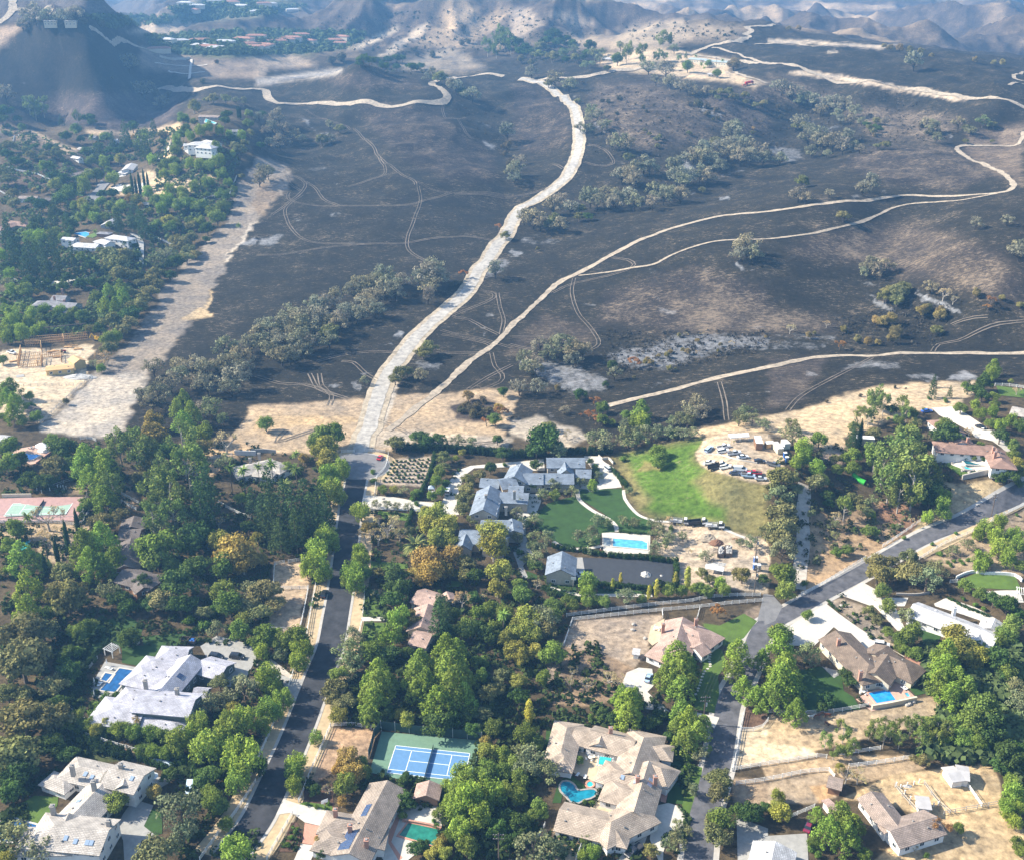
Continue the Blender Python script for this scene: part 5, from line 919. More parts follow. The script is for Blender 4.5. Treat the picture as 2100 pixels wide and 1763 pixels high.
ribbon("path", "C2 540,490 545,560 620,630 700,680 790,725 850,780 860,830", 1.7, concrete, "curved sand path between the two dark lawns", .09)
ribbon("drainage_channel", "C2 915,490 925,560 1000,660 1070,710 1180,740 1300,750", 1.3, concrete, "pale channel curving round the foot of the green hill", .09)
ribbon("drainage_channel", "C2 1740,810 1830,850 1910,880", 1.2, concrete, "short pale channel beside the parked trucks", .09)
ribbon("path", "C2 310,1290 420,1320 540,1345 700,1350 1150,1352", 1.8, concrete, "sand path along the lower garden", .09)
ribbon("path", "C2 340,910 420,955 520,970 640,965 740,945", 1.5, concrete, "garden path curving under the round lawn", .09)
ribbon("path", "C3 300,440 300,560 280,700 290,850 280,1000 260,1150 250,1300", 5, gravel, "shaded dirt lane under the row of eucalyptus", .04)
# stepping stones on the curving lawn: one ribbon of slabs
b = MB()
_L = smooth_line([Vector((g.x, g.y)) for g in [ground(*q) for q in parse("D2 1640,30 1618,110 1625,170 1580,210 1550,280 1520,370 1490,420")]], 1.15)
for q in _L: b.box((q.x, q.y, float(hgt(q.x, q.y))+.13), (.8, .7, .06), .3)
tag(b.build("stepping_stones", concrete), "line of pale stepping stones across the bright curving lawn", kind='structure')
# ------------------------------------------------------------------ houses
def roof_mat(name, col, row=0.42, bw=0.9, dark=0.62, rough=.8):
    if name in MATS: return MATS[name]
    m, n, b = new_mat(name); uv = n.nodes.new("ShaderNodeUVMap"); br = n.nodes.new("ShaderNodeTexBrick")
    n.links.new(uv.outputs[0], br.inputs[0]); br.inputs['Scale'].default_value = 1.0; br.inputs['Brick Width'].default_value = bw; br.inputs['Row Height'].default_value = row
    br.inputs['Mortar Size'].default_value = 0.07; br.inputs['Mortar Smooth'].default_value = 0.4
    br.inputs['Color1'].default_value = (*[c*1.1 for c in col], 1); br.inputs['Color2'].default_value = (*[c*.86 for c in col], 1); br.inputs['Mortar'].default_value = (*[c*dark for c in col], 1)
    t = tex_noise(n, .35, 6, .65); c = mix(n, 1, br.outputs[0], ramp(n, t.outputs[0], [(.3, (.66,)*3), (.7, (1.28,)*3)]), 'MULTIPLY')
    n.links.new(c, b.inputs['Base Color']); b.inputs['Roughness'].default_value = rough; b.inputs['Specular IOR Level'].default_value = .25
    bp = n.nodes.new("ShaderNodeBump"); bp.inputs['Distance'].default_value = .05; n.links.new(br.outputs['Fac'], bp.inputs['Height']); bp.invert = True; n.links.new(bp.outputs[0], b.inputs['Normal'])
    MATS[name] = m; return m
RM = {'slate': roof_mat("lavender_slate_roof", (.47, .46, .51)), 'tan': roof_mat("tan_tile_roof", (.48, .43, .38)), 'solar': roof_mat("grey_brown_tile_roof", (.33, .27, .22)), 'sand': roof_mat("sand_tile_roof", (.45, .36, .28)),
      'salmon': roof_mat("salmon_tile_roof", (.46, .32, .26)), 'shake': roof_mat("brown_shake_roof", (.22, .165, .125)), 'white': roof_mat("pale_grey_roof", (.60, .58, .57)), 'blue': roof_mat("blue_slate_roof", (.235, .275, .33)),
      'terra': roof_mat("terracotta_roof", (.34, .215, .165)), 'barn': roof_mat("brown_grey_roof", (.34, .265, .22)), 'ply': mat("plywood_roof", (.56, .36, .17), .85, .1, .4), 'grey': roof_mat("mid_grey_roof", (.27, .26, .27)), 'red': roof_mat("red_tile_roof", (.40, .20, .14)), 'metal': mat("grey_metal_roof", (.42, .40, .39), .6, .12, .5), 'dshake': roof_mat("dark_shake_roof", (.17, .14, .125)), 'green': mat("grey_green_roof", (.33, .38, .37), .6, .1, .3)}
WM = {'white': mat("white_stucco", (.72, .70, .67), .85, .06, .8), 'cream': mat("cream_stucco", (.56, .49, .37), .85, .08, .8), 'sage': mat("sage_siding", (.13, .15, .145), .8, .1, .8), 'stone': mat("tan_stone_wall", (.44, .38, .30), .85, .12, 1.5), 'grey': mat("grey_wall", (.33, .32, .30), .85, .1, .8), 'ply': mat("plywood_wall", (.60, .44, .20), .85, .1, .6), 'wood': mat("brown_timber", (.25, .14, .085), .85, .15, 1.5)}
brickm = mat("chimney_brick", (.40, .22, .16), .9, .2, 3); stonem = mat("chimney_stone", (.33, .30, .27), .9, .2, 3); capm = mat("chimney_cap", (.25, .24, .23), .7, .1)
glassm = mat("window_glass", (.03, .04, .05), .08, 0, spec=.6); framem = mat("window_frame_white", (.75, .74, .72), .6, 0); solarm = mat("solar_panel", (.045, .07, .14), .25, .2, 2.0, spec=.6); trimm = mat("solar_frame", (.5, .5, .5), .5, 0)
_w = MB(); _w.box((0, -.05, 0), (1.5, .10, .12)); _w.box((0, -.05, 1.18), (1.5, .10, .12)); _w.box((-.69, -.05, .59), (.12, .10, 1.06)); _w.box((.69, -.05, .59), (.12, .10, 1.06)); _w.box((0, -.05, .59), (.06, .08, 1.06))
WINF = _w.mesh("window", [framem]); _w = MB(); _w.box((0, -.015, .59), (1.26, .03, 1.06)); WING = _w.mesh("pane", [glassm])
_w = MB(); _w.box((0, 0, -.8), (1.0, 1.0, 3.4)); _w.box((0, 0, .98), (1.25, 1.25, .16)); _w.box((0, 0, 1.16), (.6, .6, .2), m=1)
CHIM = {'b': _w.mesh("chimney", [brickm, capm]), 's': _w.mesh("chimney", [stonem, capm]), 'w': _w.mesh("chimney", [WM['white'], capm])}
_w = MB(); _w.box((0, 0, .06), (1.0, 1.4, .12)); SKYL = _w.mesh("skylight", [mat("skylight_glass", (.25, .32, .42), .1, 0, spec=.7)])
def house(name, label, phrase, wings, roof, wall, chim='', ck='b', cat='house', windows=True, sky='', solar=(), flat=0.0, group=None):
    W_ = []; zs = []
    wings = [(s, hw*(.86 if hw > 3 else .92), he*.94, he*.94+(hr-he)*.74, e) for s, hw, he, hr, e in wings]
    for s, hw, he, hr, ends in wings:
        a, b2 = parse(s); zs += [ground(*a, hr).z, ground(*b2, hr).z]
    z0 = sum(zs)/len(zs)
    for k, (s, hw, he, hr, ends) in enumerate(wings):
        a, b2 = parse(s); hr += .011*k
        A = Vector((*on_plane(*a, z0+hr), 0)); B = Vector((*on_plane(*b2, z0+hr), 0)); W_.append((A, B, hw, he+.007*k, hr, ends))
    c = sum(((w_[0]+w_[1])/2 for w_ in W_), Vector())/len(W_); root = thing(name, label, cat, (c.x, c.y, z0), group=group)
    rv = []; rf = []; ruv = []; wb = MB(); frames = []
    inside = []
    for A, B, hw, he, hr, ends in W_:
        d = (B-A).normalized(); ea = hw if ends[0] == 'h' else 0; eb = hw if ends[1] == 'h' else 0
        inside.append((A-d*ea, d, (B-A).length+ea+eb, hw))
    def inn(p, skip):
        for i, (o, d, L, hw) in enumerate(inside):
            if i == skip: continue
            r = p-o; t = r.dot(d); s_ = abs(r.x*d.y-r.y*d.x)
            if -.1 < t < L+.1 and s_ < hw+.1: return True
        return False
    for k, (A, B, hw, he, hr, ends) in enumerate(W_):
        A = A-c; B = B-c; d = (B-A).normalized(); n_ = Vector((-d.y, d.x, 0)); ov = .55; sl = (hr-he)/hw; L = (B-A).length
        ea = hw if ends[0] == 'h' else 0; eb = hw if ends[1] == 'h' else 0; th = .22
        ext = lambda t, s_, z: A+d*t+n_*s_+Vector((0, 0, z))
        xa = -(ea+ov) if ea else -.45; xb = L+(eb+ov if eb else .45); ze = he-sl*ov
        E = [ext(xa, -hw-ov, ze), ext(xb, -hw-ov, ze), ext(xb, hw+ov, ze), ext(xa, hw+ov, ze)]
        RA = ext(0 if ea else xa, 0, hr); RB = ext(L if eb else xb, 0, hr)
        low = [v-Vector((0, 0, th)) for v in E+[RA, RB]]; i0 = len(rv); rv += E+[RA, RB]+low
        fs = [(0, 1, 5, 4), (2, 3, 4, 5)]; fs.append((3, 0, 4)); fs.append((1, 2, 5))
        for f in fs:
            up = (f[0], f[1])
            if len(f) == 3 and not (ea if f[0] == 3 else eb):
                continue
            rf.append(tuple(i+i0 for i in f)); e0 = rv[i0+f[0]]; ed = (rv[i0+f[1]]-e0).normalized()
            for i in f:
                r = rv[i0+i]-e0; t = r.dot(ed); ruv.append((t, (r-ed*t).length))
        if not ea: rf.append((i0+3, i0+0, i0+6+0, i0+6+4, i0+6+3)[:2]+(i0+6, i0+10, i0+9) if False else (i0+4, i0+10, i0+6, i0+0)); ruv += [(0, 0)]*4; rf.append((i0+3, i0+9, i0+10, i0+4)); ruv += [(0, 0)]*4
        if not eb: rf.append((i0+1, i0+7, i0+11, i0+5)); ruv += [(0, 0)]*4; rf.append((i0+5, i0+11, i0+8, i0+2)); ruv += [(0, 0)]*4
        for f in ((0, 6, 7, 1), (2, 8, 9, 3)): rf.append(tuple(i+i0 for i in f)); ruv += [(0, 0)]*4
        if ea: rf.append((i0+3, i0+9, i0+6, i0+0)); ruv += [(0, 0)]*4
        if eb: rf.append((i0+1, i0+7, i0+8, i0+2)); ruv += [(0, 0)]*4
        rf += [(i0+6, i0+10, i0+11, i0+7), (i0+8, i0+11, i0+10, i0+9)]; ruv += [(0, 0)]*8
        if ea: rf.append((i0+6, i0+9, i0+10)); ruv += [(0, 0)]*3
        if eb: rf.append((i0+7, i0+11, i0+8)); ruv += [(0, 0)]*3
        # walls
        zt = he-.15; ya, yb = -ea, L+eb; b0 = -2.5
        q = [ext(ya, -hw, b0), ext(yb, -hw, b0), ext(yb, hw, b0), ext(ya, hw, b0), ext(ya, -hw, zt), ext(yb, -hw, zt), ext(yb, hw, zt), ext(ya, hw, zt), ext(ya, 0, hr-.25), ext(yb, 0, hr-.25)]
        F_ = [(0, 1, 5, 4), (2, 3, 7, 6)]; F_.append((1, 2, 6, 9, 5) if not eb else (1, 2, 6, 5)); F_.append((3, 0, 4, 8, 7) if not ea else (3, 0, 4, 7))
        wb.add(q, F_)
        if windows:
            cam2 = Vector((0, 0))-Vector((c.x, c.y))
            for p0, p1, nn in ((ext(ya, -hw, 0), ext(yb, -hw, 0), -n_), (ext(yb, hw, 0), ext(ya, hw, 0), n_), (ext(yb, -hw, 0), ext(yb, hw, 0), d), (ext(ya, hw, 0), ext(ya, -hw, 0), -d)):
                mid = (p0+p1)/2
                if nn.dot(Vector((cam2.x-mid.x, cam2.y-mid.y, 0)).normalized()) < 0.12: continue
                ln = (p1-p0).length; m_ = max(1, int(ln/3.4))
                for st in range(2 if he > 4.6 else 1):
                    for j in range(m_):
                        p = p0+(p1-p0)*((j+.5)/m_)
                        if inn(Vector((p.x+c.x, p.y+c.y, 0))+nn*.2, k): continue
                        frames.append((p+nn*.012+Vector((0, 0, .95+st*2.75)), math.atan2(nn.x, -nn.y)))
    wo_ = link("wall", wb.mesh("wall", [WM[wall]]), root)
    rme = mesh("roof", rv, rf, [RM[roof]], uvs=ruv); ro = link("roof", rme, root)
    for p, a in frames[:26]:
        f_ = link("window", WINF, wo_, p, a); link("pane", WING, f_)
    zr = max(w_[4] for w_ in W_)
    for pt in parse(chim) if chim else []:
        x, y = on_plane(*pt, z0+zr+.3); link("chimney", CHIM[ck], ro, (x-c.x, y-c.y, zr+.1))
    for kind, lst in (('skylight', sky),):
        pass
    def on_slope(wi, side, t, s_, w2, h2, nm, mt_):
        A, B, hw, he, hr, ends = W_[wi]; A = A-c; B = B-c; d = (B-A); n_ = Vector((-d.y, d.x, 0)).normalized()*side
        p = A+d*t+n_*hw*s_; z = hr-(hr-he)*s_; e = d.normalized(); dn = (n_*hw+Vector((0, 0, -(hr-he)))).normalized(); nr = e.cross(dn); nr = nr if nr.z > 0 else -nr
        M = Matrix((e, dn, nr)).transposed().to_4x4(); M.translation = p+Vector((0, 0, z))+nr*.10; b_ = MB()
        if nm == 'solar_panel':
            nx = max(1, round(w2/1.05)); ny = max(1, round(h2/1.7)); b_.box((0, 0, -.04), (nx*1.05, ny*1.7, .05), m=1)
            for i in range(nx):
                for j in range(ny): b_.box(((i-(nx-1)/2)*1.05, (j-(ny-1)/2)*1.7, .015), (.98, 1.62, .05))
            me = b_.mesh(nm, [solarm, trimm])
        else:
            b_.box((0, 0, .05 if nm == 'roof_vent' else 0), (w2, h2, .4 if nm == 'roof_vent' else .16)); me = b_.mesh(nm, [mt_])
        o = link(nm, me, ro); o.matrix_local = M
    if windows and c.y < 520:
        rr = random.Random(int(c.x))
        for wi in range(len(W_)):
            if (W_[wi][1]-W_[wi][0]).length > 5:
                for sd in (-1, 1): on_slope(wi, sd, rr.uniform(.12, .88), rr.uniform(.15, .7), .35, .35, 'roof_vent', capm)
    for a in solar: on_slope(*a, 'solar_panel', None)
    if sky:
        for a in sky: on_slope(*a, 1.0, 1.3, 'skylight', SKYL.materials[0])
    if phrase: LAND[phrase] = tuple(float(q) for q in project(c.x, c.y, z0+3))
    return root
house("slate_roofed_house", "large lavender-grey roofed house with a narrow solar panel beside a deep blue pool", "the lavender-grey roofed house",
      [("D0 1560,75 1285,390", 4.7, 4.2, 7.0, 'gg'), ("D0 1390,25 1540,30", 4.2, 3.2, 5.4, 'hg'), ("D0 1230,115 1440,150", 3.9, 3.0, 5.0, 'hg'), ("D0 1170,205 1350,245", 5.4, 3.2, 5.9, 'hg'), ("D0 1660,115 1850,165", 4.8, 3.0, 5.2, 'gg'),
       ("D0 1130,400 1590,440", 5.6, 5.9, 8.4, 'gg'), ("D0 930,490 1180,520", 6.6, 3.0, 5.8, 'hg'), ("D0 1150,565 1430,630", 3.2, 2.9, 4.3, 'hh'), ("D0 1600,345 1700,352", 2.2, 3.0, 4.6, 'gg'), ("D0 1060,375 1200,400", 4.0, 4.0, 6.2, 'hg')], 'slate', 'sage', "D0 1190,300 1450,370", 's', solar=[(0, 1, .48, .42, 2.2, 1.8)])
house("tan_tiled_house", "sprawling tan tiled white house in the lower left with many chimneys and skylights", "the sprawling tan tiled house",
      [("D0 910,1000 1170,1060", 5.4, 5.4, 7.8, 'gg'), ("D0 650,985 850,1030", 4.8, 3.4, 5.4, 'hg'), ("D0 840,1130 570,1410", 5.8, 3.4, 6.2, 'gg'), ("D0 450,1470 880,1510", 6.4, 5.2, 8.0, 'hg'), ("D0 300,1560 470,1560", 5.0, 3.2, 5.2, 'hg'), ("D0 440,1080 520,1110", 2.6, 2.6, 3.8, 'hh'), ("D0 1030,1050 1010,1130", 2.6, 5.2, 7.0, 'gg'), ("D0 560,1380 480,1560", 4.2, 4.4, 7.0, 'gh')],
      'tan', 'white', "D0 590,1000 990,985 765,1130 430,1330 890,1450", 's', sky=[(0, 1, .2, .4), (0, -1, .75, .3), (1, -1, .4, .4), (1, -1, .7, .5), (2, -1, .5, .5), (3, -1, .3, .5), (3, -1, .5, .6), (3, -1, .72, .6), (3, -1, .8, .6)])
house("solar_roofed_house", "long grey-brown tiled house with two solar arrays beside the blue tennis court", "the solar-panelled house",
      [("D1 1075,1110 770,1690", 5.4, 3.6, 6.2, 'gg'), ("D1 660,1420 860,1450", 4.2, 3.0, 5.0, 'hg'), ("D1 620,1560 800,1600", 4.2, 3.0, 5.0, 'hg'), ("D1 1000,1480 960,1640", 2.6, 3.0, 3.9, 'gg')], 'solar', 'white', "D1 770,1490 905,1610 650,1360", 'b', solar=[(0, -1, .83, .5, 6.3, 3.4), (0, -1, .42, .35, 4.2, 1.7)])
house("courtyard_house", "sprawling sand-tiled house wrapped round a courtyard and kidney-shaped pool", "the sand-tiled courtyard house",
      [("D2 450,670 400,870", 4.4, 3.0, 4.9, 'hh'), ("D2 520,690 620,715", 4.2, 3.0, 4.8, 'gg'), ("D2 650,690 1000,780", 5.2, 3.2, 6.0, 'gg'), ("D2 735,720 715,790", 2.8, 3.5, 5.5, 'gg'), ("D2 1080,750 985,1030", 5.8, 3.2, 6.4, 'hg'), ("D2 1120,950 1000,1350", 5.2, 3.2, 6.4, 'gg'),
       ("D2 1000,1350 815,1440", 5.2, 3.2, 6.1, 'hh'), ("D2 815,1440 400,1340", 5.6, 3.0, 5.8, 'hg'), ("D2 850,1010 1030,1060", 4.8, 3.0, 5.2, 'hg'), ("D2 880,1160 1030,1200", 4.6, 3.0, 5.2, 'hg'), ("D2 1125,960 1220,1000", 4.2, 3.2, 5.7, 'gh'), ("D2 1130,820 1230,835", 3.0, 3.0, 4.6, 'gh'), ("D2 430,900 420,930", 3.0, 2.8, 4.2, 'gh')],
      'sand', 'white', "D2 810,690 1030,1090 1175,1090", 'b', sky=[(8, 1, .4, .4), (8, -1, .4, .4), (5, 1, .3, .4), (5, -1, .3, .4), (5, 1, .4, .4), (5, -1, .4, .4)])
house("salmon_roofed_house", "salmon-tiled hipped house by the white double fence, bright lawn on its right", "the salmon-roofed house",
      [("C2 1400,1530 1345,1720", 6.0, 3.2, 6.2, 'gh'), ("C2 1410,1590 1530,1650", 6.6, 3.2, 6.0, 'gh'), ("C2 1280,1745 D2 1230,30", 4.0, 3.0, 4.8, 'hh'), ("C2 1560,1740 D2 1500,10", 3.6, 3.0, 4.8, 'gg')], 'salmon', 'white', "C2 1240,1600 1510,1560", 'b')
house("shake_roofed_house", "long brown shake-roofed house above the bright blue pool", "the brown shake-roofed house",
      [("C3 560,1640 D3 830,150", 6.2, 3.2, 6.0, 'gh'), ("D3 985,70 880,215", 5.2, 3.2, 6.1, 'gg'), ("D3 1000,80 1130,140", 5.2, 3.2, 5.9, 'gh'), ("D3 880,60 980,0", 4.6, 3.0, 5.2, 'gg')], 'shake', 'cream', "D3 760,225 C3 580,1725", 'b')
house("white_ranch_house", "long low pale-roofed white ranch house on the right with three gabled dormers", "the white ranch house",
      [("C3 1200,1420 1880,1680", 5.4, 3.0, 5.4, 'gg'), ("C3 1860,1540 1830,1610", 3.8, 3.0, 4.8, 'gg'), ("C3 1380,1470 1350,1510", 2.6, 3.0, 4.6, 'gg'), ("C3 1550,1570 1510,1620", 2.6, 3.0, 4.6, 'gg'), ("C3 1740,1660 1710,1710", 2.6, 3.0, 4.6, 'gg')], 'white', 'white', "C3 1530,1465", 'w')
house("blue_slate_estate", "rambling blue slate-roofed estate of many pale stone wings round a terrace", "the blue slate estate",
      [("C2 290,222 590,222", 5.0, 6.0, 8.8, 'gg'), ("C2 432,245 445,315", 3.4, 5.0, 8.0, 'gg'), ("C2 530,315 645,320", 4.4, 3.6, 5.8, 'gg'), ("C2 260,350 500,352", 5.2, 4.2, 7.0, 'gg'), ("C2 100,350 250,352", 5.4, 4.3, 7.2, 'gg'), ("C2 75,270 20,370", 5.2, 5.0, 8.2, 'gg'),
       ("C1 1918,450 1862,640", 5.6, 5.2, 8.8, 'gg'), ("C1 1850,390 1995,400", 4.2, 4.0, 6.3, 'gg'), ("C1 1995,400 C2 20,380", 5.0, 4.6, 7.2, 'gg'), ("C1 2010,505 C2 130,515", 4.8, 4.4, 7.0, 'gg'), ("C1 1850,740 2080,742", 4.8, 4.2, 6.6, 'gg'), ("C1 1680,815 1850,830", 5.4, 4.0, 6.8, 'gg'), ("C1 1720,850 1695,930", 3.2, 4.0, 6.4, 'gg'), ("C1 1880,860 2050,880", 5.6, 4.0, 6.8, 'gg'), ("C2 0,720 15,810", 3.8, 4.0, 6.2, 'gg'), ("C2 -20,450 90,455", 4.2, 4.2, 6.4, 'gg')],
      'blue', 'stone', "C1 2050,640 C2 20,510 C1 1885,540", 's')
house("blue_roofed_barn", "detached blue slate-roofed barn at the left end of the dark sports court", "the detached blue-roofed barn", [("C2 413,990 398,1130", 5.6, 4.6, 7.8, 'gg')], 'blue', 'stone', cat='barn')
house("palm_garden_house", "low tan-roofed house among palms left of the turning circle", "the palm garden house", [("C0 2020,285 C1 60,255", 5.6, 3.2, 5.6, 'hh'), ("C1 80,240 190,275", 4.4, 3.2, 5.2, 'gh'), ("C1 0,320 90,330", 3.6, 3.0, 4.4, 'gh')], 'tan', 'white', "C0 2050,240 C1 25,200", 's')
house("hidden_shake_house", "narrow dark shake-roofed house half hidden by trees right of the pink court", "the half-hidden dark shake house", [("C0 1100,700 1075,780", 5.0, 3.0, 5.2, 'gg'), ("C0 990,810 1150,810", 4.6, 3.0, 5.2, 'gg'), ("C0 1075,880 1020,1100", 5.2, 3.0, 5.6, 'gg'), ("C0 1010,1140 1190,1190", 5.4, 3.0, 5.4, 'gh'), ("C0 1130,1225 1175,1280", 2.8, 2.8, 4.4, 'gg')], 'dshake', 'wood', cat='house')
house("salmon_garden_house", "pinkish-tiled house among dense trees right of the dark street", "the pinkish-tiled garden house", [("C1 1330,1310 1490,1360", 5.0, 3.0, 5.4, 'gg'), ("C1 1410,1420 1350,1600", 5.0, 3.0, 5.6, 'gg'), ("C1 1300,1650 1430,1680", 4.6, 3.0, 5.0, 'gg'), ("C1 1565,1320 1590,1370", 2.0, 2.8, 4.0, 'gg')], 'salmon', 'cream')
house("terracotta_house", "red-brown tiled house with a teal pool near the right edge", "the red-brown tiled house", [("C3 1480,110 1860,135", 5.6, 2.5, 4.4, 'hg'), ("C3 1870,140 1920,235", 5.2, 2.5, 4.6, 'gh'), ("B3 1440,1680 1550,1763", 5.0, 3.2, 5.4, 'hg'), ("C3 1560,20 1600,90", 5.0, 3.2, 5.3, 'gg')], 'terra', 'white', "C3 1640,75 1850,150 1862,190", 'b')
house("edge_house", "grey-tiled brick house cut by the right edge of the photo", "the right-edge brick house", [("B3 2010,1570 2160,1600", 5.0, 3.2, 5.2, 'gg')], 'tan', 'wood')
house("long_stable", "long brown-roofed stable with white end wall in the dry paddocks", "the long brown-roofed stable", [("D3 850,1200 1060,1470", 3.8, 3.2, 5.0, 'gg'), ("D3 1010,1510 1370,1400", 4.6, 3.2, 5.4, 'gg')], 'barn', 'white', cat='stable')
house("corner_house", "pale lavender-roofed building cut by the bottom edge", "the bottom-edge pale roof", [("D3 60,1610 20,1800", 5.6, 3.2, 5.4, 'gg')], 'white', 'white', cat='building')
house("pool_pavilion", "salmon-tiled open pavilion between the tennis court and the green pool", None, [("D1 1420,1110 1395,1215", 3.4, 2.9, 4.6, 'gg')], 'salmon', 'wood', cat='pavilion', windows=False)
house("white_hill_house", "white two-storey house with dark windows above the curving drive", "the white two-storey house", [("B0 930,160 1040,175", 4.6, 6.2, 8.2, 'hh'), ("B0 650,225 810,235", 5.6, 3.2, 5.2, 'hg'), ("B0 520,178 620,185", 4.0, 3.0, 4.4, 'gg'), ("B0 830,195 900,215", 4.2, 4.6, 6.4, 'hg')], 'white', 'white')
house("grey_rambling_house", "grey-roofed rambling house with brick chimneys above the building site", "the rambling grey-roofed house", [("B0 340,700 460,700", 4.8, 3.0, 5.0, 'hg'), ("B0 440,655 545,660", 4.4, 3.0, 5.2, 'gg'), ("B0 470,705 630,720", 5.2, 3.0, 5.4, 'gg'), ("B0 540,760 600,770", 3.8, 3.0, 4.6, 'gg')], 'grey', 'grey', "B0 508,615 445,675 528,705", 'b')
house("garden_pavilion", "grey roofed open pavilion on the lawn of the white two-storey house", None, [("B0 830,135 880,138", 2.6, 2.8, 3.8, 'hh')], 'grey', 'wood', cat='pavilion', windows=False)
house("long_grey_house", "grey metal-roofed house among conifers above the white two-storey house", "the long grey roof among conifers", [("B0 860,70 930,25", 3.8, 3.0, 4.6, 'gg')], 'metal', 'grey')
house("clay_roofed_house", "clay-tiled house at the left edge among conifers", "the clay-tiled house", [("B0 0,95 110,60", 5.0, 3.0, 4.8, 'hh'), ("B0 90,45 210,60", 4.6, 3.0, 5.0, 'gh')], 'terra', 'cream')
house("plywood_barn", "unfinished plywood building with a flat orange roof and small square windows", "the unfinished plywood barn", [("B0 380,1245 600,1225", 3.6, 3.4, 4.2, 'gg')], 'ply', 'ply', cat='building')
house("plywood_shed", "small steep plywood building on the building site", None, [("B0 600,1150 650,1180", 3.4, 4.2, 6.0, 'gg')], 'ply', 'ply', cat='building', windows=False)
house("red_brown_hilltop_house", "two-storey house with red-brown roof on top of the leafy knoll", "the red-brown hilltop house", [("A0 1640,940 1800,945", 4.4, 5.4, 6.8, 'gg')], 'barn', 'grey')
house("white_mansion", "white hillside mansion with octagonal turret and terraces", "the white hillside mansion", [("A0 1600,1160 1700,1160", 6.0, 5.6, 8.0, 'hh'), ("A0 1690,1145 1780,1160", 5.0, 5.6, 8.2, 'hg'), ("A0 1660,1180 1720,1185", 5.0, 5.8, 8.6, 'hh')], 'white', 'white')
house("white_gabled_house", "white two-storey house with grey roof below the knoll", "the white gabled house", [("A0 1080,1335 1040,1380", 5.2, 5.4, 7.4, 'gg'), ("A0 990,1400 1050,1410", 3.4, 3.0, 4.2, 'gg')], 'metal', 'white')
for i, (nm, s, rf_, wl, lb) in enumerate((("small_house", "A0 650,1205 760,1215", 'tan', 'cream', "small tan-roofed house beyond the dark conifers on the left"), ("brown_house", "A0 600,1420 740,1385", 'barn', 'cream', "long brown-roofed house by the hillside lane"), ("low_house", "A0 160,1605 310,1605", 'barn', 'white', "low white house with brown roof at the left edge of the hill suburb"),
        ("cottage", "A0 375,1620 430,1620", 'dshake', 'wood', "dark-roofed cottage with brick chimney beside the low white house"), ("cottage", "A0 1130,1135 1220,1140", 'tan', 'white', "pale cottage under the tall conifers below the knoll"), ("cottage", "A0 935,1138 965,1138", 'white', 'white', "tiny white cottage left of the orange pencil tree"), ("cottage", "A0 740,1110 790,1112", 'grey', 'grey', "grey-roofed cottage under the eucalyptus on the left"), ("garage", "A0 600,1275 660,1285", 'white', 'white', "white garage beside the small tan-roofed house"),
        ("cottage", "A0 1905,1060 1950,1060", 'grey', 'white', "small grey-roofed cottage right of the knoll"), ("cottage", "A0 1160,1660 1215,1655", 'tan', 'white', "cottage roof just right of the red tree"), ("pool_house", "A0 1510,1175 1550,1175", 'white', 'white', "white pool house left of the mansion"), ("cottage", "C0 -10,35 60,45", 'white', 'white', "grey-roofed cottage at the left edge by the gazebo pool"), ("stable", "B0 250,1560 290,1580", 'dshake', 'grey', "dark little stable at the lower edge of the sandy paddock"))):
    house(nm, lb, ('the small tan-roofed house', 'the long brown hillside roof', 'the low white house')[i] if i < 3 else None, [(s, 3.8 if i < 6 else 2.8, 3.0, 4.6, 'gg')], rf_, wl, cat=nm.replace('_', ' '))
house("horse_shelter", "open double horse shelter with grey roof in the orange paddock", "the double horse shelter", [("D3 1480,1040 1560,1030", 2.6, 2.6, 3.3, 'gg'), ("D3 1560,1015 1640,1030", 2.6, 2.6, 3.4, 'gg')], 'metal', 'white', cat='shelter', windows=False)
house("paddock_shed", "small white shed with flat grey roof between the paddock fences", None, [("D3 1230,1270 1320,1280", 2.0, 2.7, 3.1, 'gg')], 'metal', 'white', cat='shed', windows=False)
house("hay_shed", "brown timber hay shed under the bare tree", None, [("D3 505,1100 600,1125", 2.0, 2.7, 3.2, 'gg')], 'barn', 'wood', cat='shed', windows=False)
house("garden_shed", "grey-white shed in the dusty yard left of the light blue car", None, [("D2 1000,35 1040,40", 1.3, 2.2, 2.6, 'gg')], 'white', 'white', cat='shed', windows=False)
house("pink_shed", "small pink-roofed shed behind the pepper trees", None, [("D3 490,1300 530,1290", 2.0, 2.4, 3.0, 'gg')], 'salmon', 'white', cat='shed', windows=False)
house("ranch_stable", "long grey-green roofed stable on the hilltop ranch", "the hilltop ranch stable", [("A2 1470,470 1600,480", 7.5, 4, 5.6, 'gg'), ("A2 1600,485 1800,500", 7.5, 4, 5.6, 'gg')], 'green', 'cream', cat='stable')
house("ranch_house", "grey-roofed ranch building half hidden behind the hilltop trees", "the hilltop ranch house", [("A2 745,468 820,470", 5, 3, 5, 'gg')], 'metal', 'cream')
house("ranch_cottage", "small pale cottage below the hilltop stable", None, [("A2 1610,597 1690,600", 3.2, 3, 4.2, 'gg')], 'metal', 'cream', cat='cottage')
house("hilltop_tank_house", "long pale flat building on top of the dark hill, left half", "the building on the dark hill", [("A0 365,165 470,165", 4, 5, 5.5, 'gg')], 'white', 'cream', cat='building')
house("hilltop_tank_house", "long pale flat building on top of the dark hill, right half", None, [("A0 535,165 630,165", 4, 5, 5.5, 'gg')], 'white', 'cream', cat='building')
FARH = "A1 70,385 165,357 235,343 290,325 360,300 25,398 0,312 710,318 640,345 695,370 430,350 30,110 300,92 120,45 60,40 A0 1450,355 1720,402 1785,412 1640,345 1650,392 2000,335 2040,378 2070,400 1580,95 1520,40 1610,60 1760,20 1980,60 1900,30 1300,420 1840,360 1350,345"
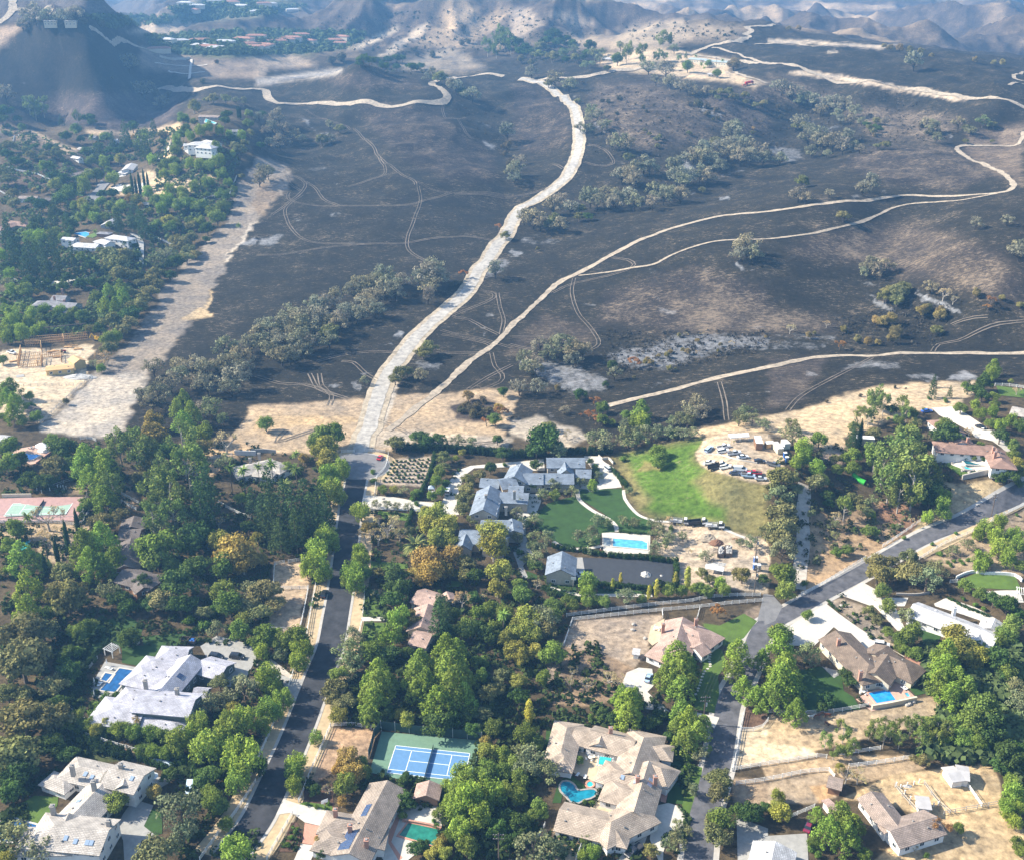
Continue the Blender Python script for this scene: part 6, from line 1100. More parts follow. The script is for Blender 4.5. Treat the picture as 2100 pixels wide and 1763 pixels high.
from collections import Counter
_fc = Counter(); _fh = sorted(parse(FARH)); NTH = 'first second third fourth fifth sixth seventh eighth ninth tenth eleventh twelfth'.split()
def nth(i): return NTH[i] if i < 12 else ordinal(i).split()[0]
for i, (u, v) in enumerate(_fh):
    p = ground(u, v); rr = random.Random(i); a = rr.uniform(-.5, .5); L = rr.uniform(6, 10)
    q = [project(p.x+s_*L*math.cos(a), p.y+s_*L*math.sin(a), p.z+6) for s_ in (-1, 1)]
    s = "A0 "+" ".join(f"{float(x)/TK:.1f},{float(y)/TK:.1f}" for x, y in q)
    red = v > 30 and (u > 235 or i % 3 == 0) or i % 4 == 0
    where = 'the hazy valley suburb' if v < 16 else 'the suburb behind the burnt hills'
    key = ('red-tiled ' if red else 'pale-roofed ')+'distant villa in '+where; k = _fc[key]; _fc[key] += 1
    house("distant_villa", f"{key}, {nth(k)} from the left", None, [(s, 6.5, 4.5, 7.0, 'hh')], 'red' if red else 'white', 'cream', cat='villa', windows=False, group="distant villas")
# ------------------------------------------------------------------ pools
def water(name, col, deep=.06):
    if name in MATS: return MATS[name]
    m, n, b = new_mat(name); t = tex_noise(n, .6, 3, .5); n.links.new(ramp(n, t.outputs[0], [(.35, tuple(c*.75 for c in col)), (.65, tuple(min(1, c*1.2) for c in col))]), b.inputs['Base Color'])
    b.inputs['Roughness'].default_value = .06; b.inputs['Specular IOR Level'].default_value = .5
    t2 = tex_noise(n, 2.2, 2, .5); bp = n.nodes.new("ShaderNodeBump"); bp.inputs['Distance'].default_value = .03; n.links.new(t2.outputs[0], bp.inputs['Height']); n.links.new(bp.outputs[0], b.inputs['Normal'])
    MATS[name] = m; return m
def pool(s, col, label, phrase=None, cop=concrete, cw=.5, name="swimming_pool", smooth=False, cat="pool"):
    P = [ground(*q) for q in parse(s)]
    if smooth:
        L = smooth_line([Vector((p.x, p.y)) for p in P+[P[0]]], 1.0)[:-1]; P = [Vector((p.x, p.y, 0)) for p in L]
    c = sum(P, Vector())/len(P); z = float(hgt(c.x, c.y))+lift(c.y)+.1; root = thing(name, label, cat, (c.x, c.y, z))
    ar = sum(P[i].x*P[(i+1) % len(P)].y-P[(i+1) % len(P)].x*P[i].y for i in range(len(P)))
    if ar < 0: P.reverse()
    I = [Vector((p.x-c.x, p.y-c.y, 0)) for p in P]; O = []
    for i, p in enumerate(I):
        a = (p-I[i-1]).normalized(); b2 = (I[(i+1) % len(I)]-p).normalized(); n_ = (Vector((a.y, -a.x, 0))+Vector((b2.y, -b2.x, 0)))
        n_ = n_/max(.5, n_.length_squared)*2; O.append(p+n_*cw)
    k = len(I)
    link("water", mesh("water", [(p.x, p.y, .03) for p in I], [tuple(range(k))], [water(*col)]), root)
    v = [(p.x, p.y, .12) for p in I]+[(p.x, p.y, .12) for p in O]+[(p.x, p.y, -.4) for p in I]+[(p.x, p.y, -.4) for p in O]
    f = []
    for i in range(k):
        j = (i+1) % k; f += [(i, k+i, k+j, j), (i, j, 2*k+j, 2*k+i), (k+i, 3*k+i, 3*k+j, k+j)]
    link("coping", mesh("coping", v, f, [cop]), root)
    if phrase: LAND[phrase] = tuple(float(q) for q in project(c.x, c.y, z))
    return root
DEEP = ("deep_blue_water", (.015, .09, .24)); BR = ("bright_blue_water", (.02, .27, .66)); CY = ("pale_cyan_water", (.09, .38, .52)); GR = ("green_water", (.02, .17, .12)); TE = ("teal_water", (.01, .10, .13)); TQ = ("turquoise_water", (.04, .46, .52)); LG = ("turquoise_dark_water", (.01, .20, .28))
pool("D0 982,187 1090,205 945,385 822,368", DEEP, "deep blue rectangular pool left of the lavender-grey roof", "the deep blue rectangular pool")
pool("D0 865,226 932,240 892,300 828,282", DEEP, "small square spa beside the deep blue rectangular pool")
pool("D0 -40,1500 60,1405 345,1488 230,1615 -60,1600", DEEP, "dark blue pool in the lower left corner", "the lower-left corner pool")
pool("D1 1250,1457 1508,1512 1465,1645 1172,1558", GR, "green-watered pool with brick coping by the solar-panelled house", "the green-watered pool", brick)
pool("D2 395,1150 420,1118 470,1120 510,1150 535,1190 600,1188 670,1185 695,1215 640,1252 590,1262 545,1288 485,1280 455,1240 405,1195", LG, "kidney-shaped turquoise pool in the sand-tiled courtyard", "the kidney-shaped pool", stonem, .5, smooth=True)
pool("D2 612,1140 625,1120 650,1120 665,1140 650,1158 625,1158", TQ, "small round raised spa by the kidney-shaped pool", cop=brick, smooth=True, cat="spa", name="spa")
pool("D3 822,397 1060,342 1128,430 890,480", BR, "bright blue rectangular pool below the brown shake roof", "the bright blue pool", MATS["pink_deck"])
pool("D3 1118,392 1145,388 1165,418 1138,423", CY, "tiny square spa at the corner of the bright blue pool", cop=MATS["pink_deck"], name="spa", cat="spa")
pool("C2 828,890 1108,908 1108,976 828,952", CY, "long pale cyan pool in the estate garden", "the long cyan pool")
pool("C2 752,884 805,888 805,950 750,945", ("wet_shelf", (.30, .33, .32)), "shallow grey shelf pool left of the long cyan pool", name="shallow_pool")
pool("C3 1592,250 1740,250 1773,290 1622,297", TE, "dark teal pool behind the red-brown tiled house", "the dark teal pool")
pool("C3 1605,300 1640,295 1680,308 1670,325 1620,328", TQ, "round rock spa below the dark teal pool", cop=stonem, cw=.9, name="spa", cat="spa")
pool("C0 60,198 190,190 330,206 275,240 60,250", BR, "bright blue pool beside the white gazebo", "the gazebo pool")
pool("C0 185,888 245,900 235,965 150,1005 125,975", TQ, "turquoise pool between trees left of the pencil cypresses", "the hidden turquoise pool", stonem)
pool("A0 1690,1008 1775,1012 1765,1026 1680,1022", TQ, "small turquoise pool below the red-brown hilltop house")
# ------------------------------------------------------------------ tennis courts
linem = mat("court_line_paint", (.78, .78, .76), .7, 0); netm = mat("court_net", (.05, .06, .06), .9, 0); postm = mat("dark_post", (.08, .10, .09), .6, 0)
def court(tl, tr_, bl, colm, label, phrase, name="tennis_court"):
    A, B, C = G(tl), G(tr_), G(bl); ex = (B-A); ex.z = 0; L = ex.length; ex.normalize(); ey = Vector((ex.y, -ex.x, 0)); Wd = 10.97*L/23.77
    if (C-A).dot(ey) < 0: ey = -ey
    sh = (C-A); sh.z = 0; ey2 = sh.normalized(); Wd = sh.length
    c = A+ex*L/2+ey2*Wd/2; z = float(hgt(c.x, c.y))+lift(c.y)+.13; root = thing(name, label, "tennis court", (c.x, c.y, z)); rel = A-Vector((c.x, c.y, A.z))
    pt = lambda s_, t, h=0: rel+ex*(L*s_)+ey2*(Wd*t)+Vector((0, 0, h))
    def quad(mb, a, b2, c2, d2): mb.add([a, b2, c2, d2], [(0, 1, 2, 3)] if (b2-a).cross(c2-a).z > 0 else [(3, 2, 1, 0)])
    m1 = MB(); quad(m1, pt(0, 0), pt(1, 0), pt(1, 1), pt(0, 1)); m1.build("playing_surface", colm, root)
    m2 = MB(); wl = .085
    def ln(s0, t0, s1, t1):
        a, b2 = pt(s0, t0, .012), pt(s1, t1, .012); d = (b2-a).normalized(); n_ = Vector((-d.y, d.x, 0))*wl; quad(m2, a-n_-d*wl, b2-n_+d*wl, b2+n_+d*wl, a+n_-d*wl)
    for q in ((0, 0, 1, 0), (0, 1, 1, 1), (0, 0, 0, 1), (1, 0, 1, 1), (0, .125, 1, .125), (0, .875, 1, .875), (.23, .125, .23, .875), (.77, .125, .77, .875), (.23, .5, .77, .5)): ln(*q)
    m2.build("court_lines", linem, root)
    m3 = MB(); m3.beam(pt(.5, -.07, .5), pt(.5, 1.07, .5), .05, .9); m3.build("net", netm, root)
    for t in (-.08, 1.08):
        m4 = MB(); m4.tube([pt(.5, t, 0), pt(.5, t, 1.1)], .06); m4.build("net_post", postm, root)
    LAND[phrase] = tuple(float(q) for q in project(c.x, c.y, z)); return root
court("D1 1146,822", "D1 1755,886", "D1 1074,1044", mat("blue_court", (.10, .215, .38), .8, .08, .6), "blue tennis court with white lines in a green surround", "the blue tennis court")
court("C0 107,600", "C0 604,583", "C0 32,712", mat("pale_green_court", (.27, .38, .30), .85, .1, .6), "old pale green tennis court in a pink surround on the left", "the old pink court")
pool("B0 602,172 700,142 772,150 702,186", ("court_blue", (.03, .30, .62)), "bright blue rectangular pool behind the white two-storey house", "the blue hillside pool")
# ------------------------------------------------------------------ fences
wpaint = mat("white_fence_paint", (.74, .73, .70), .7, .06, 2); gpaint = mat("weathered_grey_wood", (.42, .40, .37), .85, .15, 2)
_w = MB(); _w.box((0, 0, .65), (.16, .16, 1.7)); POSTW = _w.mesh("post", [wpaint]); _w = MB(); _w.box((0, 0, .65), (.16, .16, 1.7)); POSTG = _w.mesh("post", [gpaint])
def fence(s, label, rails=3, h=1.4, sp=2.6, white=True, name="rail_fence", mats=None, panel=False, pmesh=None):
    P = [Vector((g.x, g.y)) for g in [ground(*q) for q in parse(s)]]; L = smooth_line(P, 1.3) if len(P) > 2 else [P[0]+(P[1]-P[0])*i/max(1, int((P[1]-P[0]).length/1.3)) for i in range(max(1, int((P[1]-P[0]).length/1.3))+1)]
    tot = sum((L[i+1]-L[i]).length for i in range(len(L)-1)); n_ = max(2, min(95, int(tot/sp)+1)); step = tot/(n_-1); pts = []; acc = 0; nx = 0
    for i in range(len(L)-1):
        sg = (L[i+1]-L[i]).length
        while nx <= acc+sg+1e-6 and len(pts) < n_: pts.append(L[i]+(L[i+1]-L[i])*((nx-acc)/sg)); nx += step
        acc += sg
    c = pts[0]; z0 = float(hgt(c.x, c.y)); root = thing(name, label, "fence", (c.x, c.y, z0)); m_ = mats or (wpaint if white else gpaint)
    Q = [Vector((p.x-c.x, p.y-c.y, float(hgt(p.x, p.y))-z0)) for p in pts]; th = .14+max(0, c.y-420)*.00035
    for q in Q:
        o = link("post", pmesh or (POSTW if white else POSTG), root, q); o.scale = (th/.14, th/.14, h/1.4)
    b_ = MB()
    for i in range(len(Q)-1):
        if panel: b_.beam(Q[i]+Vector((0, 0, h*.52)), Q[i+1]+Vector((0, 0, h*.52)), .04, h*.93)
        else:
            for r in range(rails):
                zz = h*(r+.75)/(rails); b_.beam(Q[i]+Vector((0, .05, zz)), Q[i+1]+Vector((0, .05, zz)), .06, .15+max(0, c.y-420)*.0002)
    b_.build("screen" if panel else "rails", m_, root); return root
FN = [("D1 310,200 300,250 265,345", "short white rail fence left of the grey drive mouth"), ("D1 195,530 110,730 20,930 -60,1120", "white rail fence under the pepper trees left of the dark street"), ("D0 2099,1120 1990,1290 1900,1420 1800,1540 1640,1763", "white rail fence along the lower left of the dark street"),
      ("D1 610,668 540,830 440,1060 390,1200 350,1285", "white rail fence right of the dark street above the concrete drive"), ("D1 612,662 760,655 900,675 1028,697", "curving white rail fence behind the bare plot by the tennis court"), ("D1 300,1385 200,1560 90,1755", "white rail fence along the gravel strip below the concrete drive"), ("D1 1690,685 1760,715 1855,742", "short white fence piece right behind the tennis court"),
      ("C1 700,183 808,180", "short white fence left of the white gate"), ("C1 890,172 1058,183", "white gate and fence across the end of the street"), ("C1 1085,192 1080,250 1050,325 995,380 980,450 975,532", "white fence curving round the shrub garden"), ("C1 155,1100 148,1190 145,1290", "left white side of the narrow riding ring"), ("C1 160,1102 235,1086", "short white top rail of the riding ring, left piece"), ("C1 265,1085 400,1062", "white top rail of the riding ring, right piece"), ("C1 155,1305 300,1300 425,1300", "white cross fence in the middle of the riding ring"),
      ("C1 430,1295 395,1480 355,1650", "right white side of the narrow riding ring"), ("C1 205,1640 350,1652", "white bottom fence of the riding ring"), ("C1 120,1636 175,1640", "tiny white fence piece at the riding ring corner"), ("C1 490,1275 450,1480 415,1690", "white fence between riding ring and dark street"), ("C1 890,1290 888,1400 875,1520", "white fence above the slab path"), ("C1 868,1570 850,1650 835,1710", "white fence below the slab path"),
      ("C2 445,1525 900,1465 1200,1430 1480,1402 1620,1372 2035,1357", "upper long white fence of the double fence"), ("C2 495,1557 700,1535 1200,1482 1540,1452 2050,1402", "lower long white fence of the double fence"), ("C2 495,1560 460,1660 425,1763", "white fence on the left of the dusty yard"), ("C2 1230,1482 1236,1535", "short white fence by the flagged patio"), ("C2 1540,1462 1518,1545", "short white fence behind the salmon roof"),
      ("C3 270,1350 400,1290 620,1160 800,1050", "white fence along the uphill street, lower stretch"), ("C3 940,955 1100,850 1250,745", "white fence along the uphill street, middle stretch"), ("C3 1240,1058 1450,932 1700,822 1900,715 2099,612", "white fence outside the tan path of the uphill street"), ("C3 760,1330 900,1450 1000,1550 1120,1650", "white fence between the two pale drives on the right"), ("C3 1490,1250 1550,1246", "tiny white gate by the curved white wall"),
      ("D2 1905,545 1870,700 1840,880 1805,1030", "white fence right of the right street, upper stretch"), ("D2 1880,698 1985,700 2060,670 2099,620", "curving white fence of the dark tree paddock"), ("D3 0,552 200,562 430,556 560,545 820,500", "white fence below the lawn with big pines"), ("D2 1800,1028 2099,977 D3 200,948 420,912 480,922", "white fence below the sand arena, left stretch"), ("D3 560,905 700,885 920,852", "white fence behind the slender eucalyptus row"), ("D2 1835,1143 2099,1105 D3 300,1045 500,1030", "second white fence of the dirt lane, left stretch"),
      ("D3 660,1000 900,970 1180,925", "second white fence of the dirt lane, right stretch"), ("D3 500,1035 545,1085", "short white fence above the hay shed"), ("D3 170,1420 380,1330", "white fence behind the yellow tree"), ("D3 1600,1112 1680,1220 1750,1322", "white fence from the double shelter down the paddock"), ("D0 650,722 850,790 1050,850 1245,905", "white fence below the hedge of the lavender-roofed house"), ("D2 205,1600 270,1480", "short white fence at the left of the sandy corner"), ("D2 575,1625 525,1763", "white fence right of the sandy corner"),
      ("D3 1700,232 1830,330 1960,432", "upper white fence of the narrow grey lane"), ("D3 1350,10 1425,70", "white fence piece among trees by the lane top"), ("C0 -20,757 400,757 655,777 700,720 750,645", "white fence round the foot of the pink court"), ("C0 715,865 760,800 805,738", "white fence along the path by the pencil cypresses"), ("C0 1000,527 1140,602", "upper white fence of the small lane left of centre"), ("C0 1000,592 1120,655", "lower white fence of the small lane left of centre"), ("C0 1680,238 1800,225 1905,205", "white fence behind the palm garden house"),
      ("C0 660,78 730,72 790,90", "white gate at the foot of the graded strip"), ("C0 1780,590 1950,682 2060,722", "white fence in the blue cedar shade"), ("A0 60,1377 250,1422 420,1477", "white fence across the dry slope at far left"), ("A0 100,1190 155,1112", "short white fence at the top of the left slope"), ("A0 0,1572 100,1622", "white fence at the left edge above the low house"), ("A0 1620,1682 1720,1612 1762,1622", "white fence enclosing the little corral on the knoll"), ("A0 1880,1612 1905,1530 1940,1450", "white fence down the burnt side of the knoll"), ("B3 1860,1400 1980,1405 2099,1420", "white fence at the far right edge of the straw slope"),
      ("B0 1350,352 1420,282", "short white fence beside the grey oaks"), ("B0 1185,158 1300,200 1412,252", "pale fence right of the curving drive"), ("D2 1100,490 1180,530 1250,560", "white fence by the dark trees below the fan drive")]
for s, lb in FN: fence(s, lb)
for s, lb in (("B0 335,1710 500,1550 620,1440 755,1325", "grey plank fence along the pale graded ground"), ("B0 285,1542 500,1538", "grey fence across the sandy paddock, lower one"), ("B0 195,1407 660,1395", "grey fence across the sandy paddock, upper one"), ("D3 1440,1387 1650,1345 1895,1302", "thin grey fence at the lower side of the paddock"), ("C3 0,60 105,60", "grey fence beside the site huts"), ("D3 1040,1160 1130,1270 1225,1370", "weathered grey fence along the stable yard"), ("D3 1280,1140 1390,1290 1490,1380", "thin grey wire fence across the paddock"), ("C0 440,462 530,430 610,403", "grey rail above the pink court")):
    fence(s, lb, white=False, rails=3 if 'plank' in lb else 2, sp=3)
for s, lb in (("D1 925,925 955,820 985,715 1040,690 1200,712 1420,738 1740,765 1850,785", "dark green windscreen fence round the blue tennis court"),): fence(s, lb, h=3.2, sp=4, mats=mat("green_windscreen", (.035, .065, .055), .85, .1), panel=True, pmesh=None, white=False, name="court_fence")
fence("C0 0,738 200,740 640,745 720,555", "tall wire-mesh court fence posts round the pink court", h=3.0, sp=4.5, rails=2, white=False, name="court_fence", mats=gpaint)
# retaining and garden walls
def wall(s, h, w_, mt_, label, name="garden_wall", cat="wall", off=0.0, closed=False):
    P = [Vector((g.x, g.y)) for g in [ground(*q) for q in parse(s)]]; L = smooth_line(P, 1.5); c = L[0]; z0 = float(hgt(c.x, c.y)); v = []; f = []
    for i, p in enumerate(L):
        t = (L[min(i+1, len(L)-1)]-L[max(i-1, 0)]).normalized(); n_ = Vector((t.y, -t.x))*w_/2; z = float(hgt(p.x, p.y))-z0
        for q, zz in ((p-n_, -1), (p-n_, h), (p+n_, h), (p+n_, -1)): v.append((q.x-c.x, q.y-c.y, z+zz+off))
    for i in range(len(L)-1):
        a = i*4; f += [(a, a+4, a+5, a+1), (a+1, a+5, a+6, a+2), (a+2, a+6, a+7, a+3)]
    k = (len(L)-1)*4; f += [(0, 1, 2, 3), (k+3, k+2, k+1, k)]
    return tag(link(name, mesh(name, v, f, [mt_]), None, (c.x, c.y, z0)), label, cat)
wall("D3 850,520 1000,495 1215,450", 1.5, .6, WM['cream'], "cream retaining wall under the bright blue pool")
wall("C3 1540,1215 1620,1180 1700,1165 1780,1180 2020,1195 2080,1240", 1.2, .35, WM['white'], "low curved white wall behind the right-hand lawn")
wall("C3 1590,400 1700,375 1870,345", 2.0, .7, stonem, "stepped stone retaining wall below the teal pool terrace"); wall("C1 900,320 975,380 1000,300", .0, .2, gutter, "low kerb", name="x") if False else None
wall("C1 165,190 60,180 -40,185", 1.8, .3, WM['grey'], "grey wall behind the palm garden house"); wall("C0 1925,200 2099,205", 2.2, .3, WM['white'], "pale flat wall left of the palm garden house")
wall("C0 20,548 260,545", 1.6, .35, WM['cream'], "low block wall at the top of the pink court"); wall("D0 800,100 720,200 650,330 600,430 590,520 630,590 700,608", 1.0, .35, WM['grey'], "curved pale wall wrapping the hedge by the deep blue pool")
wall("C2 1570,195 1700,200 1850,240 2010,270", .5, .3, concrete, "pale plastic kerb along the top of the parking bank"); wall("D3 1120,95 1210,140 1300,195", 1.3, .5, brickm, "long brick-topped wall right of the shake-roofed house")
wall("C3 1050,1345 1200,1350 1320,1335", .8, .4, stonem, "low stone wall above the white ranch house"); wall("C0 450,165 380,215 300,275", 1.0, .5, brickm, "brick edge wall of the salmon pool deck")
wall("D1 1200,1440 1420,1480 1520,1510", .9, .5, brickm, "low brick wall behind the green-watered pool")
wall("C2 710,215 740,240 790,235 830,275", 1.1, .3, concrete, "curved pale wall at the motor court corner"); wall("A0 1310,465 1560,480", 2.5, .8, PALE and concrete, "pale drainage wall on the slope below the far suburb")
ribbon("drainage_channel", "A0 1570,490 1562,560 1552,650", 3, concrete, "straight pale drain down the slope below the far suburb", .3); ribbon("drainage_channel", "A0 1270,520 1400,535 1560,545 1700,535", 2, concrete, "upper pale bench drain below the far suburb", .3); ribbon("drainage_channel", "A0 1380,585 1450,600 1560,607 1680,595", 2, concrete, "lower pale bench drain below the far suburb", .3)
# ------------------------------------------------------------------ hedges
def hedge(s, w_, h, col, label, name="hedge"):
    P = [Vector((g.x, g.y)) for g in [ground(*q) for q in parse(s)]]; L = smooth_line(P, 0.9) if len(P) > 2 else [P[0]+(P[1]-P[0])*i/max(1, int((P[1]-P[0]).length/.9)) for i in range(max(1, int((P[1]-P[0]).length/.9))+1)]
    c = L[0]; z0 = float(hgt(c.x, c.y)); rng = np.random.default_rng(len(L)); cl = []
    for p in L:
        for k in range(max(1, int(w_/1.0))):
            o = rng.uniform(-w_/2+.3, w_/2-.3) if w_ > 1 else 0; t = rng.uniform(0, 6.28)
            for zz in ([h*.45] if h < 1.6 else [h*.3, h*.72]): cl.append((p.x-c.x+o*math.cos(t), p.y-c.y+o*math.sin(t), float(hgt(p.x, p.y))-z0+zz, .62, max(.35, h*.36)))
    me = leaf_mesh(name, *leaves_arrays(cl, rng, .16, 3.2, .3)); ob = link(name, me, None, (c.x, c.y, z0)); ob.color = (*col, 1); tag(ob, label, "hedge"); return ob
HG = (.045, .08, .022); HD = (.028, .05, .018)
for s, w_, h, col, lb in (("C1 1150,170 1300,165 1500,165 1800,185 2099,215 C2 260,205", 5, 3.2, HD, "tall dark hedge along the back of the estate"), ("C2 480,195 700,190 820,180", 4, 3, HD, "tall dark hedge right behind the estate's north wing"), ("C1 1465,205 1430,350 1380,470 1340,560", 2.4, 2, HG, "hedge between shrub garden and estate drive"), ("C2 810,320 860,370 940,470", 2, 1.8, HG, "hedge along the right edge of the motor court"),
        ("C2 560,990 700,1020 900,1040 1100,1055 1340,1085", 2.4, 2, HG, "trimmed hedge along the top of the dark sports court"), ("C2 1340,1080 1345,1180 1340,1300", 2.6, 2.4, HG, "hedge at the right end of the dark sports court"), ("C2 700,1265 900,1285 1160,1305", 2.2, 1.6, HG, "hedge along the bottom of the dark sports court"), ("C2 340,960 420,975 515,990", 2.4, 1.8, HG, "hedge behind the blue-roofed barn"), ("C2 880,830 1000,845 1130,850", 2, 1.2, HG, "low hedge above the long pool deck"),
        ("C2 300,1225 400,1235 540,1250", 2, 1.4, HG, "hedge in front of the blue-roofed barn"), ("C2 260,1300 340,1340 450,1370 560,1400", 3, 1.8, HG, "double hedge left of the lower garden path"), ("D0 890,0 800,80 720,190 660,320 610,430 620,520", 2.6, 2.2, HD, "tall curved hedge inside the pale wall by the deep blue pool"), ("C0 1480,1650 1560,1665 1640,1600", 2, 1.4, HG, "hedge behind the small trailer"),
        ("D0 1530,950 1590,1020 1615,1110 1590,1220", 2.2, 2, HG, "arched clipped hedge beside the covered white strip"), ("D0 1155,940 1250,980 1370,1010 1480,990 1530,950", 2.4, 2, HG, "clipped hedge above the orange-edged strip"), ("C1 1280,670 1265,740 1235,800", 2, 2, HG, "narrow hedge at the right of the entrance lawn"), ("D2 550,860 640,870 750,890", 1.8, 1.2, HG, "low hedge in the sand-tiled courtyard"), ("D2 1370,1325 1410,1380 1425,1440 1400,1500 1260,1560 1235,1640", 1, 1, HG, "thin round hedge framing the circular drive"),
        ("D2 720,1180 700,1250 640,1310 560,1320 440,1290", 1.8, 1.2, HD, "dark planting round the lower side of the kidney pool"), ("D0 230,1220 350,1120 470,1040", 2.4, 1.8, HD, "shadowed hedge left of the small hipped pavilion"), ("C3 1480,1380 1600,1440 1800,1520", 2, 1, HG, "low hedge along the garden path of the white ranch house"), ("C3 1230,1550 1330,1590 1450,1640", 1.4, .9, HG, "low hedge in front of the white ranch dormers"), ("C3 490,1400 540,1450 575,1480", 1.6, 1.2, HG, "small hedge at the top of the rock garden"), ("D3 740,430 790,490 820,500", 1.4, 1, HD, "dark bushes left of the pink pool deck"),
        ("D0 600,760 750,830 900,880 1060,930", 4, 2.4, HD, "shaded hedge bank above the sprawling tan roof"), ("C0 480,700 700,620 640,700", .1, .1, HG, "")):
    if lb: hedge(s, w_, h, col, lb)
# shrub garden: a grid of small bushes
_n = 0; q0, q1, q2, q3 = [Vector(p) for p in parse("C1 1110,250 1430,225 1370,440 1030,430")]
for r in range(7):
    for c_ in range(9):
        f1, f2 = (c_+.5)/9, (r+.5)/7; t = q0.lerp(q1, f1).lerp(q3.lerp(q2, f1), f2); rr = random.Random(_n*7); p = ground(t.x+rr.uniform(-.6, .6), t.y+rr.uniform(-.6, .6)); cm = tree_meshes('shrub', _n % 4, barkm, 'x')[0]
        o = link("orchard_bush", cm, None, p); s_ = rr.uniform(1.3, 2.2); o.scale = (s_, s_, s_*.9); o.color = (.075, .115, .03, 1); tag(o, f"young green bush, {nth(r)} row from the back, {nth(c_)} from left, fenced shrub garden", "bush", "young bushes of the shrub garden"); _n += 1
# ------------------------------------------------------------------ undergrowth and far woods (uncountable)
def mass(name, polys, n_, size, cols, label, seed, leaf=.28, hh=.45, per=16):
    rng = np.random.default_rng(seed); pp = [np.array(parse(s)) for s in polys]; ars = np.array([(p[:, 0].max()-p[:, 0].min())*(p[:, 1].max()-p[:, 1].min()) for p in pp]); cl = []
    k = rng.choice(len(pp), n_, p=ars/ars.sum()); 
    from mathutils.geometry import intersect_point_quad_2d
    for i in k:
        P = pp[i]; u = rng.uniform(P[:, 0].min(), P[:, 0].max()); v = rng.uniform(P[:, 1].min(), P[:, 1].max()); ins = False
        for a in range(len(P)):
            b2 = P[(a+1) % len(P)]; a2 = P[a]
            if (a2[1] > v) != (b2[1] > v) and u < (b2[0]-a2[0])*(v-a2[1])/(b2[1]-a2[1])+a2[0]: ins = not ins
        if not ins or (seed != 8 and blocked(u, v)): continue
        g = ground(u, v); s_ = rng.uniform(*size); cl.append((g.x, g.y, g.z+s_*hh, s_, s_*.7))
    c = np.array(cl); me = bpy.data.meshes.new(name); Qs = []; Ts = []
    for x, y, z, rx, rz in cl:
        m_ = per; d = rng.normal(size=(m_, 3)); d /= np.linalg.norm(d, axis=1)[:, None]; p = np.array((x, y, z))+d*np.array((rx, rx, rz))*rng.uniform(.6, 1.1, m_)[:, None]
        nr = d+rng.normal(size=(m_, 3))*.5+np.array((0, 0, .3)); nr /= np.linalg.norm(nr, axis=1)[:, None]; t = np.cross(nr, rng.normal(size=(m_, 3))); t /= np.linalg.norm(t, axis=1)[:, None]; b2 = np.cross(nr, t); s_ = (leaf*rx*rng.uniform(.6, 1.3, m_))[:, None]
        Qs.append(np.stack([p-t*s_-b2*s_, p+t*s_-b2*s_, p+t*s_+b2*s_, p-t*s_+b2*s_], 1)); Ts.append(np.full(m_, rng.uniform(.65, 1.4)))
    o = link(name, leaf_mesh(name, np.concatenate(Qs), np.concatenate(Ts))); o.color = (*cols, 1); tag(o, label, kind='stuff'); return o
BLK = [parse(s) for s in ("D0 750,0 1980,0 1980,330 1620,620 820,640 780,300", "D0 240,920 1450,920 1450,1760 200,1760", "D1 0,1180 1000,1180 1240,1763 0,1763", "D1 560,650 1000,680 1860,740 1700,1160 930,1050 450,1150", "D1 1050,1300 1530,1330 1500,1763 1000,1763", "D2 280,640 1280,740 1440,1480 1200,1763 600,1560 150,1480", "D2 700,0 1150,0 1150,500 900,400",
      "C2 0,200 1500,100 2099,-20 2099,1330 1330,1250 700,1260 280,1200 0,1150", "C1 850,180 2099,180 2099,950 1640,950 1600,700 860,660", "C2 430,1350 2099,1330 2099,1763 430,1763", "C3 -20,1200 800,1000 2099,450 2099,640 1250,1080 780,1340 -20,1680", "C3 450,1380 950,1300 2000,1763 100,1763", "C3 1380,100 2000,100 2000,360 1500,400", "D3 -60,520 1460,400 1400,620 900,1000 -60,1400", "D3 600,950 1900,950 2099,1300 2099,1800 800,1800",
      "D3 200,150 1290,0 1290,420 840,540 200,540", "C0 -60,530 720,530 640,760 -60,770", "C0 100,60 480,100 280,290 50,260", "C1 130,1060 470,1060 460,1700 90,1680", "B0 0,1060 760,1030 760,1400 330,1763 0,1763", "B0 470,100 1190,100 1190,300 600,300", "B0 270,640 760,640 720,790 300,800", "C0 940,690 1200,690 1230,1300 960,1250", "A0 580,1320 1280,1320 1280,1640 700,1640", "D1 -500,1763 340,1300 440,1050 610,660 800,0 440,0 200,480 20,900 -400,1500", "C1 415,1763 600,1000 640,600 640,200 1060,200 960,600 880,1100 870,1763", "D2 1420,1763 1500,900 1480,500 1620,0 2099,0 2099,700 1800,1100 1680,1763", "C2 1240,1560 1640,1560 1640,1763 1200,1763", "D3 0,1500 330,1500 330,1763 0,1763", "D0 1640,0 2099,0 2099,130 1980,330 1640,330", "B0 0,60 240,30 240,120 0,110","A0 1480,900 1840,900 1820,1290 1480,1290", "A0 120,1580 450,1580 450,1690 120,1690")]
def blocked(u, v):
    for P in BLK:
        ins = False
        for a in range(len(P)):
            a2 = P[a]; b2 = P[(a+1) % len(P)]
            if (a2[1] > v) != (b2[1] > v) and u < (b2[0]-a2[0])*(v-a2[1])/(b2[1]-a2[1])+a2[0]: ins = not ins
        if ins: return True
    return False
